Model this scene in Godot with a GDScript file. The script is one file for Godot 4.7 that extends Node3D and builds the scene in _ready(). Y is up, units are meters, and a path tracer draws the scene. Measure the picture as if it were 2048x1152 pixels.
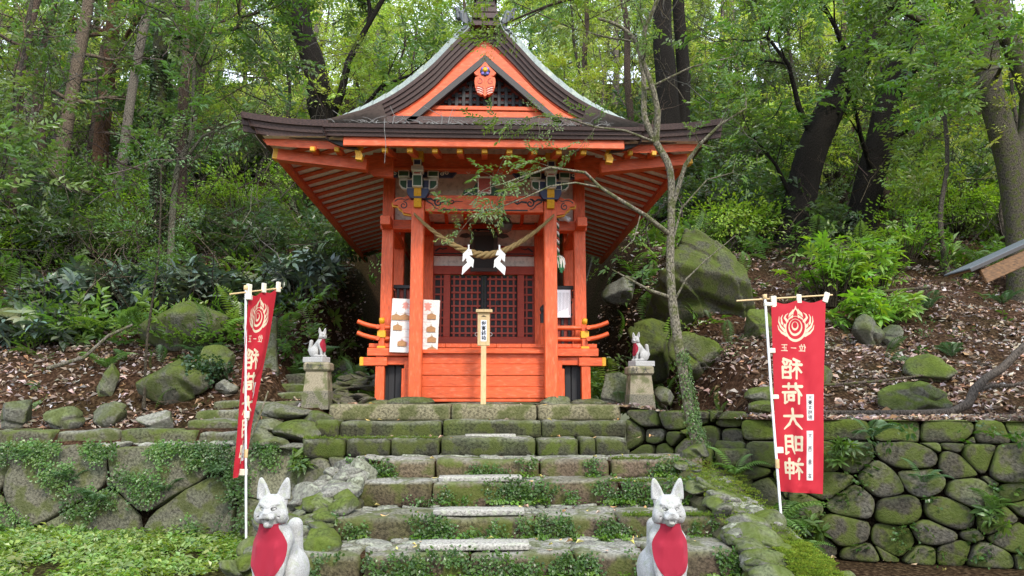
extends Node3D
# A small vermilion shrine at the foot of a wooded slope. Metres, y up; the camera looks along -z and stands above the lower ground (y = 0).
var rng := RandomNumberGenerator.new()
var nz := FastNoiseLite.new()
var M := {}
var T := {}
var names := {}


class Mb:
	var v := PackedVector3Array()
	var n := PackedVector3Array()
	var c := PackedColorArray()
	var uv := PackedVector2Array()
	var ix := PackedInt32Array()
	var col := Color.WHITE

	func tri(a: Vector3, b: Vector3, d: Vector3, out: Vector3, ua := Vector2.ZERO, ub := Vector2.ZERO, ud := Vector2.ZERO) -> void:
		var m := (d - a).cross(b - a)
		if m.length_squared() < 1e-16:
			return
		m = m.normalized()
		var k := v.size()
		v.append(a)
		if m.dot(out) < 0.0:
			m = -m
			v.append(d)
			v.append(b)
			uv.append_array([ua, ud, ub])
		else:
			v.append(b)
			v.append(d)
			uv.append_array([ua, ub, ud])
		n.append_array([m, m, m])
		c.append_array([col, col, col])
		ix.append_array([k, k + 1, k + 2])

	func quad(a: Vector3, b: Vector3, d: Vector3, e: Vector3, out: Vector3) -> void:
		tri(a, b, d, out, Vector2(0, 0), Vector2(1, 0), Vector2(1, 1))
		tri(a, d, e, out, Vector2(0, 0), Vector2(1, 1), Vector2(0, 1))

	func box(at: Vector3, size: Vector3, turn := Basis.IDENTITY, bev := 0.006) -> void:
		var h := size * 0.5
		bev = minf(bev, minf(h.x, minf(h.y, h.z)) * 0.6)
		var P := func(s: Array, k: int) -> Vector3:
			var p := Vector3.ZERO
			for a in 3:
				p[a] = s[a] * (h[a] if a == k else h[a] - bev)
			return at + turn * p
		for k in 3:
			var l := (k + 1) % 3
			var m := (k + 2) % 3
			for s in [-1, 1]:
				var q := []
				for w in [[-1, -1], [1, -1], [1, 1], [-1, 1]]:
					var g := [0, 0, 0]
					g[k] = s
					g[l] = w[0]
					g[m] = w[1]
					q.append(P.call(g, k))
				var o := Vector3.ZERO
				o[k] = s
				quad(q[0], q[1], q[2], q[3], turn * o)
				for s2 in [-1, 1]:
					var g1 := [0, 0, 0]
					g1[k] = s
					g1[l] = s2
					g1[m] = -1
					var g2 := g1.duplicate()
					g2[m] = 1
					o = Vector3.ZERO
					o[k] = s
					o[l] = s2
					quad(P.call(g1, k), P.call(g1, l), P.call(g2, l), P.call(g2, k), turn * o)
		for sx in [-1, 1]:
			for sy in [-1, 1]:
				for sz in [-1, 1]:
					var g := [sx, sy, sz]
					tri(P.call(g, 0), P.call(g, 1), P.call(g, 2), turn * Vector3(sx, sy, sz))

	func sheet(rows: Array, wrap := false, flip := false) -> void:   # smooth surface through rows of points
		var R := rows.size()
		var K: int = rows[0].size()
		var base := v.size()
		for r in R:
			var lo: PackedVector3Array = rows[maxi(r - 1, 0)]
			var hi: PackedVector3Array = rows[mini(r + 1, R - 1)]
			var row: PackedVector3Array = rows[r]
			for k in (K + 1 if wrap else K):
				var kk := k % K
				var a := row[(kk + 1) % K] if wrap else row[mini(kk + 1, K - 1)]
				var b := row[(kk + K - 1) % K] if wrap else row[maxi(kk - 1, 0)]
				var m := (a - b).cross(hi[kk] - lo[kk])
				m = m.normalized() if m.length_squared() > 1e-18 else Vector3.UP
				v.append(row[kk])
				n.append(-m if flip else m)
				c.append(col)
				uv.append(Vector2(float(k) / (K if wrap else K - 1), float(r) / (R - 1)))
		var w := K + 1 if wrap else K
		for r in R - 1:
			for k in w - 1:
				var q := base + r * w + k
				if flip:
					ix.append_array([q, q + 1, q + w, q + 1, q + w + 1, q + w])
				else:
					ix.append_array([q, q + w, q + 1, q + 1, q + w, q + w + 1])

	func tube(path: Array, radii: Array, sides := 8, caps := true, rough := 0.0, noise: FastNoiseLite = null) -> void:
		var rows := []
		var t0: Vector3 = (path[1] - path[0]).normalized()
		var x := t0.cross(Vector3.UP if absf(t0.y) < 0.9 else Vector3.RIGHT).normalized()
		for i in path.size():
			var t: Vector3 = (path[mini(i + 1, path.size() - 1)] - path[maxi(i - 1, 0)]).normalized()
			x = (x - t * x.dot(t)).normalized()
			var y := t.cross(x)
			var row := PackedVector3Array()
			for k in sides:
				var a := TAU * k / sides
				var r: float = radii[i]
				var o := x * cos(a) + y * sin(a)
				if noise:
					r *= 1.0 + rough * noise.get_noise_3dv((path[i] + o * r) * 6.0)
				row.append(path[i] + o * r)
			rows.append(row)
		sheet(rows, true)
		if caps:
			for e in [0, path.size() - 1]:
				var o: Vector3 = (path[e] - path[1 if e == 0 else e - 1]).normalized()
				for k in sides:
					tri(path[e], rows[e][k], rows[e][(k + 1) % sides], o)

	func lathe(at: Vector3, prof: Array, sides := 16, turn := Basis.IDENTITY) -> void:   # prof: Vector2(radius, height) upwards
		var rows := []
		for p in prof:
			var row := PackedVector3Array()
			for k in sides:
				var a := -TAU * k / sides
				row.append(at + turn * Vector3(cos(a) * p.x, p.y, sin(a) * p.x))
			rows.append(row)
		sheet(rows, true)

	func prism(poly: PackedVector2Array, tf: Transform3D, depth: float) -> void:   # poly in the xy plane of tf, from z = 0 to z = depth
		var idx := Geometry2D.triangulate_polygon(poly)
		var z := tf.basis.z.normalized()
		for s in [0.0, depth]:
			for k in range(0, idx.size(), 3):
				tri(tf * Vector3(poly[idx[k]].x, poly[idx[k]].y, s), tf * Vector3(poly[idx[k + 1]].x, poly[idx[k + 1]].y, s), tf * Vector3(poly[idx[k + 2]].x, poly[idx[k + 2]].y, s), z * (-1.0 if s == 0.0 else 1.0) * signf(depth))
		var cw := Geometry2D.is_polygon_clockwise(poly)
		for k in poly.size():
			var a := poly[k]
			var b := poly[(k + 1) % poly.size()]
			var e := b - a
			var o := tf.basis * Vector3(-e.y, e.x, 0) if cw else tf.basis * Vector3(e.y, -e.x, 0)
			quad(tf * Vector3(a.x, a.y, 0), tf * Vector3(b.x, b.y, 0), tf * Vector3(b.x, b.y, depth), tf * Vector3(a.x, a.y, depth), o)

	func stroke(pts: Array, w0: float, w1: float, tf: Transform3D, depth := 0.004) -> void:   # a flat raised line, swelling in the middle
		var L := []
		var R := []
		for i in pts.size():
			var d: Vector2 = (pts[mini(i + 1, pts.size() - 1)] - pts[maxi(i - 1, 0)]).normalized()
			var t := float(i) / (pts.size() - 1)
			var w: float = lerpf(w0, w1, t) * 0.5
			L.append(pts[i] + Vector2(-d.y, d.x) * w)
			R.append(pts[i] - Vector2(-d.y, d.x) * w)
		var z := tf.basis.z.normalized()
		for i in pts.size() - 1:
			quad(tf * Vector3(L[i].x, L[i].y, depth), tf * Vector3(L[i + 1].x, L[i + 1].y, depth), tf * Vector3(R[i + 1].x, R[i + 1].y, depth), tf * Vector3(R[i].x, R[i].y, depth), z)
			for S in [L, R]:
				var o: Vector3 = tf.basis * Vector3((S[i] - pts[i]).x, (S[i] - pts[i]).y, 0)
				quad(tf * Vector3(S[i].x, S[i].y, 0), tf * Vector3(S[i + 1].x, S[i + 1].y, 0), tf * Vector3(S[i + 1].x, S[i + 1].y, depth), tf * Vector3(S[i].x, S[i].y, depth), o)

	func leaf(at: Vector3, along: Vector3, up: Vector3, l: float, w: float, fold := 0.25, droop := 0.15) -> void:   # a folded leaf of two halves
		var side := along.cross(up).normalized()
		up = side.cross(along).normalized()
		var tip := at + along * l - up * l * droop
		var mid := at + along * l * 0.45
		var a := mid + side * w * 0.5 + up * w * fold
		var b := mid - side * w * 0.5 + up * w * fold
		tri(at, a, tip, up)
		tri(at, tip, b, up)

	func leaf_fine(at: Vector3, along: Vector3, up: Vector3, l: float, w: float, fold := 0.2, droop := 0.3) -> void:   # a pointed blade bent along its midrib
		var side := along.cross(up).normalized()
		up = side.cross(along).normalized()
		var P := []
		for q in [[0.0, 0.02], [0.2, 0.36], [0.45, 0.5], [0.72, 0.36], [1.0, 0.0]]:
			var m: Vector3 = at + along * l * q[0] - up * l * droop * q[0] * q[0]
			P.append([m, m + side * w * q[1] + up * w * fold * q[1], m - side * w * q[1] + up * w * fold * q[1]])
		for i in 4:
			for s in [1, 2]:
				quad(P[i][0], P[i + 1][0], P[i + 1][s], P[i][s], up)

	func mesh(off := Vector3.ZERO) -> ArrayMesh:
		var a := []
		a.resize(Mesh.ARRAY_MAX)
		if off != Vector3.ZERO:
			for k in v.size():
				v[k] -= off
		a[Mesh.ARRAY_VERTEX] = v
		a[Mesh.ARRAY_NORMAL] = n
		a[Mesh.ARRAY_COLOR] = c
		a[Mesh.ARRAY_TEX_UV] = uv
		a[Mesh.ARRAY_INDEX] = ix
		var m := ArrayMesh.new()
		m.add_surface_from_arrays(Mesh.PRIMITIVE_TRIANGLES, a)
		return m


# ---------- naming ----------
func numbered(parent: Node, called: String) -> String:
	var key := "%d/%s" % [parent.get_instance_id(), called]
	var k: int = names.get(key, 0)
	names[key] = k + 1
	return called if k == 0 else "%s_%03d" % [called, k]


func tag(o: Node3D, label := "", category := "", group := "", kind := "") -> Node3D:
	for p in [["label", label], ["category", category], ["group", group], ["kind", kind]]:
		if p[1] != "":
			o.set_meta(p[0], p[1])
	return o


func thing(called: String, label: String, category: String, at := Vector3.ZERO, turn := 0.0, group := "") -> Node3D:
	var o := Node3D.new()
	o.name = numbered(self, called)
	add_child(o)
	o.position = at
	o.rotation.y = turn
	return tag(o, label, category, group)


func place(parent: Node3D, called: String, mesh: Mesh, m: Material, tf := Transform3D.IDENTITY, kind := "") -> MeshInstance3D:
	var o := MeshInstance3D.new()
	o.name = numbered(parent, called)
	parent.add_child(o)
	o.mesh = mesh
	o.material_override = m
	o.transform = tf
	if kind != "":
		o.set_meta("kind", kind)
	return o


func part(parent: Node3D, called: String, mb: Mb, m: Material, kind := "") -> MeshInstance3D:   # a mesh given in world places, hung under a thing (or a part of it)
	var off := Vector3.ZERO
	var p: Node = parent
	while p != self and p is Node3D:
		off += p.position
		p = p.get_parent()
	return place(parent, called, mb.mesh(off), m, Transform3D.IDENTITY, kind)


func multi(parent: Node, called: String, mesh: Mesh, m: Material, tfs: Array, cols: Array, kind := "stuff") -> MultiMeshInstance3D:
	var mm := MultiMesh.new()
	mm.transform_format = MultiMesh.TRANSFORM_3D
	mm.use_colors = true
	mm.mesh = mesh
	mm.instance_count = tfs.size()
	for i in tfs.size():
		mm.set_instance_transform(i, tfs[i])
		mm.set_instance_color(i, cols[i])
	var o := MultiMeshInstance3D.new()
	o.name = numbered(parent, called)
	parent.add_child(o)
	o.multimesh = mm
	o.material_override = m
	if kind != "":
		o.set_meta("kind", kind)
	return o


func W(x: float, y: float, d: float) -> Vector3:
	return Vector3(x, y, -d)


func rv(s := 1.0) -> Vector3:
	return Vector3(rng.randf_range(-1, 1), rng.randf_range(-1, 1), rng.randf_range(-1, 1)) * s


func yaw(a: float) -> Basis:
	return Basis(Vector3.UP, a)


# ---------- textures and materials ----------
func noise_tex(key: String, type: int, freq: float, octaves: int, ramp: Array, normal := 0.0, size := 512, sd := 1) -> void:
	var f := FastNoiseLite.new()
	f.noise_type = type
	f.frequency = freq
	f.fractal_octaves = octaves
	f.fractal_gain = 0.62 if octaves > 7 else 0.5
	f.fractal_type = FastNoiseLite.FRACTAL_FBM if octaves > 1 else FastNoiseLite.FRACTAL_NONE
	f.seed = sd
	if type == FastNoiseLite.TYPE_CELLULAR:
		f.cellular_return_type = FastNoiseLite.RETURN_CELL_VALUE
	var t := NoiseTexture2D.new()
	t.width = size
	t.height = size
	t.seamless = true
	t.noise = f
	if normal > 0.0:
		t.as_normal_map = true
		t.bump_strength = normal
	elif ramp.size():
		var g := Gradient.new()
		var offs := PackedFloat32Array()
		var cols := PackedColorArray()
		for r in ramp:
			offs.append(r[0])
			cols.append(r[1])
		g.offsets = offs
		g.colors = cols
		t.color_ramp = g
	T[key] = t


func grey(g: float, a := 1.0) -> Color:
	return Color(g, g, g, a)


func mat(key: String, lin: Color, rough: float, o := {}) -> StandardMaterial3D:
	var m := StandardMaterial3D.new()
	m.resource_name = key
	m.albedo_color = lin.linear_to_srgb()
	m.roughness = rough
	m.metallic_specular = o.get("spec", 0.5)
	m.metallic = o.get("metal", 0.0)
	m.cull_mode = BaseMaterial3D.CULL_DISABLED if o.get("two", false) else BaseMaterial3D.CULL_BACK
	m.vertex_color_use_as_albedo = o.get("vc", false)
	if o.has("tex"):
		m.albedo_texture = T[o.tex]
	if o.has("nrm"):
		m.normal_enabled = true
		m.normal_texture = T[o.nrm]
		m.normal_scale = o.get("ns", 1.0)
	if o.has("hgt"):
		m.heightmap_enabled = true
		m.heightmap_texture = T[o.hgt]
		m.heightmap_scale = o.get("hs", 1.0)
	if o.has("scale"):
		m.uv1_triplanar = true
		m.uv1_world_triplanar = o.get("world", true)
		m.uv1_scale = o.scale
		m.uv1_triplanar_sharpness = 4.0
	if o.has("detail"):
		m.detail_enabled = true
		m.detail_albedo = T[o.detail]
		m.detail_blend_mode = BaseMaterial3D.BLEND_MODE_MIX
		m.detail_uv_layer = BaseMaterial3D.DETAIL_UV_2
		m.uv2_triplanar = true
		m.uv2_world_triplanar = o.get("world", true)
		m.uv2_scale = o.dscale
		m.uv2_triplanar_sharpness = 4.0
	if o.has("back"):
		m.backlight_enabled = true
		m.backlight = o.back
	if o.has("rim"):
		m.rim_enabled = true
		m.rim = o.rim
		m.rim_tint = 0.5
	M[key] = m
	return m


func materials() -> void:
	var S := FastNoiseLite.TYPE_SIMPLEX_SMOOTH
	noise_tex("grain", S, 0.012, 5, [[0.0, grey(0.80)], [0.45, grey(0.97)], [1.0, grey(1.0)]])
	noise_tex("grain_n", S, 0.02, 5, [], 5.0)
	noise_tex("stone", S, 0.014, 8, [[0.2, grey(0.6)], [0.42, grey(0.8)], [0.55, grey(0.9)], [0.8, grey(1.0)]], 0.0, 1024)
	noise_tex("stone_n", S, 0.02, 8, [], 12.0, 1024, 4)
	noise_tex("granite", FastNoiseLite.TYPE_CELLULAR, 0.28, 1, [[0.0, grey(0.42)], [0.16, grey(0.7)], [0.3, grey(0.92)], [1.0, grey(1.0)]], 0.0, 512, 7)
	noise_tex("granite_n", S, 0.16, 3, [], 3.0, 512, 8)
	noise_tex("lichen", S, 0.014, 5, [[0.0, Color(0.45, 0.48, 0.4, 0.0)], [0.6, Color(0.5, 0.52, 0.44, 0.0)], [0.68, Color(0.58, 0.6, 0.52, 0.6)], [1.0, Color(0.72, 0.72, 0.66, 0.9)]], 0.0, 512, 11)
	noise_tex("moss", S, 0.010, 6, [[0.0, Color(0.24, 0.27, 0.12, 0.8)], [0.33, Color(0.3, 0.33, 0.14, 0.65)], [0.44, Color(0.33, 0.36, 0.17, 0.2)], [0.52, Color(0.3, 0.3, 0.2, 0.0)], [1.0, Color(0.3, 0.3, 0.2, 0.0)]], 0.0, 512, 12)
	noise_tex("mossy", S, 0.010, 6, [[0.0, Color(0.24, 0.29, 0.1, 0.85)], [0.42, Color(0.32, 0.37, 0.13, 0.65)], [0.54, Color(0.32, 0.34, 0.16, 0.25)], [0.64, Color(0.3, 0.3, 0.2, 0.0)], [1.0, Color(0.3, 0.3, 0.2, 0.0)]], 0.0, 512, 13)
	noise_tex("soil", S, 0.03, 6, [[0.1, Color(0.36, 0.3, 0.25)], [0.5, Color(0.62, 0.53, 0.45)], [0.7, Color(0.85, 0.76, 0.68)], [0.95, Color(1, 0.95, 0.88)]], 0.0, 512, 14)
	noise_tex("bark", S, 0.022, 6, [[0.1, grey(0.45)], [0.5, grey(0.8)], [0.9, grey(1.0)]], 0.0, 512, 15)
	noise_tex("bark_n", S, 0.03, 5, [], 14.0, 512, 15)
	noise_tex("cloth_n", S, 0.25, 2, [], 1.5, 256, 16)
	noise_tex("wear", S, 0.02, 7, [[0.0, Color(0.45, 0.15, 0.08, 0.3)], [0.3, Color(0.56, 0.19, 0.1, 0.16)], [0.4, Color(0.7, 0.25, 0.12, 0.0)], [0.64, Color(0.93, 0.5, 0.36, 0.0)], [0.72, Color(0.93, 0.52, 0.38, 0.2)], [1.0, Color(0.93, 0.62, 0.5, 0.3)]], 0.0, 512, 21)
	var red := Color(0.7, 0.102, 0.02)
	for q in [["red_v", Vector3(9, 0.9, 9), Vector3(2.2, 0.5, 2.2)], ["red_h", Vector3(0.9, 9, 9), Vector3(0.6, 2.0, 2.0)], ["red_d", Vector3(9, 9, 0.9), Vector3(2.0, 2.0, 0.6)]]:
		mat(q[0], red, 0.5, {"tex": "grain", "nrm": "grain_n", "ns": 0.4, "scale": q[1], "detail": "wear", "dscale": q[2]})
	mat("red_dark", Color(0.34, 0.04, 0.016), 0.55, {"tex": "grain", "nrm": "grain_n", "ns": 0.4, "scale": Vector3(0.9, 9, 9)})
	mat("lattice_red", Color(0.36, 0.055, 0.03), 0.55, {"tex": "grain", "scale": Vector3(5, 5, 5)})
	mat("yellow", Color(0.72, 0.36, 0.012), 0.5, {"tex": "grain", "scale": Vector3(6, 6, 6)})
	mat("black", Color(0.012, 0.012, 0.014), 0.55, {"tex": "grain", "scale": Vector3(6, 6, 6)})
	mat("edging", Color(0.045, 0.04, 0.038), 0.6, {"tex": "grain", "scale": Vector3(6, 6, 6)})
	mat("plaster", Color(0.82, 0.77, 0.7), 0.8, {"tex": "grain", "scale": Vector3(2, 2, 2)})
	mat("white_line", Color(0.74, 0.7, 0.62), 0.6, {})
	mat("navy", Color(0.018, 0.03, 0.085), 0.5, {})
	mat("green_paint", Color(0.015, 0.07, 0.025), 0.5, {})
	mat("pale_stripe", Color(0.5, 0.48, 0.46), 0.6, {})
	mat("shingle", Color(0.088, 0.044, 0.036), 0.6, {"tex": "bark", "nrm": "grain_n", "ns": 0.6, "scale": Vector3(2.5, 9, 2.5)})
	mat("copper", Color(0.27, 0.31, 0.27), 0.5, {"tex": "stone", "nrm": "grain_n", "ns": 0.4, "scale": Vector3(3, 3, 3), "detail": "lichen", "dscale": Vector3(0.8, 0.8, 0.8)})
	mat("tile", Color(0.085, 0.095, 0.105), 0.45, {"tex": "grain", "scale": Vector3(4, 4, 4)})
	mat("pale_wood", Color(0.62, 0.44, 0.22), 0.65, {"tex": "grain", "nrm": "grain_n", "ns": 0.4, "scale": Vector3(14, 1.2, 14)})
	mat("brown_wood", Color(0.26, 0.13, 0.05), 0.65, {"tex": "bark", "nrm": "grain_n", "ns": 0.4, "scale": Vector3(1.5, 12, 12)})
	mat("plaque_wood", Color(0.42, 0.22, 0.09), 0.65, {"tex": "grain", "scale": Vector3(3, 20, 20)})
	mat("paper", Color(0.82, 0.82, 0.8), 0.8, {"back": Color(0.4, 0.4, 0.4), "two": true})
	mat("straw", Color(0.46, 0.31, 0.12), 0.85, {"tex": "bark", "nrm": "grain_n", "ns": 1.0, "scale": Vector3(30, 30, 30)})
	mat("bell", Color(0.16, 0.155, 0.14), 0.55, {"metal": 0.5, "tex": "stone", "scale": Vector3(6, 6, 6)})
	mat("grey_wood", Color(0.38, 0.36, 0.33), 0.75, {"tex": "bark", "nrm": "grain_n", "ns": 0.5, "scale": Vector3(12, 1.2, 12)})
	mat("white_plastic", Color(0.72, 0.73, 0.75), 0.4, {"tex": "grain", "scale": Vector3(4, 4, 4)})
	mat("pole", Color(0.66, 0.66, 0.66), 0.45, {"tex": "grain", "scale": Vector3(10, 2, 10)})
	mat("cloth", Color(0.27, 0.004, 0.022), 0.85, {"nrm": "cloth_n", "ns": 0.5, "scale": Vector3(12, 12, 12), "rim": 0.4, "two": true})
	mat("thread", Color(0.55, 0.2, 0.06), 0.8, {})
	mat("granite", Color(0.5, 0.495, 0.48), 0.75, {"tex": "granite", "nrm": "granite_n", "ns": 1.6, "scale": Vector3(4.5, 4.5, 4.5), "world": false, "detail": "lichen", "dscale": Vector3(1.6, 1.6, 1.6)})
	mat("granite_small", Color(0.45, 0.44, 0.425), 0.75, {"tex": "granite", "nrm": "granite_n", "ns": 0.5, "scale": Vector3(4.5, 4.5, 4.5)})
	mat("rock", Color(1, 1, 1), 0.9, {"vc": true, "tex": "stone", "nrm": "stone_n", "ns": 1.1, "scale": Vector3(1.6, 1.6, 1.6), "detail": "moss", "dscale": Vector3(0.55, 0.55, 0.55), "spec": 0.3})
	mat("rock_mossy", Color(1, 1, 1), 0.95, {"vc": true, "tex": "stone", "nrm": "stone_n", "ns": 1.2, "scale": Vector3(1.6, 1.6, 1.6), "detail": "mossy", "dscale": Vector3(0.6, 0.6, 0.6), "spec": 0.25})
	mat("rock_pale", Color(1, 1, 1), 0.9, {"vc": true, "tex": "stone", "nrm": "stone_n", "ns": 1.1, "scale": Vector3(2.2, 2.2, 2.2), "detail": "lichen", "dscale": Vector3(1.2, 1.2, 1.2), "spec": 0.3})
	mat("violet", Color(0.16, 0.12, 0.4), 0.5, {})
	mat("green_bright", Color(0.03, 0.22, 0.08), 0.7, {})
	mat("soil_dark", Color(0.09, 0.07, 0.05), 1.0, {"tex": "soil", "nrm": "stone_n", "ns": 1.0, "scale": Vector3(2, 2, 2), "spec": 0.1})
	mat("pedestal_stone", Color(0.33, 0.28, 0.19), 0.85, {"tex": "granite", "nrm": "stone_n", "ns": 0.5, "scale": Vector3(3, 3, 3), "detail": "moss", "dscale": Vector3(0.9, 0.9, 0.9)})
	mat("pedestal_dark", Color(0.2, 0.18, 0.13), 0.9, {"tex": "stone", "nrm": "stone_n", "ns": 0.6, "scale": Vector3(3, 3, 3), "detail": "moss", "dscale": Vector3(0.9, 0.9, 0.9)})
	mat("tab_cloth", Color(0.66, 0.62, 0.5), 0.85, {})
	mat("joint", Color(0.02, 0.019, 0.015), 1.0, {"tex": "soil", "nrm": "stone_n", "scale": Vector3(2, 2, 2), "spec": 0.1})
	mat("soil", Color(0.115, 0.092, 0.077), 1.0, {"vc": true, "tex": "soil", "nrm": "stone_n", "ns": 1.2, "scale": Vector3(1.1, 1.1, 1.1), "spec": 0.2})
	mat("dry_leaf", Color(1, 1, 1), 0.7, {"vc": true, "two": true, "back": Color(0.3, 0.26, 0.2)})
	mat("bark", Color(1, 1, 1), 0.9, {"vc": true, "tex": "bark", "nrm": "bark_n", "ns": 1.2, "scale": Vector3(5, 1.6, 5), "spec": 0.2})
	mat("bark_mossy", Color(1, 1, 1), 0.95, {"vc": true, "tex": "bark", "nrm": "bark_n", "ns": 1.2, "scale": Vector3(4, 2.0, 4), "spec": 0.2, "detail": "moss", "dscale": Vector3(1.3, 1.3, 1.3)})
	mat("leaf", Color(1, 1, 1), 0.36, {"vc": true, "two": true, "spec": 0.6, "back": Color(0.95, 1.0, 0.5)})
	mat("leaf_glossy", Color(1, 1, 1), 0.3, {"vc": true, "two": true, "back": Color(0.45, 0.5, 0.25)})
	mat("fern_dark", Color(0.07, 0.14, 0.05), 0.45, {"vc": true, "two": true, "back": Color(0.6, 0.7, 0.4)})
	mat("fern_light", Color(0.12, 0.22, 0.045), 0.45, {"vc": true, "two": true, "back": Color(0.7, 0.8, 0.4)})
	mat("moss_tuft", Color(1, 1, 1), 0.9, {"vc": true, "two": true, "back": Color(0.6, 0.7, 0.3), "spec": 0.2})


# ---------- lettering: strokes on a 100 x 100 square ----------
const GLYPH := {
	"sei": "12,14 88,14;50,14 50,86;50,48 80,48;26,44 26,86;6,88 94,88",
	"ichi": "8,50 92,50",
	"i": "30,6 10,46;22,32 22,94;62,6 66,20;38,26 92,26;50,38 58,74;82,36 70,78;34,86 96,86",
	"ina": "42,8 14,18;6,32 48,32;28,16 28,94;28,40 6,66;30,44 48,62;90,8 56,18;56,24 62,34;74,22 76,32;92,20 84,34;58,44 58,92;58,44 70,42;94,44 94,92;78,46 92,44;60,66 70,66;80,66 94,66;58,90 94,90",
	"ri": "6,18 94,18;34,6 34,28;66,6 66,28;28,30 8,58;20,46 20,94;36,44 96,44;44,58 44,80;44,58 66,58;66,58 66,78;44,78 66,78;84,46 84,90;84,90 72,86",
	"dai": "8,36 92,36;50,6 48,40 34,68 10,92;50,40 66,70 92,92",
	"myo": "12,16 12,76;12,16 40,16;40,16 40,76;12,46 40,46;12,74 40,74;56,12 56,60 46,92;56,12 88,12;88,12 88,92;88,92 76,86;56,36 88,36;56,58 88,58",
	"jin": "24,4 30,14;8,26 42,26;42,26 10,62;26,46 26,96;32,50 42,62;54,22 54,68;54,22 94,22;94,22 94,68;54,44 94,44;54,66 94,66;74,4 74,96",
	"go": "22,6 6,28;26,26 6,52;18,42 18,94;44,6 34,24;34,22 62,22;48,10 48,60;30,42 64,42;48,60 62,58;36,54 36,86;28,90 66,82;74,14 74,92;74,14 94,14;94,14 94,60;94,60 84,58",
	"sai": "50,2 50,10;8,12 8,22;8,12 92,12;92,12 90,22;24,24 76,24;24,34 76,34;38,18 38,44;62,18 62,44;6,44 94,44;36,46 12,58;64,46 90,58;28,54 28,84;28,54 72,54;72,54 72,84;28,64 72,64;28,74 72,74;28,84 72,84;38,88 14,98;62,88 86,98",
	"sen": "24,4 4,30;24,6 44,26;12,34 38,34;8,50 42,50;25,34 25,88;12,62 16,78;38,60 34,76;4,90 46,84;52,24 92,20;50,44 94,38;50,66 96,58;66,4 74,60 94,94;92,66 56,94;82,4 90,12",
	"bako": "22,2 6,20;14,10 42,10;26,14 30,22;66,2 52,18;60,10 94,10;72,14 76,22;6,44 46,44;26,28 26,96;26,48 6,76;28,52 44,66;56,32 56,94;56,32 92,32;92,32 92,94;56,52 92,52;56,72 92,72;56,92 92,92",
	"nishi": "8,14 92,14;18,34 18,90;18,34 82,34;82,34 82,90;38,14 32,60;62,14 62,56 76,60;18,88 82,88",
	"ko": "20,16 80,16;50,2 50,94;10,32 90,32;30,40 36,52;70,40 64,52;16,56 84,56;8,74 92,74",
	"kyo": "12,30 88,30;50,12 44,40 20,70;50,40 80,62;36,60 36,88;64,56 64,92;20,78 82,74",
	"ken": "8,20 48,20;28,6 28,34;10,36 46,36;10,36 10,92;46,36 46,92;18,52 40,52;28,46 28,86;56,38 94,38;74,8 72,44 54,92;74,44 96,92;84,14 92,24",
}


func ink(im: Image, a: Vector2, b: Vector2, w0: float, w1: float, col: Color) -> void:
	var m := maxf(w0, w1) + 1.0
	for y in range(maxi(0, int(minf(a.y, b.y) - m)), mini(im.get_height(), int(maxf(a.y, b.y) + m) + 2)):
		for x in range(maxi(0, int(minf(a.x, b.x) - m)), mini(im.get_width(), int(maxf(a.x, b.x) + m) + 2)):
			var p := Vector2(x + 0.5, y + 0.5)
			var t := clampf((p - a).dot(b - a) / maxf((b - a).length_squared(), 1e-6), 0.0, 1.0)
			var k := clampf(lerpf(w0, w1, t) - p.distance_to(a.lerp(b, t)) + 0.5, 0.0, 1.0)
			if k > 0.0:
				im.set_pixel(x, y, im.get_pixel(x, y).lerp(col, k))


func glyph(im: Image, key: String, at: Vector2, size: Vector2, w: float, col: Color, mirror := false) -> void:
	for s in GLYPH[key].split(";"):
		var pts := []
		for q in s.split(" "):
			var xy: PackedStringArray = q.split(",")
			var p := Vector2(float(xy[0]), float(xy[1])) / 100.0
			if mirror:
				p.x = 1.0 - p.x
			pts.append(at + p * size)
		for k in pts.size() - 1:
			ink(im, pts[k], pts[k + 1], w * 1.15, w * (0.85 if k < pts.size() - 2 or pts.size() == 2 else 0.55), col)


func image_mat(key: String, im: Image, rough: float, o := {}) -> StandardMaterial3D:
	T["im_" + key] = ImageTexture.create_from_image(im)
	o.tex = "im_" + key
	var m := mat(key, Color.WHITE, rough, o)
	m.uv1_triplanar = false
	m.texture_repeat = false
	return m
# ---------- the shrine ----------
const PROF := [Vector2(0, 6.62), Vector2(0.32, 6.33), Vector2(0.71, 5.90), Vector2(1.14, 5.52), Vector2(1.49, 5.29), Vector2(2.01, 5.04), Vector2(2.45, 4.87), Vector2(2.79, 4.74)]


func roof_y(x: float) -> float:
	x = absf(x)
	for k in PROF.size() - 1:
		if x <= PROF[k + 1].x:
			var a: Vector2 = PROF[maxi(k - 1, 0)]
			var d: Vector2 = PROF[mini(k + 2, PROF.size() - 1)]
			var t: float = (x - PROF[k].x) / (PROF[k + 1].x - PROF[k].x)
			return cubic_interpolate(PROF[k].y, PROF[k + 1].y, a.y, d.y, t)
	return PROF[-1].y


func verge_y(x: float, o: float) -> float:   # a line o below the roof's edge; the edge thins towards the eaves
	return roof_y(x) - o * lerpf(1.0, 0.5, smoothstep(0.5, 2.0, absf(x)))


func verge_xs(most: float) -> Array:
	var xs := []
	for k in range(-16, 17):
		xs.append(most * k / 16.0)
	return xs


func strip(mb: Mb, A: Array, B: Array, out: Vector3) -> void:
	for k in A.size() - 1:
		mb.quad(A[k], A[k + 1], B[k + 1], B[k], out)


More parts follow.
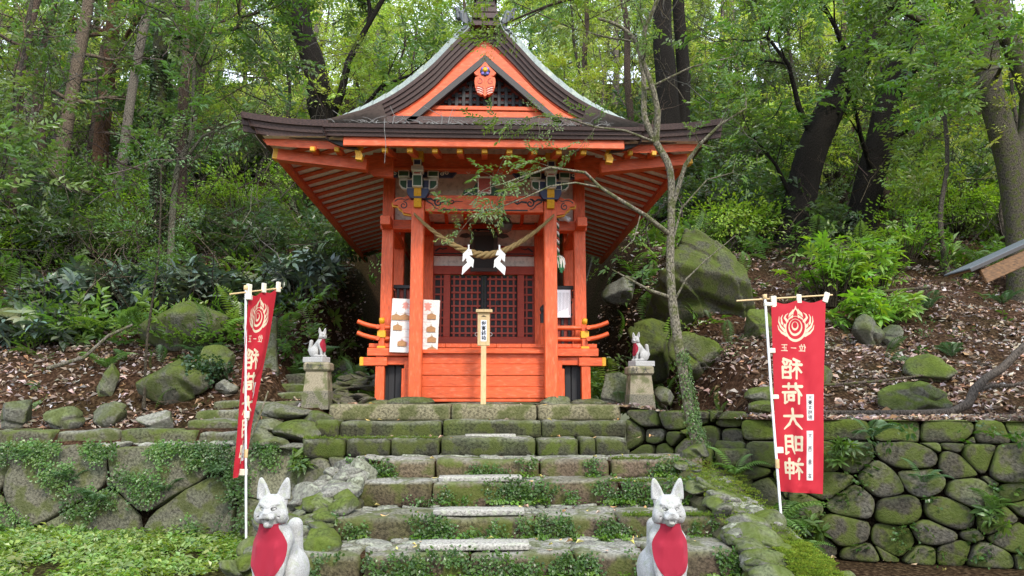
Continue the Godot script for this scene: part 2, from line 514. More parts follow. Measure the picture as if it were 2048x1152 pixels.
func eave(parent: Node3D, top: Array, inward: Array, drop: float, inset: float) -> void:   # three courses of shingles stepping in under the edge
	for l in 3:
		var mb := Mb.new()
		var A := []
		var B := []
		var C := []
		for k in top.size():
			var i0: float = inset * l / 3.0 + (0.006 if l else 0.0)
			A.append(top[k] + inward[k] * i0 - Vector3.UP * drop * l / 3.0)
			B.append(top[k] + inward[k] * (i0 + inset * 0.12) - Vector3.UP * drop * (l + 1) / 3.0)
			C.append(top[k] + inward[k] * (inset * (l + 1) / 3.0 + 0.012) - Vector3.UP * drop * (l + 1) / 3.0)
		for k in top.size() - 1:
			mb.quad(A[k], A[k + 1], B[k + 1], B[k], -inward[k])
			mb.quad(B[k], B[k + 1], C[k + 1], C[k], Vector3.DOWN)
		part(parent, "eave_course", mb, M.shingle)


func spiral(at: Vector2, r0: float, r1: float, a0: float, turns: float) -> Array:
	var p := []
	for k in 19:
		var t := k / 18.0
		p.append(at + Vector2.from_angle(a0 + TAU * turns * t) * lerpf(r0, r1, t))
	return p


func framed(root: Node3D, called: String, at: Vector3, size: Vector3, m: Material) -> Node3D:   # a painted block with a pale line round its face
	var mb := Mb.new()
	mb.box(at, size, Basis.IDENTITY, 0.004)
	var o := part(root, called, mb, M.white_line)
	mb = Mb.new()
	mb.box(at + Vector3(0, 0, 0.003), Vector3(size.x - 0.022, size.y - 0.022, size.z), Basis.IDENTITY, 0.002)
	for s in [-1, 1]:
		mb.box(at + Vector3(s * 0.003, 0, -0.002), Vector3(size.x, size.y - 0.022, size.z - 0.022), Basis.IDENTITY, 0.002)
	part(o, "paint", mb, m)
	return o


func one(root: Node3D, called: String, at: Vector3, size: Vector3, m: Material, turn := Basis.IDENTITY, bev := 0.006) -> MeshInstance3D:
	var mb := Mb.new()
	mb.box(at, size, turn, bev)
	return part(root, called, mb, m)


func bracket_set(root: Node3D, x: float) -> void:   # the painted blocks on top of a front pillar
	var d := 9.27
	var q := Mb.new()
	q.prism(PackedVector2Array([Vector2(-0.09, 0), Vector2(0.09, 0), Vector2(0.135, 0.07), Vector2(0.135, 0.125), Vector2(-0.135, 0.125), Vector2(-0.135, 0.07)]), Transform3D(Basis.IDENTITY, W(x, 4.0, d + 0.13)), 0.26)
	part(root, "bearing_block", q, M.navy)
	var arm := PackedVector2Array([Vector2(-0.24, 0.125), Vector2(-0.24, 0.06), Vector2(-0.2, 0.016), Vector2(-0.13, 0), Vector2(0.13, 0), Vector2(0.2, 0.016), Vector2(0.24, 0.06), Vector2(0.24, 0.125)])
	q = Mb.new()
	q.prism(arm, Transform3D(Basis.IDENTITY, W(x, 4.13, d + 0.05)), 0.1)
	var a := part(root, "bracket_arm", q, M.white_line)
	for s in [-1, 1]:
		var g := Mb.new()
		g.prism(PackedVector2Array([Vector2(s * 0.228, 0.114), Vector2(s * 0.228, 0.065), Vector2(s * 0.195, 0.027), Vector2(s * 0.15, 0.011), Vector2(s * 0.15, 0.114)]), Transform3D(Basis.IDENTITY, W(x, 4.13, d - 0.047)), 0.006)
		part(a, "paint", g, M.green_paint)
		framed(root, "bracket_block", W(x + s * 0.1, 4.19, d - 0.03), Vector3(0.09, 0.12, 0.12), M.navy)
		framed(root, "bracket_block", W(x + s * 0.185, 4.33, d), Vector3(0.14, 0.08, 0.15), M.green_paint)
		var k := Mb.new()
		k.prism(PackedVector2Array([Vector2(s * 0.11, 0.0), Vector2(s * 0.18, -0.02), Vector2(s * 0.25, 0.0), Vector2(s * 0.18, 0.03)]), Transform3D(Basis.IDENTITY, W(x, 4.27, d + 0.02)), 0.05)
		part(root, "bracket_collar", k, M.white_line)
		var h := Mb.new()
		h.stroke(spiral(Vector2(s * 0.36, 0.0), 0.034, 0.006, 0.5 if s > 0 else PI - 0.5, s * 1.4), 0.012, 0.007, Transform3D(Basis.IDENTITY, W(x, 4.35, d - 0.062)))
		h.stroke(spiral(Vector2(s * 0.295, -0.015), 0.026, 0.006, 1.2 if s > 0 else PI - 1.2, -s * 1.2), 0.012, 0.007, Transform3D(Basis.IDENTITY, W(x, 4.35, d - 0.062)))
		part(root, "scroll_line", h, M.white_line)
	one(root, "bracket_board", W(x, 4.35, d + 0.02), Vector3(0.84, 0.085, 0.06), M.navy)
	q = Mb.new()
	for s in [-1, 1]:
		q.prism(PackedVector2Array([Vector2(s * 0.42, 0.045), Vector2(s * 0.42, -0.045), Vector2(s * 0.5, 0.045)]), Transform3D(Basis.IDENTITY, W(x, 4.348, d + 0.05)), 0.06)
	part(root, "board_end", q, M.navy)
	framed(root, "nose_block", W(x, 4.2, d - 0.14), Vector3(0.125, 0.15, 0.16), M.green_paint)
	framed(root, "nose_block", W(x, 4.293, d - 0.16), Vector3(0.1, 0.04, 0.14), M.lattice_red)
	framed(root, "nose_block", W(x, 4.345, d - 0.18), Vector3(0.145, 0.065, 0.16), M.pale_stripe)
	framed(root, "nose_block", W(x, 4.42, d - 0.19), Vector3(0.1, 0.078, 0.14), M.navy)
	one(root, "yellow_cap", W(x, 4.51, d - 0.2), Vector3(0.15, 0.095, 0.16), M.yellow)
	q = Mb.new()
	q.prism(PackedVector2Array([Vector2(0, 0), Vector2(0.06, 0.0), Vector2(0.085, 0.06), Vector2(0.07, 0.11), Vector2(0.1, 0.17), Vector2(0.09, 0.25), Vector2(0, 0.25)]), Transform3D(Basis(Vector3(0, 0, 1), Vector3.UP, Vector3(-1, 0, 0)), W(x + 0.045, 3.89, 9.22)), 0.09)
	part(root, "yellow_nose", q, M.yellow)


func lattice(root: Node3D, called: String, at: Vector3, w: float, h: float, nx: int, ny: int, bar: float, bars: Material, back: Material) -> void:   # at: middle of the front
	one(root, called + "_board", at + Vector3(0, 0, -0.03), Vector3(w, h, 0.02), back, Basis.IDENTITY, 0.002)
	var mb := Mb.new()
	for k in nx:
		mb.box(at + Vector3(w * ((k + 0.5) / nx - 0.5), 0, -0.002), Vector3(bar, h, 0.02), Basis.IDENTITY, 0.002)
	for k in ny:
		mb.box(at + Vector3(0, h * ((k + 0.5) / ny - 0.5), 0.004), Vector3(w, bar, 0.02), Basis.IDENTITY, 0.002)
	part(root, called + "_bars", mb, bars, "stuff")


func shrine() -> void:
	var root := thing("shrine", "small vermilion wooden shrine with curved gable roof at the top of the stone steps", "shrine", W(0, 1.45, 10.5))
	var mb: Mb
	# roof
	mb = Mb.new()
	var rows := []
	for x in verge_xs(2.79):
		var row := PackedVector3Array()
		for d in [9.42, 11.0, 13.0, 15.9]:
			row.append(W(x, roof_y(x), d))
		rows.append(row)
	mb.sheet(rows, false, true)
	for s in [-1, 1]:                       # the two front corners that swing up towards the front eave
		rows = []
		for k in 7:
			var x: float = lerpf(1.8, 2.79, k / 6.0)
			var row := PackedVector3Array()
			for d in [8.3, 8.7, 9.1, 9.44]:
				var t: float = (d - 8.3) / 1.14
				row.append(W(s * x, lerpf(lerpf(4.68, 4.77, pow((x - 1.8) / 0.99, 2.0)), roof_y(x) - 0.01, t), d))
			rows.append(row)
		mb.sheet(rows, false, s > 0)
	rows = []
	for k in 9:
		var x: float = lerpf(-1.82, 1.82, k / 8.0)
		rows.append(PackedVector3Array([W(x, 4.57, 8.1), W(x, 4.72, 8.5), W(x, 4.98, 9.2), W(x, 5.06, 9.5)]))
	mb.sheet(rows, false, true)
	part(root, "roof", mb, M.shingle)
	# the light strip that rolls over the gable's edge, in sheets, then four courses of shingles
	for s in [-1, 1]:
		var k0 := 0.16
		while k0 < 2.0:
			var k1 := minf(k0 + 0.165, 2.06)
			var e := Mb.new()
			var A := []
			var B := []
			var C := []
			for j in 4:
				var x: float = lerpf(k0, k1, j / 3.0)
				var lift: float = 0.014 * (1.0 - j / 3.0)
				A.append(W(s * x, roof_y(x) + 0.004 + lift, 9.46))
				B.append(W(s * x, verge_y(x, -0.012) + lift, 9.3))
				C.append(W(s * x, verge_y(x, 0.155) + lift * 0.5, 9.2))
			strip(e, A, B, Vector3(s * 0.3, 0.8, 0.4))
			strip(e, B, C, Vector3(0, 0.2, 1))
			e.quad(A[0], B[0], B[0] - Vector3(0, 0.014, 0), A[0] - Vector3(0, 0.014, 0), Vector3(-s, 0.5, 0))
			part(root, "verge_sheet", e, M.copper)
			k0 = k1 - 0.004
	for l in 4:
		mb = Mb.new()
		var A := []
		var B := []
		var C := []
		var dd := 9.195 + l * 0.03
		for x in verge_xs(2.08):
			A.append(W(x, verge_y(x, 0.14 + l * 0.07), dd))
			B.append(W(x, verge_y(x, 0.14 + (l + 1) * 0.07 - 0.004), dd + 0.008))
			C.append(W(x, verge_y(x, 0.14 + (l + 1) * 0.07 - 0.004), dd + 0.05))
		strip(mb, A, B, Vector3(0, 0, 1))
		strip(mb, B, C, Vector3(0, -1, 0.1))
		part(root, "verge_course", mb, M.shingle)
	# bargeboards
	for s in [-1, 1]:
		mb = Mb.new()
		var A := []
		var B := []
		var C := []
		var E := []
		for k in 17:
			var x: float = 1.95 * k / 16.0
			var hi := verge_y(x, 0.42)
			var lo := maxf(5.06, 5.99 - 0.9 * x)
			A.append(W(s * x, hi, 9.325))
			B.append(W(s * x, lerpf(hi, lo, 0.2), 9.335))
			C.append(W(s * x, lerpf(hi, lo, 0.26), 9.315))
			E.append(W(s * x, minf(lo, hi - 0.002), 9.315))
		strip(mb, A, B, Vector3(0, 0, 1))
		strip(mb, B, C, Vector3(0, 0.5, 0.5))
		strip(mb, C, E, Vector3(0, 0, 1))
		var board := part(root, "bargeboard", mb, M.red_h)
		mb = Mb.new()
		mb.prism(PackedVector2Array([Vector2(0, 5.99), Vector2(s * 1.04, 5.054), Vector2(s * 0.93, 5.054), Vector2(0, 5.89)]), Transform3D(Basis.IDENTITY, W(0, 0, 9.37)), 0.07)
		part(board, "black_edge", mb, M.edging)
	mb = Mb.new()
	mb.prism(PackedVector2Array([Vector2(-0.95, 5.1), Vector2(0.95, 5.1), Vector2(0, 5.95)]), Transform3D(Basis.IDENTITY, W(0, 0, 9.6)), 0.06)
	part(root, "gable_panel", mb, M.lattice_red)
	mb = Mb.new()
	for k in range(-7, 8):
		var x := k * 0.094
		var top := 5.88 - absf(x) * 0.9
		mb.box(W(x, (5.3 + top) / 2, 9.5), Vector3(0.045, top - 5.3, 0.03), Basis.IDENTITY, 0.003)
	for k in 7:
		var y := 5.325 + k * 0.088
		var wd := (5.9 - y) / 0.9 * 2.0
		mb.box(W(0, y, 9.515), Vector3(wd, 0.042, 0.03), Basis.IDENTITY, 0.003)
	part(root, "gable_lattice", mb, M.black, "stuff")
	one(root, "gable_beam", W(0, 5.285, 9.43), Vector3(1.55, 0.055, 0.1), M.red_h)
	one(root, "gable_beam", W(0, 5.19, 9.45), Vector3(1.75, 0.13, 0.1), M.red_h)
	one(root, "gable_sill", W(0, 5.085, 9.38), Vector3(2.6, 0.1, 0.16), M.shingle)
	var gp := PackedVector2Array()
	for q in [[0, 0.5], [0.06, 0.43], [0.145, 0.345], [0.115, 0.31], [0.075, 0.305], [0.13, 0.28], [0.137, 0.22], [0.125, 0.14], [0.1, 0.075], [0.055, 0.045], [0.03, 0.05], [0, 0.02]]:
		gp.append(Vector2(q[0], q[1]))
	for k in range(gp.size() - 2, 0, -1):
		gp.append(Vector2(-gp[k].x, gp[k].y))
	mb = Mb.new()
	mb.prism(gp, Transform3D(Basis.IDENTITY, W(0, 5.385, 9.36)), 0.075)
	var pen := part(root, "gable_pendant", mb, M.red_v)
	mb = Mb.new()
	var pf := Transform3D(Basis.IDENTITY, W(0, 5.385, 9.285))
	for s in [-1, 1]:
		mb.stroke(spiral(Vector2(s * 0.075, 0.225), 0.046, 0.012, PI / 2, s * 0.95), 0.014, 0.01, pf)
		for k in 3:
			mb.stroke([Vector2(s * 0.01, 0.125 - k * 0.03), Vector2(s * 0.05, 0.15 - k * 0.03), Vector2(s * 0.118, 0.165 - k * 0.032)], 0.007, 0.012, pf)
	part(pen, "carved_line", mb, M.red_dark)
	mb = Mb.new()
	for k in 3:
		for s in [-1, 1]:
			mb.stroke([Vector2(s * 0.03, 0.122 - k * 0.03), Vector2(s * 0.07, 0.143 - k * 0.03), Vector2(s * 0.1, 0.147 - k * 0.032)], 0.005, 0.008, Transform3D(Basis.IDENTITY, W(0, 5.38, 9.284)))
	part(pen, "pale_line", mb, M.plaster, "stuff")
	for k in 8:
		mb = Mb.new()
		var a := TAU * k / 8.0
		mb.lathe(W(cos(a) * 0.042, 5.75 + sin(a) * 0.042, 9.285), [Vector2(0.027, -0.01), Vector2(0.026, 0.012), Vector2(0.014, 0.022), Vector2(0.0, 0.024)], 8, Basis(Vector3.RIGHT, PI / 2))
		part(pen, "petal", mb, M.navy if k % 2 == 0 else M.violet)
	mb = Mb.new()
	mb.lathe(W(0, 5.765, 9.275), [Vector2(0.036, -0.01), Vector2(0.034, 0.014), Vector2(0.018, 0.03), Vector2(0.0, 0.032)], 10, Basis(Vector3.RIGHT, PI / 2))
	part(pen, "flower_heart", mb, M.yellow)
	# ridge
	mb = Mb.new()
	mb.prism(PackedVector2Array([Vector2(-0.2, 6.3), Vector2(0.2, 6.3), Vector2(0.115, 6.66), Vector2(-0.115, 6.66)]), Transform3D(Basis.IDENTITY, W(0, 0, 15.9)), 6.8)
	var ridge := part(root, "ridge", mb, M.shingle)
	for k in 3:
		one(ridge, "ridge_course", W(0, 6.42 + k * 0.085, 9.085), Vector3(0.33 - k * 0.045, 0.079, 0.03), M.shingle)
	one(ridge, "ridge_cap", W(0, 6.69, 12.4), Vector3(0.3, 0.06, 6.8), M.shingle)
	for s in [-1, 1]:                       # grey tile curls on either side of the ridge's end
		var orn := Mb.new()
		for k in 4:
			var pth := []
			var rad := []
			for j in 15:
				var t := j / 14.0
				var a := lerpf(PI * 0.62, -PI * 0.62, t)
				var r := 0.05 + k * 0.028
				pth.append(W(s * (0.3 + 0.02 * k - cos(a) * r * 1.1), 6.36 + sin(a) * r * 1.1 + (0.12 if t < 0.1 else 0.0), 9.24 + k * 0.012))
				rad.append(0.017)
			orn.tube(pth, rad, 6)
		orn.box(W(s * 0.27, 6.5, 9.3), Vector3(0.09, 0.2, 0.1), Basis(Vector3.FORWARD, s * 0.35), 0.02)
		orn.box(W(s * 0.36, 6.55, 9.3), Vector3(0.05, 0.16, 0.09), Basis(Vector3.FORWARD, s * 0.15), 0.02)
		part(ridge, "ridge_end_tile", orn, M.tile)
	# eaves: sides, front corners, middle
	for s in [-1, 1]:
		var top := []
		var inw := []
		for k in 13:
			var t := k / 12.0
			top.append(W(s * 2.79, 4.735 + 0.035 * pow(1.0 - minf(t * 3.0, 1.0), 2.0), lerpf(8.3, 15.9, t)))
			inw.append(Vector3(-s, 0, 0))
		eave(root, top, inw, 0.27, 0.23)
		top = []
		inw = []
		for k in 7:
			var t := k / 6.0
			top.append(W(s * lerpf(1.8, 2.79, t), lerpf(4.68, 4.77, t * t), 8.3))
			inw.append(Vector3(0, 0, -1))
		eave(root, top, inw, 0.2, 0.12)
		eave(root, [W(s * 1.82, 4.57, 8.1), W(s * 1.82, 4.68, 8.36)], [Vector3(-s, 0, 0), Vector3(-s, 0, 0)], 0.18, 0.05)
		mb = Mb.new()                      # the dark hook under the end of the middle eave
		mb.prism(PackedVector2Array([Vector2(s * 1.8, 4.44), Vector2(s * 1.52, 4.42), Vector2(s * 1.44, 4.33), Vector2(s * 1.58, 4.35), Vector2(s * 1.7, 4.39)]), Transform3D(Basis.IDENTITY, W(0, 0, 8.34)), 0.06)
		part(root, "eave_hook", mb, M.black)
	eave(root, [W(-1.82, 4.57, 8.1), W(-0.6, 4.565, 8.1), W(0.6, 4.565, 8.1), W(1.82, 4.57, 8.1)], [Vector3(0, 0, -1), Vector3(0, 0, -1), Vector3(0, 0, -1), Vector3(0, 0, -1)], 0.125, 0.08)
	# undersides
	mb = Mb.new()
	mb.quad(W(-2.55, 4.5, 8.5), W(2.55, 4.5, 8.5), W(2.55, 4.5, 8.35), W(-2.55, 4.5, 8.35), Vector3.DOWN)
	mb.quad(W(-1.8, 4.43, 8.2), W(1.8, 4.43, 8.2), W(1.3, 4.93, 9.9), W(-1.3, 4.93, 9.9), Vector3.DOWN)
	for s in [-1, 1]:
		mb.quad(W(s * 2.58, 4.5, 8.4), W(s * 2.58, 4.5, 15.85), W(s * 1.2, 4.92, 15.85), W(s * 1.2, 4.92, 8.4), Vector3.DOWN)
	mb.quad(W(-1.25, 4.9, 9.8), W(1.25, 4.9, 9.8), W(1.25, 4.9, 15.8), W(-1.25, 4.9, 15.8), Vector3.DOWN)
	part(root, "soffit", mb, M.plaster)
	one(root, "eave_board", W(0, 4.4, 8.23), Vector3(3.2, 0.11, 0.05), M.red_h)
	for s in [-1, 1]:
		var bt := []
		var bb := []
		mb = Mb.new()
		for k in 7:
			var t := k / 6.0
			bt.append(W(s * lerpf(1.55, 2.6, t), lerpf(4.475, 4.52, t * t), 8.45))
			bb.append(W(s * lerpf(1.55, 2.52, t), lerpf(4.385, 4.425, t * t), 8.46))
		strip(mb, bt, bb, Vector3(0, 0, 1))
		part(root, "eave_board", mb, M.red_h)
		mb = Mb.new()                      # the long beam under the corner, yellow at its end
		var pts := []
		for k in 6:
			var t := k / 5.0
			pts.append(Vector3(s * lerpf(1.4, 2.45, t), lerpf(4.27, 4.385, t), -8.72))
		for k in 5:
			var bd: Vector3 = pts[k + 1] - pts[k]
			mb.box((pts[k] + pts[k + 1]) / 2, Vector3(bd.length() + 0.004, 0.135, 0.14), Basis(Vector3.BACK, atan2(bd.y, bd.x)), 0.001)
		var cb := part(root, "corner_beam", mb, M.red_h)
		one(cb, "yellow_end", W(s * 2.475, 4.39, 8.72), Vector3(0.07, 0.13, 0.136), M.yellow, Basis(Vector3.BACK, s * 0.11))
		mb = Mb.new()                      # S-shaped yellow bracket
		mb.prism(PackedVector2Array([Vector2(-0.03, 0.1), Vector2(0.035, 0.11), Vector2(0.045, 0.06), Vector2(0.02, 0.0), Vector2(0.05, -0.06), Vector2(0.035, -0.11), Vector2(-0.035, -0.1), Vector2(-0.03, -0.05), Vector2(-0.045, 0.0), Vector2(-0.025, 0.05)]), Transform3D(Basis.IDENTITY, W(s * 1.445, 4.33, 8.42)), 0.09)
		part(root, "yellow_bracket", mb, M.yellow)
		mb = Mb.new()
		mb.prism(PackedVector2Array([Vector2(s * 1.47, 4.4), Vector2(s * 1.47, 4.24), Vector2(s * 1.36, 4.14), Vector2(s * 1.12, 4.12), Vector2(s * 1.12, 4.36)]), Transform3D(Basis.IDENTITY, W(0, 0.08, 9.0)), 0.07)
		part(root, "curved_tie", mb, M.red_h)
		for x in [1.71, 1.99]:
			var r := one(root, "rafter", W(s * x, 4.4, 8.8), Vector3(0.075, 0.06, 0.7), M.red_d)
			one(r, "yellow_end", W(s * x, 4.37, 8.43), Vector3(0.055, 0.055, 0.05), M.yellow)
		for k in 22:                       # side rafters, sloping out to the eave
			var d := 9.05 + k * 0.31
			one(root, "rafter", W(s * 1.88, 4.697, d), Vector3(1.42, 0.02, 0.112), M.red_h, Basis(Vector3.BACK, -s * 0.3), 0.003)
		one(root, "eave_purlin", W(s * 2.52, 4.455, 12.4), Vector3(0.08, 0.1, 6.9), M.red_d, Basis(Vector3.BACK, -s * 0.3))
	for k in range(-4, 5):
		var r := one(root, "rafter", W(k * 0.285, 4.48, 8.9), Vector3(0.075, 0.07, 1.2), M.red_d, Basis(Vector3.RIGHT, 0.245))
		one(r, "yellow_end", W(k * 0.285, 4.335, 8.3), Vector3(0.066, 0.072, 0.06), M.yellow)
	# front pillars and beams
	for s in [-1, 1]:
		one(root, "front_pillar", W(s * 0.835, 2.76, 9.3), Vector3(0.16, 2.48, 0.16), M.red_v, Basis.IDENTITY, 0.012)
		bracket_set(root, s * 0.835)
		mb = Mb.new()                      # cloud-shaped beam nose, yellow underneath
		var cl := PackedVector2Array()
		for q in [[0, 0.2], [0.06, 0.215], [0.1, 0.19], [0.15, 0.2], [0.2, 0.18], [0.235, 0.14], [0.225, 0.1], [0.17, 0.095], [0.155, 0.06], [0.12, 0.04], [0.1, 0.0], [0.05, -0.01], [0, -0.02]]:
			cl.append(Vector2(s * q[0] * 1.05, q[1]))
		mb.prism(cl, Transform3D(Basis.IDENTITY, W(s * 0.915, 3.84, 9.35)), 0.1)
		var nose := part(root, "cloud_nose", mb, M.red_h)
		mb = Mb.new()
		var c2 := PackedVector2Array()
		for q in cl:
			c2.append(Vector2(q.x * 1.06, q.y - 0.018))
		mb.prism(c2, Transform3D(Basis.IDENTITY, W(s * 0.915, 3.84, 9.352)), 0.06)
		part(nose, "yellow_rim", mb, M.yellow)
		mb = Mb.new()
		mb.stroke(spiral(Vector2(s * 0.105, 0.09), 0.05, 0.012, PI * 0.5, s * 1.25), 0.015, 0.012, Transform3D(Basis.IDENTITY, W(s * 0.915, 3.84, 9.25)))
		mb.stroke([Vector2(s * 0.04, 0.175), Vector2(s * 0.08, 0.155), Vector2(s * 0.12, 0.175), Vector2(s * 0.18, 0.168), Vector2(s * 0.215, 0.14)], 0.008, 0.016, Transform3D(Basis.IDENTITY, W(s * 0.915, 3.84, 9.25)))
		part(nose, "painted_scroll", mb, M.black)
	one(root, "eave_purlin", W(0, 4.495, 9.26), Vector3(2.82, 0.2, 0.16), M.red_h)
	one(root, "purlin_lip", W(0, 4.385, 9.24), Vector3(2.9, 0.03, 0.18), M.red_h)
	var rb := one(root, "rainbow_beam", W(0, 3.96, 9.31), Vector3(1.5, 0.215, 0.12), M.red_h)
	mb = Mb.new()
	var bf := Transform3D(Basis.IDENTITY, W(0, 3.96, 9.247))
	for s in [-1, 1]:
		mb.stroke(spiral(Vector2(s * 0.58, 0.01), 0.055, 0.01, PI * (0.5 if s > 0 else 0.5), -s * 1.3), 0.022, 0.016, bf)
		mb.stroke([Vector2(s * 0.745, 0.05), Vector2(s * 0.68, 0.06), Vector2(s * 0.64, 0.035), Vector2(s * 0.6, 0.065)], 0.03, 0.02, bf)
		mb.stroke([Vector2(s * 0.73, 0.03), Vector2(s * 0.66, -0.01), Vector2(s * 0.62, -0.06), Vector2(s * 0.575, -0.075)], 0.02, 0.008, bf)
		mb.stroke([Vector2(s * 0.54, 0.02), Vector2(s * 0.47, 0.03), Vector2(s * 0.42, -0.005), Vector2(s * 0.36, 0.03), Vector2(s * 0.27, 0.025)], 0.028, 0.004, bf)
		mb.stroke(spiral(Vector2(s * 0.41, 0.025), 0.035, 0.008, PI, -s * 1.0), 0.014, 0.01, bf)
	mb.stroke([Vector2(-0.55, -0.083), Vector2(0.55, -0.083)], 0.018, 0.018, bf)
	part(rb, "painted_scroll", mb, M.black)
	# green frog-leg strut over the beam
	for q in [[0.0, 4.07, 9.33, 1.0, M.green_paint], [0.0, 3.6, 10.98, 0.62, M.black]]:
		mb = Mb.new()
		var fl := PackedVector2Array()
		for p in [[-0.29, 0], [-0.26, 0.07], [-0.2, 0.1], [-0.14, 0.105], [-0.11, 0.17], [0.11, 0.17], [0.14, 0.105], [0.2, 0.1], [0.26, 0.07], [0.29, 0]]:
			fl.append(Vector2(p[0], p[1]) * q[3])
		var fy: float = q[1] + (0.19 if q[3] < 1.0 else 0.0)
		mb.prism(fl, Transform3D(Basis.IDENTITY, W(q[0], fy, q[2])), 0.05)
		var st := part(root, "frog_leg_strut", mb, q[4])
		var z: float = q[2] - 0.07
		framed(st, "strut_block", W(0, fy + 0.13 * q[3], z), Vector3(0.17, 0.2, 0.06) * q[3], M.lattice_red)
		framed(st, "strut_block", W(0, fy + 0.275 * q[3], z), Vector3(0.23, 0.09, 0.06) * q[3], M.lattice_red)
		one(st, "strut_board", W(0, fy + 0.345 * q[3], z + 0.01), Vector3(0.56, 0.05, 0.05) * q[3], M.navy)
		mb = Mb.new()
		for s in [-1, 1]:
			mb.stroke(spiral(Vector2(s * 0.2, 0.3) * q[3], 0.032 * q[3], 0.006, PI * 0.5, -s * 1.2), 0.011, 0.007, Transform3D(Basis.IDENTITY, W(0, fy, z - 0.03)))
			mb.stroke(spiral(Vector2(s * 0.055, 0.03) * q[3], 0.03 * q[3], 0.006, PI * 0.5, -s * 1.0), 0.01, 0.007, Transform3D(Basis.IDENTITY, W(0, fy, z - 0.035)))
			mb.stroke([Vector2(s * 0.15, 0.02) * q[3], Vector2(s * 0.2, 0.045) * q[3], Vector2(s * 0.26, 0.01) * q[3]], 0.008, 0.008, Transform3D(Basis.IDENTITY, W(0, fy, q[2] - 0.052)))
		part(st, "pale_scroll", mb, M.white_line)
	# hall: corner pillars, ties, plaster
	mb = Mb.new()
	mb.box(W(0, 4.5, 9.86), Vector3(2.4, 0.9, 0.05), Basis.IDENTITY, 0.002)
	for s in [-1, 1]:
		mb.box(W(s * 1.03, 3.95, 9.861), Vector3(0.34, 0.2, 0.05), Basis.IDENTITY, 0.002)
		mb.box(W(s * 1.27, 4.4, 10.45), Vector3(0.04, 0.95, 1.14), Basis.IDENTITY, 0.002)
		mb.box(W(s * 1.262, 3.55, 13.4), Vector3(0.04, 2.7, 4.5), Basis.IDENTITY, 0.002)
	part(root, "plaster_wall", mb, M.plaster)
	for s in [-1, 1]:
		for d in [9.8, 11.1, 13.2, 15.6]:
			one(root, "corner_pillar", W(s * 1.27, 3.36, d), Vector3(0.15, 2.42, 0.15), M.red_v)
		one(root, "tie_beam", W(s * 1.09, 3.79, 9.8), Vector3(0.55, 0.13, 0.19), M.red_h)
		one(root, "tie_beam", W(s * 1.27, 3.79, 10.4), Vector3(0.13, 0.12, 1.9), M.red_d)
		one(root, "tie_beam", W(s * 1.27, 3.85, 13.4), Vector3(0.13, 0.12, 4.5), M.red_d)
		one(root, "tie_beam", W(s * 1.27, 2.3, 13.4), Vector3(0.13, 0.16, 4.5), M.red_d)
		one(root, "inner_pillar", W(s * 0.835, 3.3, 11.1), Vector3(0.16, 2.3, 0.16), M.red_v)
		one(root, "cross_tie", W(s * 0.835, 4.0, 10.2), Vector3(0.11, 0.13, 1.65), M.red_d)
		# side screen of the hall with its low lattice
		one(root, "screen_rail", W(s * 1.27, 2.99, 10.45), Vector3(0.06, 0.05, 1.15), M.black)
		one(root, "screen_rail", W(s * 1.07, 2.99, 9.92), Vector3(0.26, 0.05, 0.05), M.black)
		for k in 3:
			one(root, "screen_post", W(s * (0.96 + k * 0.09), 2.6, 9.93), Vector3(0.035, 0.75, 0.04), M.black)
		for k in 4:
			one(root, "screen_bar", W(s * 1.06, 2.3 + k * 0.165, 9.93), Vector3(0.25, 0.035, 0.035), M.black)
		one(root, "screen_board", W(s * 1.06, 2.58, 9.97), Vector3(0.25, 0.78, 0.02), M.red_dark)
	# sanctuary front
	one(root, "wall_panel", W(0, 3.95, 11.13), Vector3(1.6, 0.36, 0.04), M.plaster)
	var hb := one(root, "head_beam", W(0, 3.72, 11.1), Vector3(1.52, 0.14, 0.12), M.red_dark)
	mb = Mb.new()
	for s in [-1, 1]:
		mb.stroke([Vector2(s * 0.73, -0.02), Vector2(s * 0.66, 0.03), Vector2(s * 0.62, 0.01), Vector2(s * 0.55, 0.03)], 0.03, 0.01, Transform3D(Basis.IDENTITY, W(0, 3.72, 11.038)))
	mb.stroke([Vector2(-0.74, -0.055), Vector2(0.74, -0.055)], 0.02, 0.02, Transform3D(Basis.IDENTITY, W(0, 3.72, 11.038)))
	part(hb, "painted_scroll", mb, M.black)
	one(root, "wall_panel", W(0, 3.56, 11.14), Vector3(1.6, 0.17, 0.04), M.plaster)
	one(root, "lintel", W(0, 3.42, 11.11), Vector3(1.6, 0.13, 0.1), M.red_dark)
	one(root, "sill", W(0, 2.365, 11.11), Vector3(1.6, 0.12, 0.1), M.red_dark)
	one(root, "plinth", W(0, 2.25, 11.16), Vector3(1.6, 0.12, 0.06), M.black)  # black strip standing for the shaded gap between sill and floor
	one(root, "ceiling_beam", W(0, 4.08, 11.05), Vector3(1.7, 0.07, 0.09), M.red_h)
	mb = Mb.new()
	mb.quad(W(-1.2, 4.4, 9.9), W(1.2, 4.4, 9.9), W(1.2, 4.13, 11.1), W(-1.2, 4.13, 11.1), Vector3.DOWN)
	part(root, "ceiling", mb, M.plaster)
	for k in range(-3, 4):
		one(root, "ceiling_rafter", W(k * 0.28, 4.24, 10.5), Vector3(0.05, 0.05, 1.2), M.red_d, Basis(Vector3.RIGHT, -0.22))
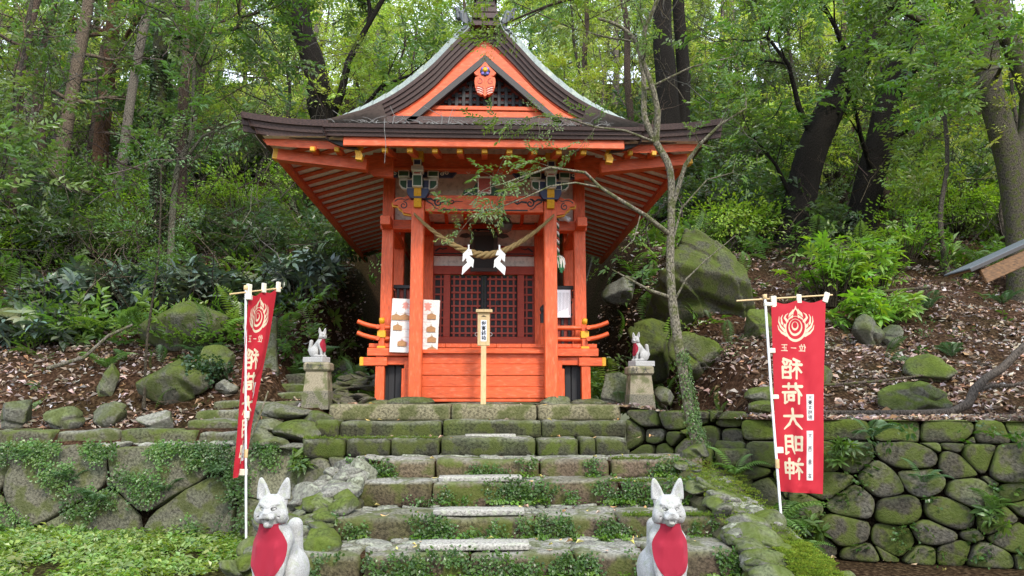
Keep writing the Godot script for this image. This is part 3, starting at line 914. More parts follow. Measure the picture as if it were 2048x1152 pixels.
	for s in [-1, 1]:
		one(root, "door_post", W(s * 0.55, 2.885, 11.1), Vector3(0.1, 0.93, 0.09), M.red_dark)
		lattice(root, "side_lattice", W(s * 0.69, 2.885, 11.12), 0.2, 0.93, 2, 8, 0.026, M.lattice_red, M.black)
		var door := one(root, "door", W(s * 0.262, 2.885, 11.135), Vector3(0.475, 0.925, 0.02), M.black)
		lattice(door, "lattice", W(s * 0.268, 2.885, 11.1), 0.44, 0.91, 5, 9, 0.027, M.lattice_red, M.black)
		one(door, "stile", W(s * 0.02, 2.885, 11.09), Vector3(0.036, 0.925, 0.05), M.black)
		one(door, "lock_plate", W(s * 0.2, 2.93, 11.085), Vector3(0.05, 0.06, 0.01), M.black)
		mb = Mb.new()
		var ring := []
		var rr := []
		for k in 13:
			ring.append(W(s * 0.1 + cos(TAU * k / 12) * 0.026, 2.46 + sin(TAU * k / 12) * 0.026, 11.06))
			rr.append(0.006)
		mb.tube(ring, rr, 5, false)
		part(door, "door_ring", mb, M.white_line)
	# name plaque, dark and leaning forward
	var pq := Basis(Vector3.RIGHT, 0.2)
	one(root, "name_plaque", W(0, 3.66, 10.85), Vector3(0.3, 0.48, 0.04), M.black, pq)
	for s in [-1, 1]:
		one(root, "plaque_frame", W(s * 0.17, 3.66, 10.84), Vector3(0.06, 0.54, 0.06), M.edging, pq)
		one(root, "plaque_frame", W(0, 3.66 + s * 0.26, 10.84 + s * -0.05), Vector3(0.4, 0.06, 0.06), M.edging, pq)
		mb = Mb.new()
		mb.prism(PackedVector2Array([Vector2(0, 0), Vector2(s * 0.08, 0.05), Vector2(s * 0.16, 0.035), Vector2(s * 0.2, -0.01), Vector2(s * 0.1, -0.03)]), Transform3D(pq, W(s * 0.17, 3.88, 10.8)), 0.04)
		part(root, "plaque_wing", mb, M.edging)
	# floor, apron and underframe
	for k in 9:
		one(root, "floor_plank", W((k - 4) * 0.3225, 2.185, 10.36), Vector3(0.319, 0.05, 1.62), M.red_d, Basis.IDENTITY, 0.004)
	one(root, "floor_beam", W(0, 2.125, 9.62), Vector3(2.84, 0.07, 0.12), M.red_h)
	one(root, "floor_beam", W(0, 2.13, 11.0), Vector3(2.84, 0.08, 0.12), M.red_h)
	for k in 4:
		one(root, "apron_board", W(0, 1.595 + k * 0.141, 9.45 + (0.012 if k % 2 else 0.0)), Vector3(1.53, 0.139, 0.04), M.red_h, Basis.IDENTITY, 0.005)
	one(root, "apron_rail", W(0, 2.1, 9.43), Vector3(1.53, 0.05, 0.1), M.red_h)
	one(root, "apron_end", W(0, 1.5, 9.47), Vector3(1.53, 0.045, 0.05), M.red_h)
	for s in [-1, 1]:
		one(root, "floor_post", W(s * 1.3, 1.78, 9.58), Vector3(0.115, 0.62, 0.115), M.red_v)
		one(root, "floor_post", W(s * 1.3, 1.78, 11.0), Vector3(0.115, 0.62, 0.115), M.red_v)
		var nb := one(root, "nose_beam", W(s * 1.36, 1.98, 9.56), Vector3(0.3, 0.105, 0.11), M.red_h)
		one(nb, "yellow_end", W(s * 1.53, 1.98, 9.56), Vector3(0.05, 0.11, 0.115), M.yellow)
		one(root, "floor_edge", W(s * 1.15, 2.1, 9.53), Vector3(0.62, 0.1, 0.08), M.red_h)
		one(root, "under_beam", W(s * 1.1, 1.99, 9.6), Vector3(0.4, 0.1, 0.1), M.red_h)
		one(root, "under_board", W(s * 1.08, 1.72, 9.72), Vector3(0.4, 0.5, 0.04), M.black)
		for k in 3:
			one(root, "under_board", W(s * (1.0 + k * 0.085), 1.72, 9.69), Vector3(0.078, 0.46, 0.02), M.black)
		one(root, "stair_cheek", W(s * 0.95, 1.6, 9.47), Vector3(0.14, 0.2, 0.06), M.red_v)
		one(root, "stair_cheek", W(s * 0.975, 1.79, 9.48), Vector3(0.09, 0.2, 0.06), M.red_v)
		one(root, "stair_cheek", W(s * 0.96, 1.93, 9.49), Vector3(0.06, 0.1, 0.06), M.red_v)
		one(root, "wall_below", W(s * 1.2, 1.75, 13.3), Vector3(0.1, 0.75, 4.4), M.red_dark)
		# railing: post, two rails with swept-up ends, yellow blocks
		one(root, "railing_post", W(s * 1.29, 2.26, 9.55), Vector3(0.075, 0.36, 0.075), M.red_v)
		for y in [2.12, 2.325]:
			one(root, "yellow_block", W(s * 1.29, y, 9.55), Vector3(0.105, 0.09 if y > 2.2 else 0.11, 0.105), M.yellow)
		mb = Mb.new()
		mb.lathe(W(s * 1.29, 2.495, 9.52), [Vector2(0.0, -0.045), Vector2(0.034, -0.03), Vector2(0.036, 0.03), Vector2(0.0, 0.045)], 12, Basis(Vector3.RIGHT, 0.5))
		part(root, "yellow_knob", mb, M.yellow)
		for y in [2.27, 2.415]:
			mb = Mb.new()
			var pth := []
			var rad := []
			for k in 10:
				var t := k / 9.0
				pth.append(W(s * lerpf(0.88, 1.6, t), y + 0.075 * pow(maxf(0.0, (t - 0.55) / 0.45), 2.0), 9.55))
				rad.append(0.029)
			mb.tube(pth, rad, 8)
			part(root, "railing_rail", mb, M.red_h)
			mb = Mb.new()
			mb.tube([W(s * 1.33, y, 9.45), W(s * 1.33, y, 11.4)], [0.028, 0.028], 8)
			part(root, "railing_rail", mb, M.red_d)
		# newel with black finial and the handrail of the front stair
		one(root, "newel", W(s * 0.765, 2.3, 9.6), Vector3(0.075, 0.36, 0.075), M.red_v)
		mb = Mb.new()
		mb.lathe(W(s * 0.765, 2.48, 9.6), [Vector2(0.038, 0), Vector2(0.04, 0.1), Vector2(0.046, 0.11), Vector2(0.03, 0.125), Vector2(0.028, 0.14), Vector2(0.045, 0.175), Vector2(0.035, 0.21), Vector2(0.008, 0.235), Vector2(0.0, 0.25)], 12)
		part(root, "finial", mb, M.black)
		mb = Mb.new()
		mb.tube([W(s * 0.765, 2.42, 9.58), W(s * 0.775, 2.38, 9.5), W(s * 0.785, 2.22, 9.42), W(s * 0.79, 2.05, 9.4)], [0.024, 0.024, 0.024, 0.024], 8)
		part(root, "handrail", mb, M.red_v)


func shrine_things() -> void:
	var mb: Mb
	# straw rope
	var rope := thing("straw_rope", "thick twisted straw rope hanging in a curve between the two front pillars of the shrine", "rope", W(0, 3.8, 9.16))
	for k in 3:
		mb = Mb.new()
		var pth := []
		var rad := []
		for j in 141:
			var t := j / 140.0
			var x := lerpf(-0.875, 0.875, t)
			var sag := 0.52 * (1.0 - pow(absf(x) / 0.875, 1.7))
			var thick := lerpf(0.012, 0.036, pow(1.0 - absf(x) / 0.875, 0.8)) * (1.0 + 0.05 * nz.get_noise_2d(t * 400.0, k * 9.0))
			var a := TAU * (t * 7.0 + k / 3.0)
			pth.append(W(x, 3.8 - sag + cos(a) * thick * 0.75, 9.16 + sin(a) * thick * 0.75))
			rad.append(thick * 0.78)
		mb.tube(pth, rad, 7, true, 0.18, nz)
		part(rope, "strand", mb, M.straw)
	for s in [-1, 1]:
		var sh := thing("paper_streamer", "white zigzag paper streamer on the straw rope, %s" % ["nearer the board of plaques", "nearer the hanging bell"][0 if s < 0 else 1], "paper streamer", W(s * 0.19, 3.33, 9.12), s * 0.15 + 0.05, "paper streamers on the straw rope")
		mb = Mb.new()
		mb.box(Vector3(0, 0.03, 0), Vector3(0.02, 0.09, 0.003), Basis.IDENTITY, 0.001)
		mb.quad(Vector3(-0.03, 0, 0.004), Vector3(0.03, 0.015, 0.004), Vector3(0.05, -0.06, 0.004), Vector3(-0.05, -0.06, 0.004), Vector3.BACK)
		place(sh, "paper_tab", mb.mesh(), M.paper)
		for k in 3:
			var f := Mb.new()
			var z := 0.012 + 0.014 * k
			var x: float = [-0.035, 0.025, -0.01][k] * (1.0 if s < 0 else -1.0)
			var y: float = [-0.06, -0.13, -0.21][k]
			var w: float = [0.06, 0.075, 0.1][k]
			var sl: float = [0.035, -0.045, 0.055][k] * (1.0 if s < 0 else -1.0)
			f.quad(Vector3(x - w * 0.6, y + 0.05 - sl, z), Vector3(x + w * 0.6, y + 0.05 + sl, z + 0.01), Vector3(x + w * 0.45, y - 0.05 + sl, z + 0.012), Vector3(x - w * 0.7, y - 0.05 - sl, z - 0.006), Vector3.BACK)
			place(sh, "paper_fold", f.mesh(), M.paper)
	# bell and its rope
	var bell := thing("bell", "round grey metal bell hanging under the shrine's front beam", "bell", W(0.27, 3.84, 9.85))
	mb = Mb.new()
	mb.lathe(W(0.27, 3.83, 9.85), [Vector2(0.0, -0.105), Vector2(0.05, -0.1), Vector2(0.09, -0.075), Vector2(0.105, -0.03), Vector2(0.112, -0.012), Vector2(0.112, 0.0), Vector2(0.104, 0.01), Vector2(0.095, 0.05), Vector2(0.07, 0.085), Vector2(0.03, 0.105), Vector2(0.0, 0.11)], 20)
	part(bell, "bell_body", mb, M.bell)
	mb = Mb.new()
	mb.tube([W(0.27, 3.93, 9.85), W(0.27, 4.32, 9.85)], [0.015, 0.015], 6)
	part(bell, "cord", mb, M.straw)
	mb = Mb.new()
	for k in 14:
		var a := TAU * k / 14
		mb.quad(W(0.27 + cos(a) * 0.03, 3.98, 9.85 + sin(a) * 0.03), W(0.27 + cos(a + 0.4) * 0.03, 3.98, 9.85 + sin(a + 0.4) * 0.03), W(0.27 + cos(a + 0.3) * 0.1, 3.93, 9.85 + sin(a + 0.3) * 0.1), W(0.27 + cos(a) * 0.1, 3.94, 9.85 + sin(a) * 0.1), Vector3(cos(a), 0.5, sin(a)))
	part(bell, "frill", mb, M.plaster)
	var br := thing("bell_rope", "twisted bell rope of green, white and red cords along the pillar by the hanging notice", "rope", W(0.935, 3.3, 9.42))
	for k in 3:
		mb = Mb.new()
		var pth := []
		var rad := []
		for j in 40:
			var t := j / 39.0
			var a := TAU * (t * 5.0 + k / 3.0)
			pth.append(W(0.935 + cos(a) * 0.018, 3.9 - t * 0.55, 9.42 + sin(a) * 0.018))
			rad.append(0.017)
		mb.tube(pth, rad, 6)
		part(br, "cord", mb, [M.green_paint, M.white_line, M.red_dark][k])
	for k in 2:
		mb = Mb.new()
		for j in 26:
			var a := TAU * j / 26.0
			var o := W(0.935 + k * 0.025 + cos(a) * 0.02, 3.36 - k * 0.03, 9.42 + sin(a) * 0.02)
			var e := o + Vector3(cos(a) * 0.05 + rng.randf_range(-0.02, 0.02), -0.16 - rng.randf() * 0.1 + k * 0.08, sin(a) * 0.05)
			mb.tube([o, o.lerp(e, 0.5) + Vector3(cos(a), 0.2, sin(a)) * 0.02, e], [0.008, 0.012, 0.006], 4, false)
		part(br, "tassel", mb, [M.green_bright, M.white_line][k])
	# security camera
	var cam := thing("security_camera", "small white security camera on a bracket beside the cloud-shaped beam end", "camera", W(1.07, 3.86, 9.66))
	mb = Mb.new()
	mb.lathe(W(1.05, 3.88, 9.62), [Vector2(0.0, -0.09), Vector2(0.034, -0.085), Vector2(0.036, 0.05), Vector2(0.026, 0.075), Vector2(0.0, 0.08)], 12, Basis(Vector3.FORWARD, -1.15))
	part(cam, "housing", mb, M.white_plastic)
	mb = Mb.new()
	mb.lathe(W(0.955, 3.83, 9.6), [Vector2(0.0, -0.02), Vector2(0.036, -0.018), Vector2(0.037, 0.02), Vector2(0.0, 0.022)], 12, Basis(Vector3.FORWARD, -1.15))
	part(cam, "lens_hood", mb, M.black)
	one(cam, "bracket", W(1.12, 3.87, 9.75), Vector3(0.03, 0.05, 0.14), M.white_plastic)
	# board with votive plaques
	var im := Image.create(128, 148, false, Image.FORMAT_RGB8)
	im.fill(Color(0.86, 0.85, 0.83))
	for k in 260:
		var p := Vector2(rng.randf() * 128, rng.randf() * 148)
		ink(im, p, p + Vector2(rng.randf_range(-6, 6), rng.randf_range(-3, 8)), 0.6, 0.3, Color(0.72, 0.71, 0.7))
	for g in [[36, "ko"], [96, "sai"]]:
		glyph(im, g[1], Vector2(g[0] - 9, 8), Vector2(20, 22), 1.5, Color(0.84, 0.55, 0.5))
	for k in 5:
		ink(im, Vector2(20, 40 + k * 22), Vector2(108, 40 + k * 22), 0.6, 0.6, Color(0.75, 0.6, 0.58))
	ink(im, Vector2(30, 120), Vector2(44, 124), 9.0, 6.0, Color(0.85, 0.72, 0.76))
	image_mat("ema_paper", im, 0.8)
	var eb := thing("plaque_board", "white board hung with small brown wooden plaques behind the front pillar", "board", W(-0.865, 2.08, 9.5))
	var tilt := Basis(Vector3.BACK, -0.035)
	one(eb, "backing", W(-0.865, 2.42, 9.44), Vector3(0.6, 0.68, 0.02), M.plaster, tilt)
	mb = Mb.new()
	var C := W(-0.865, 2.42, 9.426)
	mb.tri(C + tilt * Vector3(-0.295, 0.335, 0), C + tilt * Vector3(0.295, 0.335, 0), C + tilt * Vector3(0.295, -0.335, 0), Vector3.BACK, Vector2(0, 0), Vector2(1, 0), Vector2(1, 1))
	mb.tri(C + tilt * Vector3(-0.295, 0.335, 0), C + tilt * Vector3(0.295, -0.335, 0), C + tilt * Vector3(-0.295, -0.335, 0), Vector3.BACK, Vector2(0, 0), Vector2(1, 1), Vector2(0, 1))
	part(eb, "printed_sheet", mb, M.ema_paper)
	for q in [[-1.1, 2.53, "in the upper row by the corner pillar"], [-0.99, 2.53, "in the upper row next to the front pillar"], [-1.08, 2.4, "in the second row by the corner pillar"], [-1.02, 2.2, "low down between the railing rails"], [-0.655, 2.54, "top one on the strip inside the pillar"], [-0.66, 2.38, "second one on the strip inside the pillar"], [-0.65, 2.25, "third one on the strip inside the pillar"], [-0.645, 2.12, "lowest on the strip inside the pillar"]]:
		mb = Mb.new()
		mb.prism(PackedVector2Array([Vector2(-0.055, -0.035), Vector2(0.055, -0.035), Vector2(0.055, 0.02), Vector2(0.0, 0.042), Vector2(-0.055, 0.02)]), Transform3D(tilt, W(q[0], q[1], 9.423)), 0.009)
		var e := thing("votive_plaque", "small brown wooden votive plaque, " + q[2], "plaque", W(q[0], q[1], 9.42), 0.0, "votive plaques on the white board")
		part(e, "board", mb, M.plaque_wood)
		mb = Mb.new()
		mb.tube([W(q[0] - 0.012, q[1] + 0.03, 9.412), W(q[0], q[1] + 0.07, 9.415), W(q[0] + 0.012, q[1] + 0.03, 9.412)], [0.003, 0.003, 0.003], 4)
		part(e, "string", mb, M.straw)
	# notice
	im = Image.create(80, 150, false, Image.FORMAT_RGB8)
	im.fill(Color(0.93, 0.94, 0.97))
	for k in 9:
		var y := 16.0
		while y < 136.0 - (k * 37 % 40):
			var l := rng.randf_range(2.0, 5.0)
			ink(im, Vector2(72 - k * 8, y), Vector2(72 - k * 8 + rng.randf_range(-1.5, 1.5), y + l), 1.1, 0.8, Color(0.35, 0.36, 0.4))
			y += l + 2.4
	image_mat("notice_paper", im, 0.35)
	var no := thing("notice", "white printed notice in a clear sleeve hung on the black lattice", "notice", W(1.06, 2.58, 9.87))
	mb = Mb.new()
	mb.box(W(1.06, 2.77, 9.875), Vector3(0.195, 0.375, 0.006), Basis.IDENTITY, 0.001)
	part(no, "sleeve", mb, M.white_plastic)
	mb = Mb.new()
	mb.tri(W(0.967, 2.955, 9.868), W(1.153, 2.955, 9.868), W(1.153, 2.585, 9.868), Vector3.BACK, Vector2(0, 0), Vector2(1, 0), Vector2(1, 1))
	mb.tri(W(0.967, 2.955, 9.868), W(1.153, 2.585, 9.868), W(0.967, 2.585, 9.868), Vector3.BACK, Vector2(0, 0), Vector2(1, 1), Vector2(0, 1))
	part(no, "printed_page", mb, M.notice_paper)
	# offertory sign
	im = Image.create(56, 220, false, Image.FORMAT_RGB8)
	im.fill(Color(0.93, 0.94, 0.97))
	for k in 4:
		glyph(im, ["go", "sai", "sen", "bako"][k], Vector2(5, 10 + k * 51), Vector2(46, 48), 2.9, Color(0.04, 0.05, 0.08))
	image_mat("sign_paper", im, 0.6)
	var sg := thing("offertory_sign", "pale wooden post with a capped board reading offertory box in black characters", "sign", W(0.0, 1.45, 9.05))
	one(sg, "post", W(0.0, 1.83, 9.05), Vector3(0.065, 0.78, 0.05), M.pale_wood)
	var bd := one(sg, "board", W(0.0, 2.345, 9.04), Vector3(0.148, 0.4, 0.04), M.pale_wood)
	one(sg, "cap", W(0.005, 2.565, 9.03), Vector3(0.2, 0.038, 0.09), M.pale_wood)
	mb = Mb.new()
	for t in [[0, 1, 2], [0, 2, 3]]:
		var c := [W(-0.034, 2.455, 9.0165), W(0.034, 2.455, 9.0165), W(0.034, 2.2, 9.0165), W(-0.034, 2.2, 9.0165)]
		var u := [Vector2(0, 0), Vector2(1, 0), Vector2(1, 1), Vector2(0, 1)]
		mb.tri(c[t[0]], c[t[1]], c[t[2]], Vector3.BACK, u[t[0]], u[t[1]], u[t[2]])
	part(bd, "paper_strip", mb, M.sign_paper)
	mb = Mb.new()
	mb.stroke([Vector2(-0.028, 0), Vector2(-0.01, 0.006), Vector2(0.01, 0.006), Vector2(0.03, 0)], 0.006, 0.008, Transform3D(Basis.IDENTITY, W(0, 2.495, 9.0195)), 0.003)
	mb.stroke([Vector2(-0.012, 0.01), Vector2(0.012, 0.01)], 0.012, 0.012, Transform3D(Basis.IDENTITY, W(0, 2.495, 9.0195)), 0.003)
	part(bd, "mark", mb, M.black)
	# twigs and dead leaves lying on the front roof
	mb = Mb.new()
	for k in 90:
		var p := W(rng.randf_range(-1.75, 1.5), 4.62, rng.randf_range(8.13, 8.6))
		p.y = 4.575 + (-p.z - 8.1) * 0.37
		var dr := Vector3(rng.randf_range(-1, 1), rng.randf_range(0.0, 0.35), rng.randf_range(-0.5, 0.5)).normalized() * rng.randf_range(0.05, 0.22)
		mb.tube([p, p + dr * 0.5 + Vector3(0, 0.02, 0), p + dr], [0.004, 0.003, 0.002], 4, false)
	for k in 3:
		var p := W([-1.05, -0.42, -0.5][k], 4.6, 8.2)
		mb.tube([p, p + Vector3(0.02, 0.1, 0), p + Vector3([-0.03, 0.06, -0.2][k], 0.22, 0)], [0.005, 0.004, 0.002], 4, false)
	mb.tube([W(-1.13, 4.6, 8.14), W(-1.12, 4.62, 8.08), W(-1.12, 4.5, 8.06), W(-1.1, 4.32, 8.07), W(-1.11, 4.1, 8.08)], [0.003, 0.003, 0.003, 0.003, 0.002], 4, false)
	var tw := part(self, "twig_litter", mb, M.grey_wood)
	tag(tw, "dry twigs and dead leaves lying along the edge of the lower front roof", "twigs", "", "stuff")
# ---------- ground, stones, steps and walls ----------
func wall_d(x: float) -> float:    # how far off the upper terrace begins
	if x < -1.9:
		return 8.6 + 0.107 * (-1.9 - x)
	if x < 1.66:
		return 9.15
	if x < 2.55:
		return lerpf(8.9, 8.2, (x - 1.66) / 0.89)
	if x < 2.91:
		return lerpf(8.2, 7.8, (x - 2.55) / 0.36)
	return maxf(7.8 - 0.38 * (x - 2.91), 3.0)


func hill(x: float, d: float) -> float:
	var y := 1.42
	var d0 := 16.0
	if x < 0.0:
		var e := smoothstep(2.25, 2.5, -x)
		y = lerpf(lerpf(0.97, 1.42, smoothstep(8.9, 9.1, d)), lerpf(0.97, 1.16, smoothstep(8.9, 9.15, d)), e)
		y += 0.42 * smoothstep(9.2, 10.6, d) * e
		d0 = lerpf(16.0, 9.9, smoothstep(1.9, 3.0, -x))
	else:
		y = lerpf(1.42, 1.3, smoothstep(1.7, 2.4, x))
		d0 = lerpf(16.0, 8.3, smoothstep(1.7, 3.4, x))
	var r := maxf(0.0, d - d0)
	y += 0.49 * minf(r, 8.5) + 0.62 * clampf(r - 8.5, 0.0, 20.0) + 0.02 * maxf(0.0, r - 25.0)
	var w := smoothstep(0.3, 3.0, r)
	y += w * (0.3 * nz.get_noise_2d(x * 9.0, d * 9.0) + 0.08 * nz.get_noise_2d(x * 40.0 + 50.0, d * 40.0))
	return y


func weld(v: PackedVector3Array, ix: PackedInt32Array, tint: Callable) -> ArrayMesh:   # smooth normals, then a colour for each vertex
	var a := []
	a.resize(Mesh.ARRAY_MAX)
	a[Mesh.ARRAY_VERTEX] = v
	a[Mesh.ARRAY_INDEX] = ix
	var st := SurfaceTool.new()
	st.create_from_arrays(a)
	st.deindex()
	st.index()
	st.generate_normals()
	a = st.commit_to_arrays()
	var c := PackedColorArray()
	var vv: PackedVector3Array = a[Mesh.ARRAY_VERTEX]
	var nn: PackedVector3Array = a[Mesh.ARRAY_NORMAL]
	c.resize(vv.size())
	for k in vv.size():
		c[k] = tint.call(vv[k], nn[k])
	a[Mesh.ARRAY_COLOR] = c
	a[Mesh.ARRAY_TANGENT] = null
	var m := ArrayMesh.new()
	m.add_surface_from_arrays(Mesh.PRIMITIVE_TRIANGLES, a)
	return m


const MOSS := Color(0.06, 0.082, 0.022)
const MOSS_BRIGHT := Color(0.12, 0.165, 0.025)


func stone_tint(tone: Color, moss: float, at: Vector3) -> Callable:   # moss settles on what faces up
	var g := rng.randf_range(0.85, 1.12)
	return func(p: Vector3, n: Vector3) -> Color:
		var q := (p + at) * 10.0
		var k := nz.get_noise_3dv(q)
		var k2 := nz.get_noise_3dv(q * 4.0 + Vector3(31, 7, 3))
		var c := tone * (g * (1.0 + 0.25 * k + 0.2 * k2))
		var up := smoothstep(-0.25, 0.75, n.y + 0.7 * k + 0.35 * k2)
		var m := clampf(moss * up * 1.15 + moss * 0.25 * k, 0.0, 0.95)
		c = c.lerp(MOSS.lerp(MOSS_BRIGHT, clampf(0.3 + k2 * 1.3 + n.y * 0.25, 0.0, 1.0)), m)
		c.a = 1.0
		return c


func rock_mesh(half: Vector3, sd: int, tone: Color, moss: float, res := 9, facets := 11, at := Vector3.ZERO) -> ArrayMesh:
	rng.seed = sd * 7919 + 13
	var pl := []
	for k in facets:
		var q := rv().normalized()
		pl.append([q, rng.randf_range(0.52, 0.9)])
	var off := Vector3(sd * 13.7, sd * 5.1, sd * 2.3)
	var v := PackedVector3Array()
	var ix := PackedInt32Array()
	for f in 6:
		var ax := f / 2
		var sg := 1.0 if f % 2 == 0 else -1.0
		var base := v.size()
		for i in res + 1:
			for j in res + 1:
				var p := Vector3.ZERO
				p[ax] = sg
				p[(ax + 1) % 3] = (2.0 * i / res - 1.0)
				p[(ax + 2) % 3] = (2.0 * j / res - 1.0)
				p = p.normalized()
				var r := 1.0
				for q in pl:
					var dt: float = p.dot(q[0])
					if dt > 0.05:
						var h: float = q[1] / dt
						r = minf(r, h)
				var w := p * r * half
				var k2 := nz.get_noise_3dv(w * 16.0 + off)
				r *= 1.0 + 0.07 * nz.get_noise_3dv(p * 12.0 + off) + clampf(0.03 / half.x, 0.016, 0.14) * nz.get_noise_3dv(w * 19.0 + off)
				r -= clampf(0.05 / half.x, 0.035, 0.12) * smoothstep(0.09, 0.0, absf(nz.get_noise_3dv(Vector3(w.x, w.y * 2.6 + w.x * 0.8, w.z) * 9.0 + off)))
				if half.x > 0.8:
					r += 0.055 * (pow(fposmod(w.dot(Vector3(0.42, 0.85, 0.2)) * 1.9 + 0.8 * nz.get_noise_3dv(w * 7.0), 1.0), 3.0) - 0.3)
					r -= 0.07 * smoothstep(0.12, 0.0, absf(nz.get_noise_3dv(Vector3(w.x * 0.6 + w.y * 0.8, w.y * 1.6 - w.x * 0.9, w.z) * 4.0)))
				r += 0.02 * k2
				v.append(p * r * half)
		for i in res:
			for j in res:
				var q := base + i * (res + 1) + j
				if sg > 0:
					ix.append_array([q, q + 1, q + res + 1, q + 1, q + res + 2, q + res + 1])
				else:
					ix.append_array([q, q + res + 1, q + 1, q + 1, q + res + 1, q + res + 2])
	return weld(v, ix, stone_tint(tone, moss, at))


func block_mesh(size: Vector3, sd: int, tone: Color, top: Color, moss: float, rough := 0.014, cell := 0.06, at := Vector3.ZERO) -> ArrayMesh:   # a hewn, worn block
	rng.seed = sd * 104729 + 5
	var h := size / 2.0
	var rad := minf(0.035, minf(h.y, h.z) * 0.5)
	var off := Vector3(sd * 3.7, sd * 11.3, sd * 1.9)
	var v := PackedVector3Array()
	var ix := PackedInt32Array()
	for f in 6:
		var ax := f / 2
		var sg := 1.0 if f % 2 == 0 else -1.0
		var a1 := (ax + 1) % 3
		var a2 := (ax + 2) % 3
		var n1 := clampi(int(size[a1] / cell), 3, 28)
		var n2 := clampi(int(size[a2] / cell), 3, 28)
		var base := v.size()
		for i in n1 + 1:
			for j in n2 + 1:
				var p := Vector3.ZERO
				p[ax] = sg * h[ax]
				p[a1] = h[a1] * sin((2.0 * i / n1 - 1.0) * PI / 2) if n1 < 5 else h[a1] * (2.0 * i / n1 - 1.0)
				p[a2] = h[a2] * sin((2.0 * j / n2 - 1.0) * PI / 2) if n2 < 5 else h[a2] * (2.0 * j / n2 - 1.0)
				var inn := Vector3(clampf(p.x, -h.x + rad, h.x - rad), clampf(p.y, -h.y + rad, h.y - rad), clampf(p.z, -h.z + rad, h.z - rad))
				var o := (p - inn).normalized()
				var w := 1.0 + 0.5 * float(absf(o.x) + absf(o.y) + absf(o.z) > 1.2)
				var q := inn + o * rad
				q += o * rough * w * (nz.get_noise_3dv(q * 22.0 + off) * 1.4 + nz.get_noise_3dv(q * 70.0 + off) * 0.7)
				q.y += 0.35 * rough * nz.get_noise_2d(q.x * 16.0 + off.x, 3.0) * signf(q.y)
				v.append(q)
		for i in n1:
			for j in n2:
				var q := base + i * (n2 + 1) + j
				var w := n2 + 1
				if sg > 0:
					ix.append_array([q, q + 1, q + w, q + 1, q + w + 1, q + w])
				else:
					ix.append_array([q, q + w, q + 1, q + 1, q + w, q + w + 1])
	var inner := stone_tint(tone, moss, at)
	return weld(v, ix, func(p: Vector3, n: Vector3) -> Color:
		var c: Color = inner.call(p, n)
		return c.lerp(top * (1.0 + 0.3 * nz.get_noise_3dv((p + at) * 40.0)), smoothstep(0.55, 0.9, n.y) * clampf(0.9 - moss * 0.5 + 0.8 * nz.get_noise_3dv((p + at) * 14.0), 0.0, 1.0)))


func pillow_mesh(poly: PackedVector2Array, thick: float, sd: int, tone: Color, moss: float, up: Basis, at: Vector3, K := 22) -> ArrayMesh:   # a stone that fills a cell of the wall
	rng.seed = sd * 15485863 + 1
	var cen := Vector2.ZERO
	for p in poly:
		cen += p
	cen /= poly.size()
	var per := 0.0
	for k in poly.size():
		per += poly[k].distance_to(poly[(k + 1) % poly.size()])
	var ring := PackedVector2Array()
	var acc := 0.0
	var nxt := 0.0
	for k in poly.size():
		var a := poly[k]
		var b := poly[(k + 1) % poly.size()]
		var l := a.distance_to(b)
		while nxt < acc + l and ring.size() < K:
			ring.append(a.lerp(b, (nxt - acc) / maxf(l, 1e-6)))
			nxt += per / K
		acc += l
	while ring.size() < K:
		ring.append(poly[0])
	var sm := PackedVector2Array()
	for k in K:
		sm.append((ring[(k + K - 1) % K] + ring[k] * 1.6 + ring[(k + 1) % K]) / 3.6)
	var v := PackedVector3Array()
	var ix := PackedInt32Array()
	var off := Vector3(sd * 7.7, sd * 1.3, 0)
	var tx := rng.randf_range(-0.4, 0.4)
	var ty := rng.randf_range(-0.45, 0.25)
	var lv := [[1.0, -0.35], [1.0, 0.45], [0.985, 0.74], [0.92, 0.93], [0.7, 1.0], [0.35, 1.02]]
	for r in lv.size():
		for k in K:
			var p: Vector2 = cen + (sm[k] - cen) * lv[r][0]
			var q := Vector3(p.x, p.y, thick * lv[r][1])
			if r > 0:
				q.z += thick * (tx * (p.x - cen.x) + ty * (p.y - cen.y)) / maxf(per * 0.2, 0.05) * lv[r][1]
				var s := clampf(per * 0.019, 0.006, 0.034)
				q += Vector3(nz.get_noise_3dv(q * 40.0 + off), nz.get_noise_3dv(q * 40.0 + off + Vector3(9, 0, 0)), 1.6 * nz.get_noise_3dv(q * 30.0 + off)) * s
			v.append(up * q)
	v.append(up * Vector3(cen.x, cen.y, thick * 1.03))
	for r in lv.size() - 1:
		for k in K:
			var a := r * K + k
			var b := r * K + (k + 1) % K
			ix.append_array([a, a + K, b, b, a + K, b + K])
	var e := (lv.size() - 1) * K
	for k in K:
		ix.append_array([e + k, v.size() - 1, e + (k + 1) % K])
	if not Geometry2D.is_polygon_clockwise(poly):   # in Godot's 2D sense y runs down, so this is the winding seen from the front
		pass
	var area := 0.0
	for k in K:
		area += sm[k].cross(sm[(k + 1) % K])
	if area < 0.0:
		ix.reverse()
	return weld(v, ix, stone_tint(tone, moss, at))


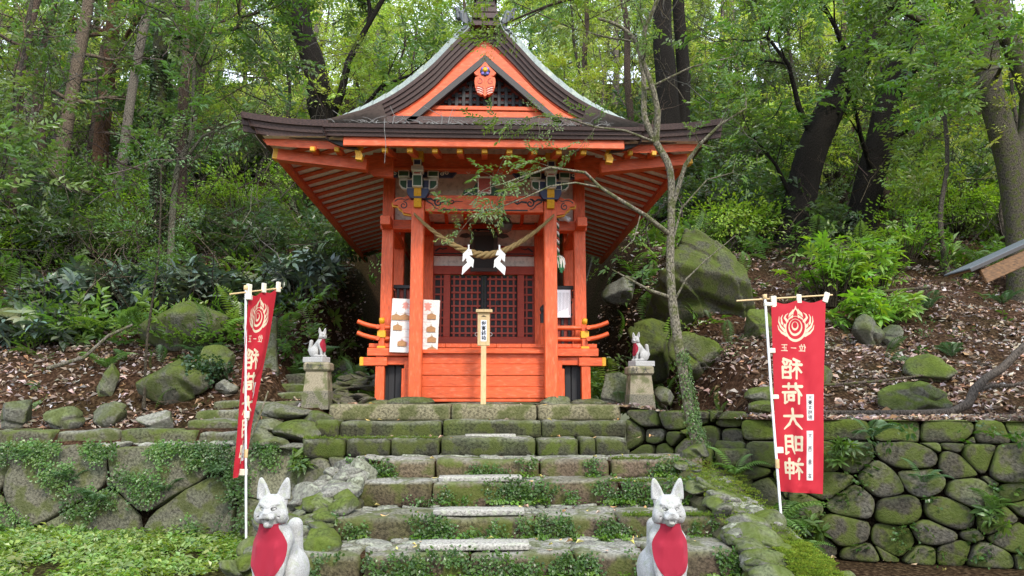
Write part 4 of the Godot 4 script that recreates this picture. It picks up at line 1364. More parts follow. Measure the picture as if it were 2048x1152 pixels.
func cells(w: float, h: float, seeds: Array, gap: float) -> Array:   # cut a rectangle into one polygon for each seed: [x, y, weight]
	var out := []
	const SQ := Vector2(0.72, 1.0)         # stones lie flat: distances along the wall count less
	w *= SQ.x
	for i in seeds.size():
		var poly := PackedVector2Array([Vector2(0, 0), Vector2(w, 0), Vector2(w, h), Vector2(0, h)])
		var a := Vector2(seeds[i][0], seeds[i][1]) * SQ
		for j in seeds.size():
			if j == i:
				continue
			var b := Vector2(seeds[j][0], seeds[j][1]) * SQ
			var dv := b - a
			if dv.length() > 1.9:
				continue
			var l := dv.length()
			var cut: float = 0.5 * (l + (seeds[i][2] - seeds[j][2]) / l) - gap * 0.5
			var nn := dv / l
			var np := PackedVector2Array()
			for k in poly.size():
				var p := poly[k]
				var q := poly[(k + 1) % poly.size()]
				var sp := (p - a).dot(nn) - cut
				var sq := (q - a).dot(nn) - cut
				if sp <= 0.0:
					np.append(p)
				if (sp < 0.0 and sq > 0.0) or (sp > 0.0 and sq < 0.0):
					np.append(p.lerp(q, sp / (sp - sq)))
			poly = np
			if poly.size() < 3:
				break
		if poly.size() >= 3:
			var big := PackedVector2Array()
			for p in poly:
				big.append(p / SQ)
			if absf(area_of(big)) > 0.0012:
				out.append(big)
	return out


func area_of(p: PackedVector2Array) -> float:
	var s := 0.0
	for k in p.size():
		s += p[k].cross(p[(k + 1) % p.size()])
	return s * 0.5


func seeds_for(w: float, h: float, step: Vector2, jit: float, sd: int) -> Array:
	rng.seed = sd
	var s := []
	var row := 0
	var y := step.y * 0.4
	while y < h:
		var x := step.x * (0.25 if row % 2 else 0.6)
		while x < w:
			s.append([x + rng.randf_range(-jit, jit) * step.x, y + rng.randf_range(-jit, jit) * step.y, rng.randf_range(-0.2, 0.22) * step.x * step.y])
			if rng.randf() < 0.45:
				s.append([x + step.x * rng.randf_range(0.4, 0.6), y + step.y * rng.randf_range(-0.5, 0.5), -0.3 * step.x * step.y])
			x += step.x * rng.randf_range(0.7, 1.4)
		y += step.y * rng.randf_range(0.9, 1.15)
		row += 1
	return s


func wall_run(root: Node3D, a: Vector3, b: Vector3, h: float, step: Vector2, sd: int, tone: Color, moss: float, m: Material, thick := 0.12, lean := 0.06, gap := 0.018) -> void:
	var along := b - a
	along.y = 0
	var w := along.length()
	along /= w
	var out := along.cross(Vector3.UP)
	if out.z < 0.0:
		out = -out
	var frame := Basis(along, (Vector3.UP - out * lean).normalized(), Vector3.ZERO)
	frame.z = frame.x.cross(frame.y)
	var sd2 := sd * 1000
	for poly in cells(w, h, seeds_for(w, h, step, 0.36, sd), gap):
		sd2 += 1
		rng.seed = sd2
		var t := thick * rng.randf_range(0.7, 1.35)
		var tn := tone.lerp(Color(0.17, 0.16, 0.135), rng.randf() * 0.6) * rng.randf_range(0.8, 1.2)
		var ms := clampf(moss * rng.randf_range(0.5, 1.3), 0.0, 1.0)
		place(root, "stone", pillow_mesh(poly, t, sd2, tn, ms, frame, a), m, Transform3D(Basis.IDENTITY, a - root.position))
	var mb := Mb.new()
	var c := a + along * w * 0.5 + frame.y * h * 0.5 - frame.z * 0.12
	mb.box(c, Vector3(w, h * 0.985, 0.2), frame, 0.01)
	part(root, "backing", mb, M.joint)


func ground() -> void:
	var mb := Mb.new()
	# the lower ground: one sheet from behind the camera to under the walls
	var rows := []
	for i in 61:
		var z := 30.0 - i * 0.7 if i < 44 else -0.8 - (i - 44) * 0.55
		var row := PackedVector3Array()
		for k in 81:
			var x := (k - 40) * 0.35 * (1.0 + absf(k - 40) * 0.04)
			row.append(Vector3(x, 0.035 * nz.get_noise_2d(x * 22.0, z * 22.0) + 0.05 * smoothstep(2.0, 5.0, -x) * smoothstep(5.5, 8.5, -z), z))
		rows.append(row)
	mb.sheet(rows, false, true)
	for k in mb.v.size():
		var p := mb.v[k]
		var g := smoothstep(0.4, -1.6, p.x + 1.2 * nz.get_noise_2d(p.x * 10.0, p.z * 10.0))
		var t := nz.get_noise_2d(p.x * 30.0, p.z * 30.0)
		mb.c[k] = Color(1, 0.95, 0.85).lerp(Color(0.55, 0.85, 0.3), clampf(g * 0.8 + t * 0.5 + 0.2, 0, 1))
	tag(part(self, "ground", mb, M.soil), "bare earth and moss of the lower ground below the retaining walls", "ground", "", "structure")
	# the slope
	mb = Mb.new()
	rows = []
	var xs := []
	for k in range(-60, 61):
		xs.append(signf(k) * (absf(k) * 0.1 + pow(absf(k) / 60.0, 3.0) * 44.0))
	for i in 90:
		var t := i / 89.0
		var row := PackedVector3Array()
		for x in xs:
			var d: float = wall_d(x) + 6.0 * t + 58.0 * pow(t, 2.6)
			row.append(W(x, hill(x, d), d))
		rows.append(row)
	mb.sheet(rows, false, false)
	for k in mb.v.size():
		var p := mb.v[k]
		var t := nz.get_noise_2d(p.x * 14.0, p.z * 14.0) + 0.5 * nz.get_noise_2d(p.x * 50.0, p.z * 50.0)
		mb.c[k] = Color(0.95, 0.85, 0.78).lerp(Color(0.4, 0.55, 0.2), clampf(0.2 + t + smoothstep(11.0, 20.0, -p.z) * 0.4, 0.0, 0.85))
		if absf(p.x) < 1.9 and -p.z < 12.0:
			mb.c[k] = Color(0.8, 0.74, 0.6)
	tag(part(self, "hill_slope", mb, M.soil), "wooded slope of leaf-strewn earth behind the retaining walls", "hill", "", "structure")


func steps() -> void:
	var root := thing("stone_steps", "broad flight of worn mossy stone steps leading up to the shrine", "steps", W(0.2, 0, 7.2))
	# [front distance, top, height, list of block ends along x, tone of the risers, moss]
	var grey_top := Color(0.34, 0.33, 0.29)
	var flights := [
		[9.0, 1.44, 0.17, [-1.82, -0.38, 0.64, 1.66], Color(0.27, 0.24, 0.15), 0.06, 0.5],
		[8.65, 1.265, 0.17, [-1.9, -1.62, -0.47, 0.67, 1.64], Color(0.07, 0.068, 0.042), 0.42, 0.55],  # green-brown risers, this row and next, colour deepened to stand for shade
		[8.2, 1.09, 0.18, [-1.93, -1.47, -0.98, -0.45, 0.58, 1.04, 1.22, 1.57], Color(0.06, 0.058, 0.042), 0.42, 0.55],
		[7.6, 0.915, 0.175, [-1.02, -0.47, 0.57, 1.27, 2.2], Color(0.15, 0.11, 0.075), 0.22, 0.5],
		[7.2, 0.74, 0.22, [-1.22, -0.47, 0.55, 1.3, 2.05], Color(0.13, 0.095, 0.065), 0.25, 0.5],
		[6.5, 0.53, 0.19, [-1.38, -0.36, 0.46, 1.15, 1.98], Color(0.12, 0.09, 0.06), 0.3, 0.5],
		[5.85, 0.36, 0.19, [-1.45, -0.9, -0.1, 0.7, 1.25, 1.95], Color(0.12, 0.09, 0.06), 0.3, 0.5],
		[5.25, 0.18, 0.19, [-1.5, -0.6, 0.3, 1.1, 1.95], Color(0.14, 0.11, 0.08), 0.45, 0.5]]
	var sd := 0
	for f in flights:
		for k in f[3].size() - 1:
			sd += 1
			rng.seed = sd + 400
			var w: float = f[3][k + 1] - f[3][k] - 0.014
			var dp: float = f[6] + 0.08
			var y: float = f[1] - f[2] / 2.0 + rng.randf_range(-0.012, 0.01)
			var at := W((f[3][k] + f[3][k + 1]) / 2.0, y - 0.01, f[0] + dp / 2.0 + rng.randf_range(-0.02, 0.03))
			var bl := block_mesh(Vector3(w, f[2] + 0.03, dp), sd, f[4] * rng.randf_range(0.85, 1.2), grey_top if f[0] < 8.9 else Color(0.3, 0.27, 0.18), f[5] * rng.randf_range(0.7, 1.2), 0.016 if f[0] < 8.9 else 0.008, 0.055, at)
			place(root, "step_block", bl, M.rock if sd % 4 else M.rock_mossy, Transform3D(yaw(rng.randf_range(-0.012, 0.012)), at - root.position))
	# small flat stones that pave the treads behind the blocks, and the earth below them
	var beds := [[7.6, 8.22, 0.9, -1.2, 2.3], [7.2, 7.62, 0.725, -1.2, 2.0], [6.5, 7.22, 0.515, -1.35, 1.95], [5.85, 6.52, 0.345, -1.45, 1.95]]
	for q in beds:
		var mb := Mb.new()
		mb.box(W((q[3] + q[4]) / 2, q[2] - 0.1, (q[0] + q[1]) / 2 + 0.1), Vector3(q[4] - q[3], 0.18, q[1] - q[0]), Basis.IDENTITY, 0.01)
		part(root, "tread_bed", mb, M.soil_dark)
		var d0: float = q[0] + 0.22
		var wd: float = q[4] - q[3]
		var dep: float = q[1] - d0 + 0.03
		var fr := Basis(Vector3.RIGHT, Vector3.FORWARD, Vector3.UP)
		for poly in cells(wd, dep, seeds_for(wd, dep, Vector2(0.24, 0.15), 0.3, int(q[0] * 100)), 0.016):
			sd += 1
			rng.seed = sd
			place(root, "paving_stone", pillow_mesh(poly, 0.035, sd + 900, Color(0.3, 0.29, 0.255) * rng.randf_range(0.75, 1.15), 0.3 * rng.randf(), fr, W(q[3], q[2], d0), 12), M.rock_pale, Transform3D(Basis.IDENTITY, W(q[3], q[2] - 0.018, d0) - root.position))
	for q in [[-0.42, 0.37, 7.33, 0.755], [-0.42, 0.36, 6.62, 0.55], [-0.48, 0.36, 6.0, 0.385], [-0.2, 0.36, 8.42, 1.1]]:
		var at := W((q[0] + q[1]) / 2, q[3] + 0.005, q[2] + 0.06)
		place(root, "smooth_slab", block_mesh(Vector3(q[1] - q[0], 0.05, 0.24), int(q[2] * 10), Color(0.42, 0.4, 0.36), Color(0.46, 0.44, 0.39), 0.0, 0.003, 0.08, at), M.rock_pale, Transform3D(yaw(rng.randf_range(-0.03, 0.03)), at - root.position))
	# cheeks: rough stones piled on both sides
	var ck := thing("stair_cheek", "sloping bank of mossy rubble along the steps, on the side of the high stone wall", "stone bank", W(2.2, 0, 6.8), 0.0, "rubble banks along the steps")
	var cl := thing("stair_cheek", "bank of pale grey rubble along the steps, behind the fox statue with the open mouth", "stone bank", W(-1.5, 0, 7.0), 0.0, "rubble banks along the steps")
	for s in [1, -1]:
		var node: Node3D = ck if s > 0 else cl
		rng.seed = 77 + s
		for k in (96 if s > 0 else 70):
			rng.seed = 7000 + k * 3 + s
			var t := rng.randf()
			var u := rng.randf()
			var d: float
			var x: float
			var y: float
			if s > 0:
				d = lerpf(7.75, 5.3, t)
				x = lerpf(1.95, lerpf(2.35, 2.72, t), u)
				y = lerpf(0.9, 0.22, t) - 0.2 * u * u + 0.0
			else:
				d = lerpf(7.75, 5.9, t)
				x = -lerpf(1.12 + 0.1 * t, lerpf(1.45, 1.95, t), u)
				y = lerpf(0.93, 0.3, t) - 0.1 * u * u
			var sz := rng.randf_range(0.07, 0.16) * (1.35 if k % 7 == 0 else 1.0)
			var half := Vector3(sz * rng.randf_range(0.9, 1.5), sz * rng.randf_range(0.45, 0.7), sz) * 0.95
			var mo := rng.randf_range(0.15, 0.95) if s > 0 else (rng.randf_range(0.0, 0.3) if t < 0.45 else rng.randf_range(0.35, 1.0))
			var rot := Basis.from_euler(rv(0.35) + Vector3(0, rng.randf() * 6.0, 0))
			var at := W(x, y, d)
			place(node, "stone", rock_mesh(half, 300 + k + s * 60, Color(0.25, 0.24, 0.21) * rng.randf_range(0.75, 1.15), mo, 7, 10, at), M.rock_pale if mo < 0.4 else M.rock_mossy, Transform3D(rot, at - node.position))
		var core := Mb.new()
		core.col = Color(0.085, 0.08, 0.045)
		for k in 8:
			var t := k / 7.0
			core.box(W(s * (lerpf(2.18, 2.3, t) if s > 0 else lerpf(1.3, 1.6, t)), lerpf(0.86, 0.2, t) * 0.5 - 0.05, lerpf(7.7, 5.4 if s > 0 else 6.0, t)), Vector3(lerpf(0.5, 0.75, t), lerpf(0.86, 0.2, t), 0.45), Basis(Vector3.RIGHT, 0.02 * k), 0.05)
		part(node, "core", core, M.rock_mossy)


func walls() -> void:
	var lt := thing("retaining_wall", "low retaining wall of large ivy-hung boulders below the side path", "wall", W(-4.2, 0, 8.7))
	wall_run(lt, W(-2.0, 0, 8.4), W(-1.05, 0, 7.72), 0.9, Vector2(0.7, 0.4), 22, Color(0.2, 0.18, 0.135), 0.4, M.rock, 0.07, 0.08, 0.01)
	wall_run(lt, W(-7.2, 0, 9.0), W(-1.75, 0, 8.42), 0.99, Vector2(0.95, 0.42), 21, Color(0.2, 0.185, 0.135), 0.4, M.rock, 0.075, 0.08, 0.01)
	var rt := thing("retaining_wall", "high dark mossy dry stone retaining wall behind the red banner", "wall", W(4.4, 0, 7.0))
	wall_run(rt, W(2.42, 0, 7.95), W(3.0, 0, 7.5), 1.08, Vector2(0.32, 0.2), 31, Color(0.08, 0.073, 0.055), 0.36, M.rock_mossy, 0.075, 0.08, 0.009)
	wall_run(rt, W(3.0, 0, 7.5), W(7.0, 0, 6.0), 1.1, Vector2(0.36, 0.2), 34, Color(0.08, 0.073, 0.055), 0.34, M.rock_mossy, 0.08, 0.08, 0.009)
	wall_run(rt, W(2.75, 1.08, 8.0), W(7.0, 1.08, 6.3), 0.22, Vector2(0.36, 0.17), 33, Color(0.1, 0.092, 0.068), 0.75, M.rock_mossy, 0.1, 0.1, 0.01)
	var ut := thing("retaining_wall", "short stretch of mossy wall between the top steps and the ivy-clad sapling", "wall", W(2.1, 0.9, 8.5))
	wall_run(ut, W(1.7, 0.86, 8.9), W(2.85, 0.86, 8.15), 0.52, Vector2(0.3, 0.18), 41, Color(0.12, 0.11, 0.08), 0.7, M.rock_mossy, 0.1, 0.05)
	wall_run(ut, W(2.2, 0.6, 8.05), W(2.75, 0.6, 7.75), 0.4, Vector2(0.3, 0.2), 42, Color(0.13, 0.12, 0.08), 0.8, M.rock_mossy, 0.1, 0.05)
	# the side path of rough steps on the left
	var sp := thing("side_steps", "rough stone steps of the side path climbing past the banner towards the stone fox", "steps", W(-3.4, 0.95, 9.2))
	var sd := 700
	for q in [[-6.6, -2.05, 1.15, 0.2, 9.0], [-3.55, -2.1, 1.25, 0.12, 9.35], [-3.6, -2.25, 1.36, 0.12, 9.65], [-3.5, -2.3, 1.48, 0.12, 9.95], [-3.3, -2.3, 1.6, 0.12, 10.3], [-3.1, -2.2, 1.72, 0.13, 10.65], [-2.9, -2.2, 1.86, 0.14, 11.0]]:
		var x: float = q[0]
		while x < q[1] - 0.12:
			sd += 1
			rng.seed = sd
			var w := minf(rng.randf_range(0.35, 0.95), q[1] - x)
			var at := W(x + w / 2, q[2] - q[3] / 2 - 0.01 + rng.randf_range(-0.015, 0.01), q[4] + 0.15 + rng.randf_range(-0.03, 0.03))
			place(sp, "step_stone", block_mesh(Vector3(w - 0.015, q[3] + 0.03, 0.36), sd, Color(0.15, 0.14, 0.1) * rng.randf_range(0.8, 1.25), Color(0.32, 0.31, 0.27), 0.5 * rng.randf_range(0.4, 1.5), 0.022, 0.06, at), M.rock if sd % 2 else M.rock_mossy, Transform3D(yaw(rng.randf_range(-0.05, 0.05)), at - sp.position))
			x += w
	for k in 34:                          # flat stones along the top of the low wall
		rng.seed = 8200 + k
		var x := lerpf(-6.8, -2.0, (k + rng.randf() * 0.7) / 34.0)
		var at := W(x, 0.985 + rng.randf_range(0, 0.02), wall_d(x) + 0.02 + rng.randf() * 0.22)
		place(sp, "path_stone", rock_mesh(Vector3(rng.randf_range(0.09, 0.2), 0.04, rng.randf_range(0.07, 0.12)), 520 + k, Color(0.3, 0.29, 0.25), 0.25 * rng.randf(), 5, 8, at), M.rock_pale, Transform3D(yaw(rng.randf_range(-0.3, 0.3)), at - sp.position))
	# stones stacked between the side path and the main steps
	var bk := thing("stone_bank", "stack of big rounded mossy stones between the side path and the main steps", "stone bank", W(-2.3, 0.95, 8.7))
	sd = 900
	for q in [[-2.36, 1.38, 9.0, 0.42, 0.11, 0.3, 0.15], [-2.72, 1.3, 9.0, 0.16, 0.14, 0.2, 0.3], [-2.42, 1.2, 8.8, 0.26, 0.1, 0.2, 0.3], [-2.08, 1.14, 8.68, 0.3, 0.14, 0.24, 1.0], [-2.55, 1.1, 8.62, 0.24, 0.14, 0.2, 0.35], [-2.3, 1.02, 8.5, 0.2, 0.08, 0.15, 0.5], [-2.05, 1.0, 8.42, 0.2, 0.035, 0.12, 0.1], [-1.95, 1.28, 8.95, 0.2, 0.1, 0.2, 0.6], [-2.62, 0.98, 8.42, 0.12, 0.06, 0.1, 0.2], [-1.9, 1.05, 8.6, 0.12, 0.1, 0.2, 0.8]]:
		sd += 1
		var at := W(q[0], q[1], q[2])
		place(bk, "stone", rock_mesh(Vector3(q[3], q[4], q[5]), sd, Color(0.23, 0.22, 0.18), q[6], 9, 12, at), M.rock_mossy if q[6] > 0.5 else M.rock, Transform3D(Basis.IDENTITY, at - bk.position))
	# broken slabs heaped between the stone fox and the shrine
	var sl := thing("slab_heap", "heap of dark broken stone slabs between the stone fox and the shrine's floor post", "stone heap", W(-1.65, 1.45, 10.0))
	for k in 46:
		rng.seed = 9300 + k
		var t := rng.randf()
		var at := W(rng.randf_range(-1.95, -1.42), lerpf(1.47, 1.85, t), lerpf(9.4, 10.7, t))
		place(sl, "slab", rock_mesh(Vector3(rng.randf_range(0.07, 0.2), rng.randf_range(0.02, 0.05), rng.randf_range(0.07, 0.14)), 600 + k, Color(0.13, 0.115, 0.09) * rng.randf_range(0.7, 1.3), 0.1, 5, 9, at), M.rock, Transform3D(Basis.from_euler(rv(0.35)), at - sl.position))
	# base stones under the shrine's pillars
	var bs := thing("base_stones", "rough base stones set under the pillars of the shrine", "base stones", W(0, 1.44, 9.4))
	sd = 950
	for q in [[-0.86, 1.47, 9.27, 0.3, 0.07, 0.2, 0.6], [0.88, 1.475, 9.27, 0.27, 0.085, 0.22, 0.5], [-1.32, 1.46, 9.56, 0.22, 0.05, 0.2, 0.3], [1.32, 1.46, 9.56, 0.22, 0.06, 0.2, 0.3], [0.0, 1.455, 9.5, 0.8, 0.025, 0.15, 0.1]]:
		sd += 1
		var at := W(q[0], q[1], q[2])
		place(bs, "stone", rock_mesh(Vector3(q[3], q[4], q[5]), sd, Color(0.24, 0.23, 0.18), q[6], 7, 9, at), M.rock, Transform3D(Basis.IDENTITY, at - bs.position))


func boulder(x: float, y: float, d: float, hx: float, hy: float, hz: float, moss: float, label: String, tone := Color(0.2, 0.195, 0.16), res := 17, turn := Vector3.ZERO) -> void:
	var sd := int(absf(x * 97.0 + d * 31.0)) + 40
	var at := W(x, y, d)
	var o := place(self, "boulder", rock_mesh(Vector3(hx, hy, hz), sd, tone, moss, res, 13, at), M.rock_mossy if moss > 0.6 else M.rock, Transform3D(Basis.from_euler(turn), at))
	tag(o, label, "boulder", "boulders around the shrine")
# ---------- stone foxes ----------
var fx_turn := 0.0      # how far the head turns
var fx_open := 0.0      # 1: mouth open, 0: fangs over a closed mouth


func smin(a: float, b: float, k: float) -> float:
	var h := maxf(k - absf(a - b), 0.0) / k
	return minf(a, b) - h * h * k * 0.25


func cap(p: Vector3, a: Vector3, b: Vector3, ra: float, rb: float) -> float:
	var ab := b - a
	var t := clampf((p - a).dot(ab) / ab.length_squared(), 0.0, 1.0)
	return p.distance_to(a + ab * t) - lerpf(ra, rb, t)


func ell(p: Vector3, c: Vector3, r: Vector3) -> float:
	var q := (p - c) / r
	var k := q.length()
	return (k - 1.0) * minf(r.x, minf(r.y, r.z)) if k < 1e-4 else k * (k - 1.0) / (q / r).length()


func fox_body(p: Vector3) -> float:
	var m := Vector3(absf(p.x), p.y, p.z)
	var d := cap(p, Vector3(0, 0.17, -0.15), Vector3(0, 0.36, 0.0), 0.125, 0.1)
	d = smin(d, cap(p, Vector3(0, 0.36, 0.02), Vector3(0, 0.44, 0.045), 0.098, 0.082), 0.06)
	d = smin(d, cap(p, Vector3(0, 0.44, 0.045), Vector3(0, 0.56, 0.06), 0.08, 0.072), 0.03)
	d = smin(d, ell(m, Vector3(0.09, 0.13, -0.12), Vector3(0.075, 0.135, 0.14)), 0.03)
	d = smin(d, cap(m, Vector3(0.075, 0.36, 0.03), Vector3(0.072, 0.2, 0.085), 0.055, 0.042), 0.03)
	d = smin(d, cap(m, Vector3(0.072, 0.2, 0.085), Vector3(0.062, 0.045, 0.1), 0.04, 0.033), 0.02)
	d = smin(d, ell(m, Vector3(0.062, 0.025, 0.125), Vector3(0.04, 0.03, 0.055)), 0.02)
	d = smin(d, ell(m, Vector3(0.115, 0.028, 0.0), Vector3(0.042, 0.034, 0.1)), 0.02)
	d = minf(d, smin(cap(p, Vector3(0, 0.06, -0.22), Vector3(0, 0.18, -0.29), 0.04, 0.045), cap(p, Vector3(0, 0.18, -0.29), Vector3(0, 0.41, -0.26), 0.05, 0.052), 0.05))
	return d


func fox_head(q: Vector3) -> float:
	var c := cos(fx_turn)
	var s := sin(fx_turn)
	var p := Vector3(q.x * c - (q.z - 0.06) * s, q.y, q.x * s + (q.z - 0.06) * c + 0.06)
	var m := Vector3(absf(p.x), p.y, p.z)
	var d := ell(p, Vector3(0, 0.585, 0.085), Vector3(0.087, 0.077, 0.082))
	d = smin(d, ell(m, Vector3(0.068, 0.53, 0.096), Vector3(0.044, 0.058, 0.05)), 0.035)
	d = smin(d, cap(p, Vector3(0, 0.552, 0.14), Vector3(0, 0.54, 0.188), 0.05, 0.03), 0.03)
	d = smin(d, ell(m, Vector3(0.024, 0.524, 0.178), Vector3(0.027, 0.022, 0.03)), 0.014)
	# jaw
	var jy := 0.492 - 0.008 * fx_open
	d = smin(d, cap(p, Vector3(0, jy, 0.12), Vector3(0, jy - 0.006, 0.168), 0.04, 0.022), 0.02)
	# cheek ruffs
	for k in 3:
		d = smin(d, cap(m, Vector3(0.075, 0.535 - k * 0.018, 0.08), Vector3(0.106 - k * 0.006, 0.502 - k * 0.012, 0.07), 0.02, 0.006), 0.012)
	# mouth line, curling up at its corners
	var wide := 0.0075 + 0.0065 * fx_open
	d = maxf(d, -cap(m, Vector3(0.0, 0.508 - 0.002 * fx_open, 0.225), Vector3(0.03, 0.5065, 0.185), wide, wide))
	d = maxf(d, -cap(m, Vector3(0.03, 0.5065, 0.185), Vector3(0.078, 0.528, 0.13), wide, 0.004))
	# fangs, tongue
	if fx_open < 0.5:
		d = minf(d, cap(m, Vector3(0.02, 0.512, 0.195), Vector3(0.021, 0.486, 0.19), 0.007, 0.0035))
		d = minf(d, ell(p, Vector3(0, 0.487, 0.178), Vector3(0.022, 0.011, 0.024)))
	else:
		d = minf(d, cap(m, Vector3(0.024, 0.512, 0.188), Vector3(0.025, 0.497, 0.186), 0.006, 0.003))
	# nose
	d = smin(d, ell(p, Vector3(0, 0.553, 0.213), Vector3(0.014, 0.01, 0.011)), 0.006)
	d = maxf(d, -cap(p, Vector3(0, 0.541, 0.222), Vector3(0, 0.52, 0.218), 0.003, 0.003))
	# brows: one heavy ridge frowning over sunken eyes
	d = maxf(d, -ell(m, Vector3(0.034, 0.574, 0.158), Vector3(0.026, 0.013, 0.02)))
	d = smin(d, ell(m, Vector3(0.034, 0.574, 0.146), Vector3(0.017, 0.009, 0.014)), 0.003)
	d = smin(d, cap(m, Vector3(0.0, 0.588, 0.17), Vector3(0.052, 0.606, 0.144), 0.0145, 0.012), 0.008)
	d = smin(d, cap(m, Vector3(0.052, 0.606, 0.144), Vector3(0.07, 0.597, 0.12), 0.012, 0.007), 0.006)
	for k in 2:                            # furrows over the brow, whisker grooves
		d = maxf(d, -cap(m, Vector3(0.014 + k * 0.02, 0.608, 0.162 - k * 0.012), Vector3(0.01 + k * 0.018, 0.655, 0.125 - k * 0.004), 0.0028, 0.001))
		d = maxf(d, -cap(m, Vector3(0.04, 0.53 + k * 0.012, 0.182 - k * 0.006), Vector3(0.07, 0.54 + k * 0.016, 0.145), 0.0025, 0.0015))
	# ears
	var e := m - Vector3(0.066, 0.645, 0.062)
	e = Vector3(e.x * 0.97 - e.y * 0.2, e.y * 0.97 + e.x * 0.2, e.z)
	var w := 0.046 * sqrt(clampf(1.0 - (e.y - 0.0) / 0.125, 0.0, 1.0)) * (1.0 if e.y > -0.01 else 0.8)
	var ear := maxf(maxf((Vector2(e.x / maxf(w, 0.002), e.z / maxf(w * 0.62, 0.002)).length() - 1.0) * maxf(w * 0.55, 0.002), e.y - 0.123), -0.05 - e.y)
	ear = maxf(ear, -ell(e, Vector3(0.0, 0.042, 0.027), Vector3(0.028, 0.068, 0.016)))
	d = smin(d, ear, 0.008)
	return smin(d, cap(q, Vector3(0, 0.44, 0.045), Vector3(0, 0.56, 0.06), 0.08, 0.072), 0.014)


func nets(f: Callable, lo: Vector3, hi: Vector3, cell: float, V: PackedVector3Array, IX: PackedInt32Array) -> void:
	var N := Vector3i(((hi - lo) / cell).ceil())
	N = Vector3i(ceili(N.x / 6.0) * 6, ceili(N.y / 6.0) * 6, ceili(N.z / 6.0) * 6)
	var sx := N.x + 1
	var sxy := (N.x + 1) * (N.y + 1)
	var val := PackedFloat32Array()
	val.resize(sxy * (N.z + 1))
	val.fill(1e9)
	var vid := PackedInt32Array()
	vid.resize(val.size())
	vid.fill(-1)
	var live := []
	for bz in range(0, N.z, 6):
		for by in range(0, N.y, 6):
			for bx in range(0, N.x, 6):
				if absf(f.call(lo + Vector3(bx + 3, by + 3, bz + 3) * cell)) < cell * 7.0:
					live.append(Vector3i(bx, by, bz))
	for b in live:
		for z in range(b.z, b.z + 7):
			for y in range(b.y, b.y + 7):
				for x in range(b.x, b.x + 7):
					var k := x + y * sx + z * sxy
					if val[k] > 1e8:
						val[k] = f.call(lo + Vector3(x, y, z) * cell)
	var offs := [0, 1, sx, sx + 1, sxy, sxy + 1, sxy + sx, sxy + sx + 1]
	var cor := [Vector3(0, 0, 0), Vector3(1, 0, 0), Vector3(0, 1, 0), Vector3(1, 1, 0), Vector3(0, 0, 1), Vector3(1, 0, 1), Vector3(0, 1, 1), Vector3(1, 1, 1)]
	var edges := [[0, 1], [2, 3], [4, 5], [6, 7], [0, 2], [1, 3], [4, 6], [5, 7], [0, 4], [1, 5], [2, 6], [3, 7]]
	for b in live:
		for z in range(b.z, b.z + 6):
			for y in range(b.y, b.y + 6):
				for x in range(b.x, b.x + 6):
					var k: int = x + y * sx + z * sxy
					var inside := 0
					for o in offs:
						if val[k + o] < 0.0:
							inside += 1
					if inside == 0 or inside == 8:
						continue
					var s := Vector3.ZERO
					var cnt := 0
					for e in edges:
						var a: float = val[k + offs[e[0]]]
						var c: float = val[k + offs[e[1]]]
						if (a < 0.0) != (c < 0.0):
							s += cor[e[0]].lerp(cor[e[1]], a / (a - c))
							cnt += 1
					vid[k] = V.size()
					V.append(lo + (Vector3(x, y, z) + s / cnt) * cell)
	var ax := [[1, sx, sxy], [sx, sxy, 1], [sxy, 1, sx]]
	for b in live:
		for z in range(b.z, b.z + 6):
			for y in range(b.y, b.y + 6):
				for x in range(b.x, b.x + 6):
					var k: int = x + y * sx + z * sxy
					if vid[k] < 0:
						continue
					for g in ax:
						var a := val[k]
						var c := val[k + g[0]]
						if (a < 0.0) == (c < 0.0):
							continue
						if k - g[1] - g[2] < 0:
							continue
						var q := [vid[k], vid[k - g[1]], vid[k - g[1] - g[2]], vid[k - g[2]]]
						if q.min() < 0:
							continue
						if a < 0.0:
							IX.append_array([q[0], q[2], q[1], q[0], q[3], q[2]])
						else:
							IX.append_array([q[0], q[1], q[2], q[0], q[2], q[3]])


func fox_mesh(turn: float, open: float, fine: float) -> ArrayMesh:
	fx_turn = turn
	fx_open = open
	var V := PackedVector3Array()
	var IX := PackedInt32Array()
	nets(fox_body, Vector3(-0.2, -0.02, -0.42), Vector3(0.2, 0.56, 0.22), fine * 2.0, V, IX)
	nets(fox_head, Vector3(-0.16, 0.455, -0.06), Vector3(0.16, 0.79, 0.25), fine, V, IX)
	return weld(V, IX, func(_p: Vector3, _n: Vector3) -> Color: return Color.WHITE)


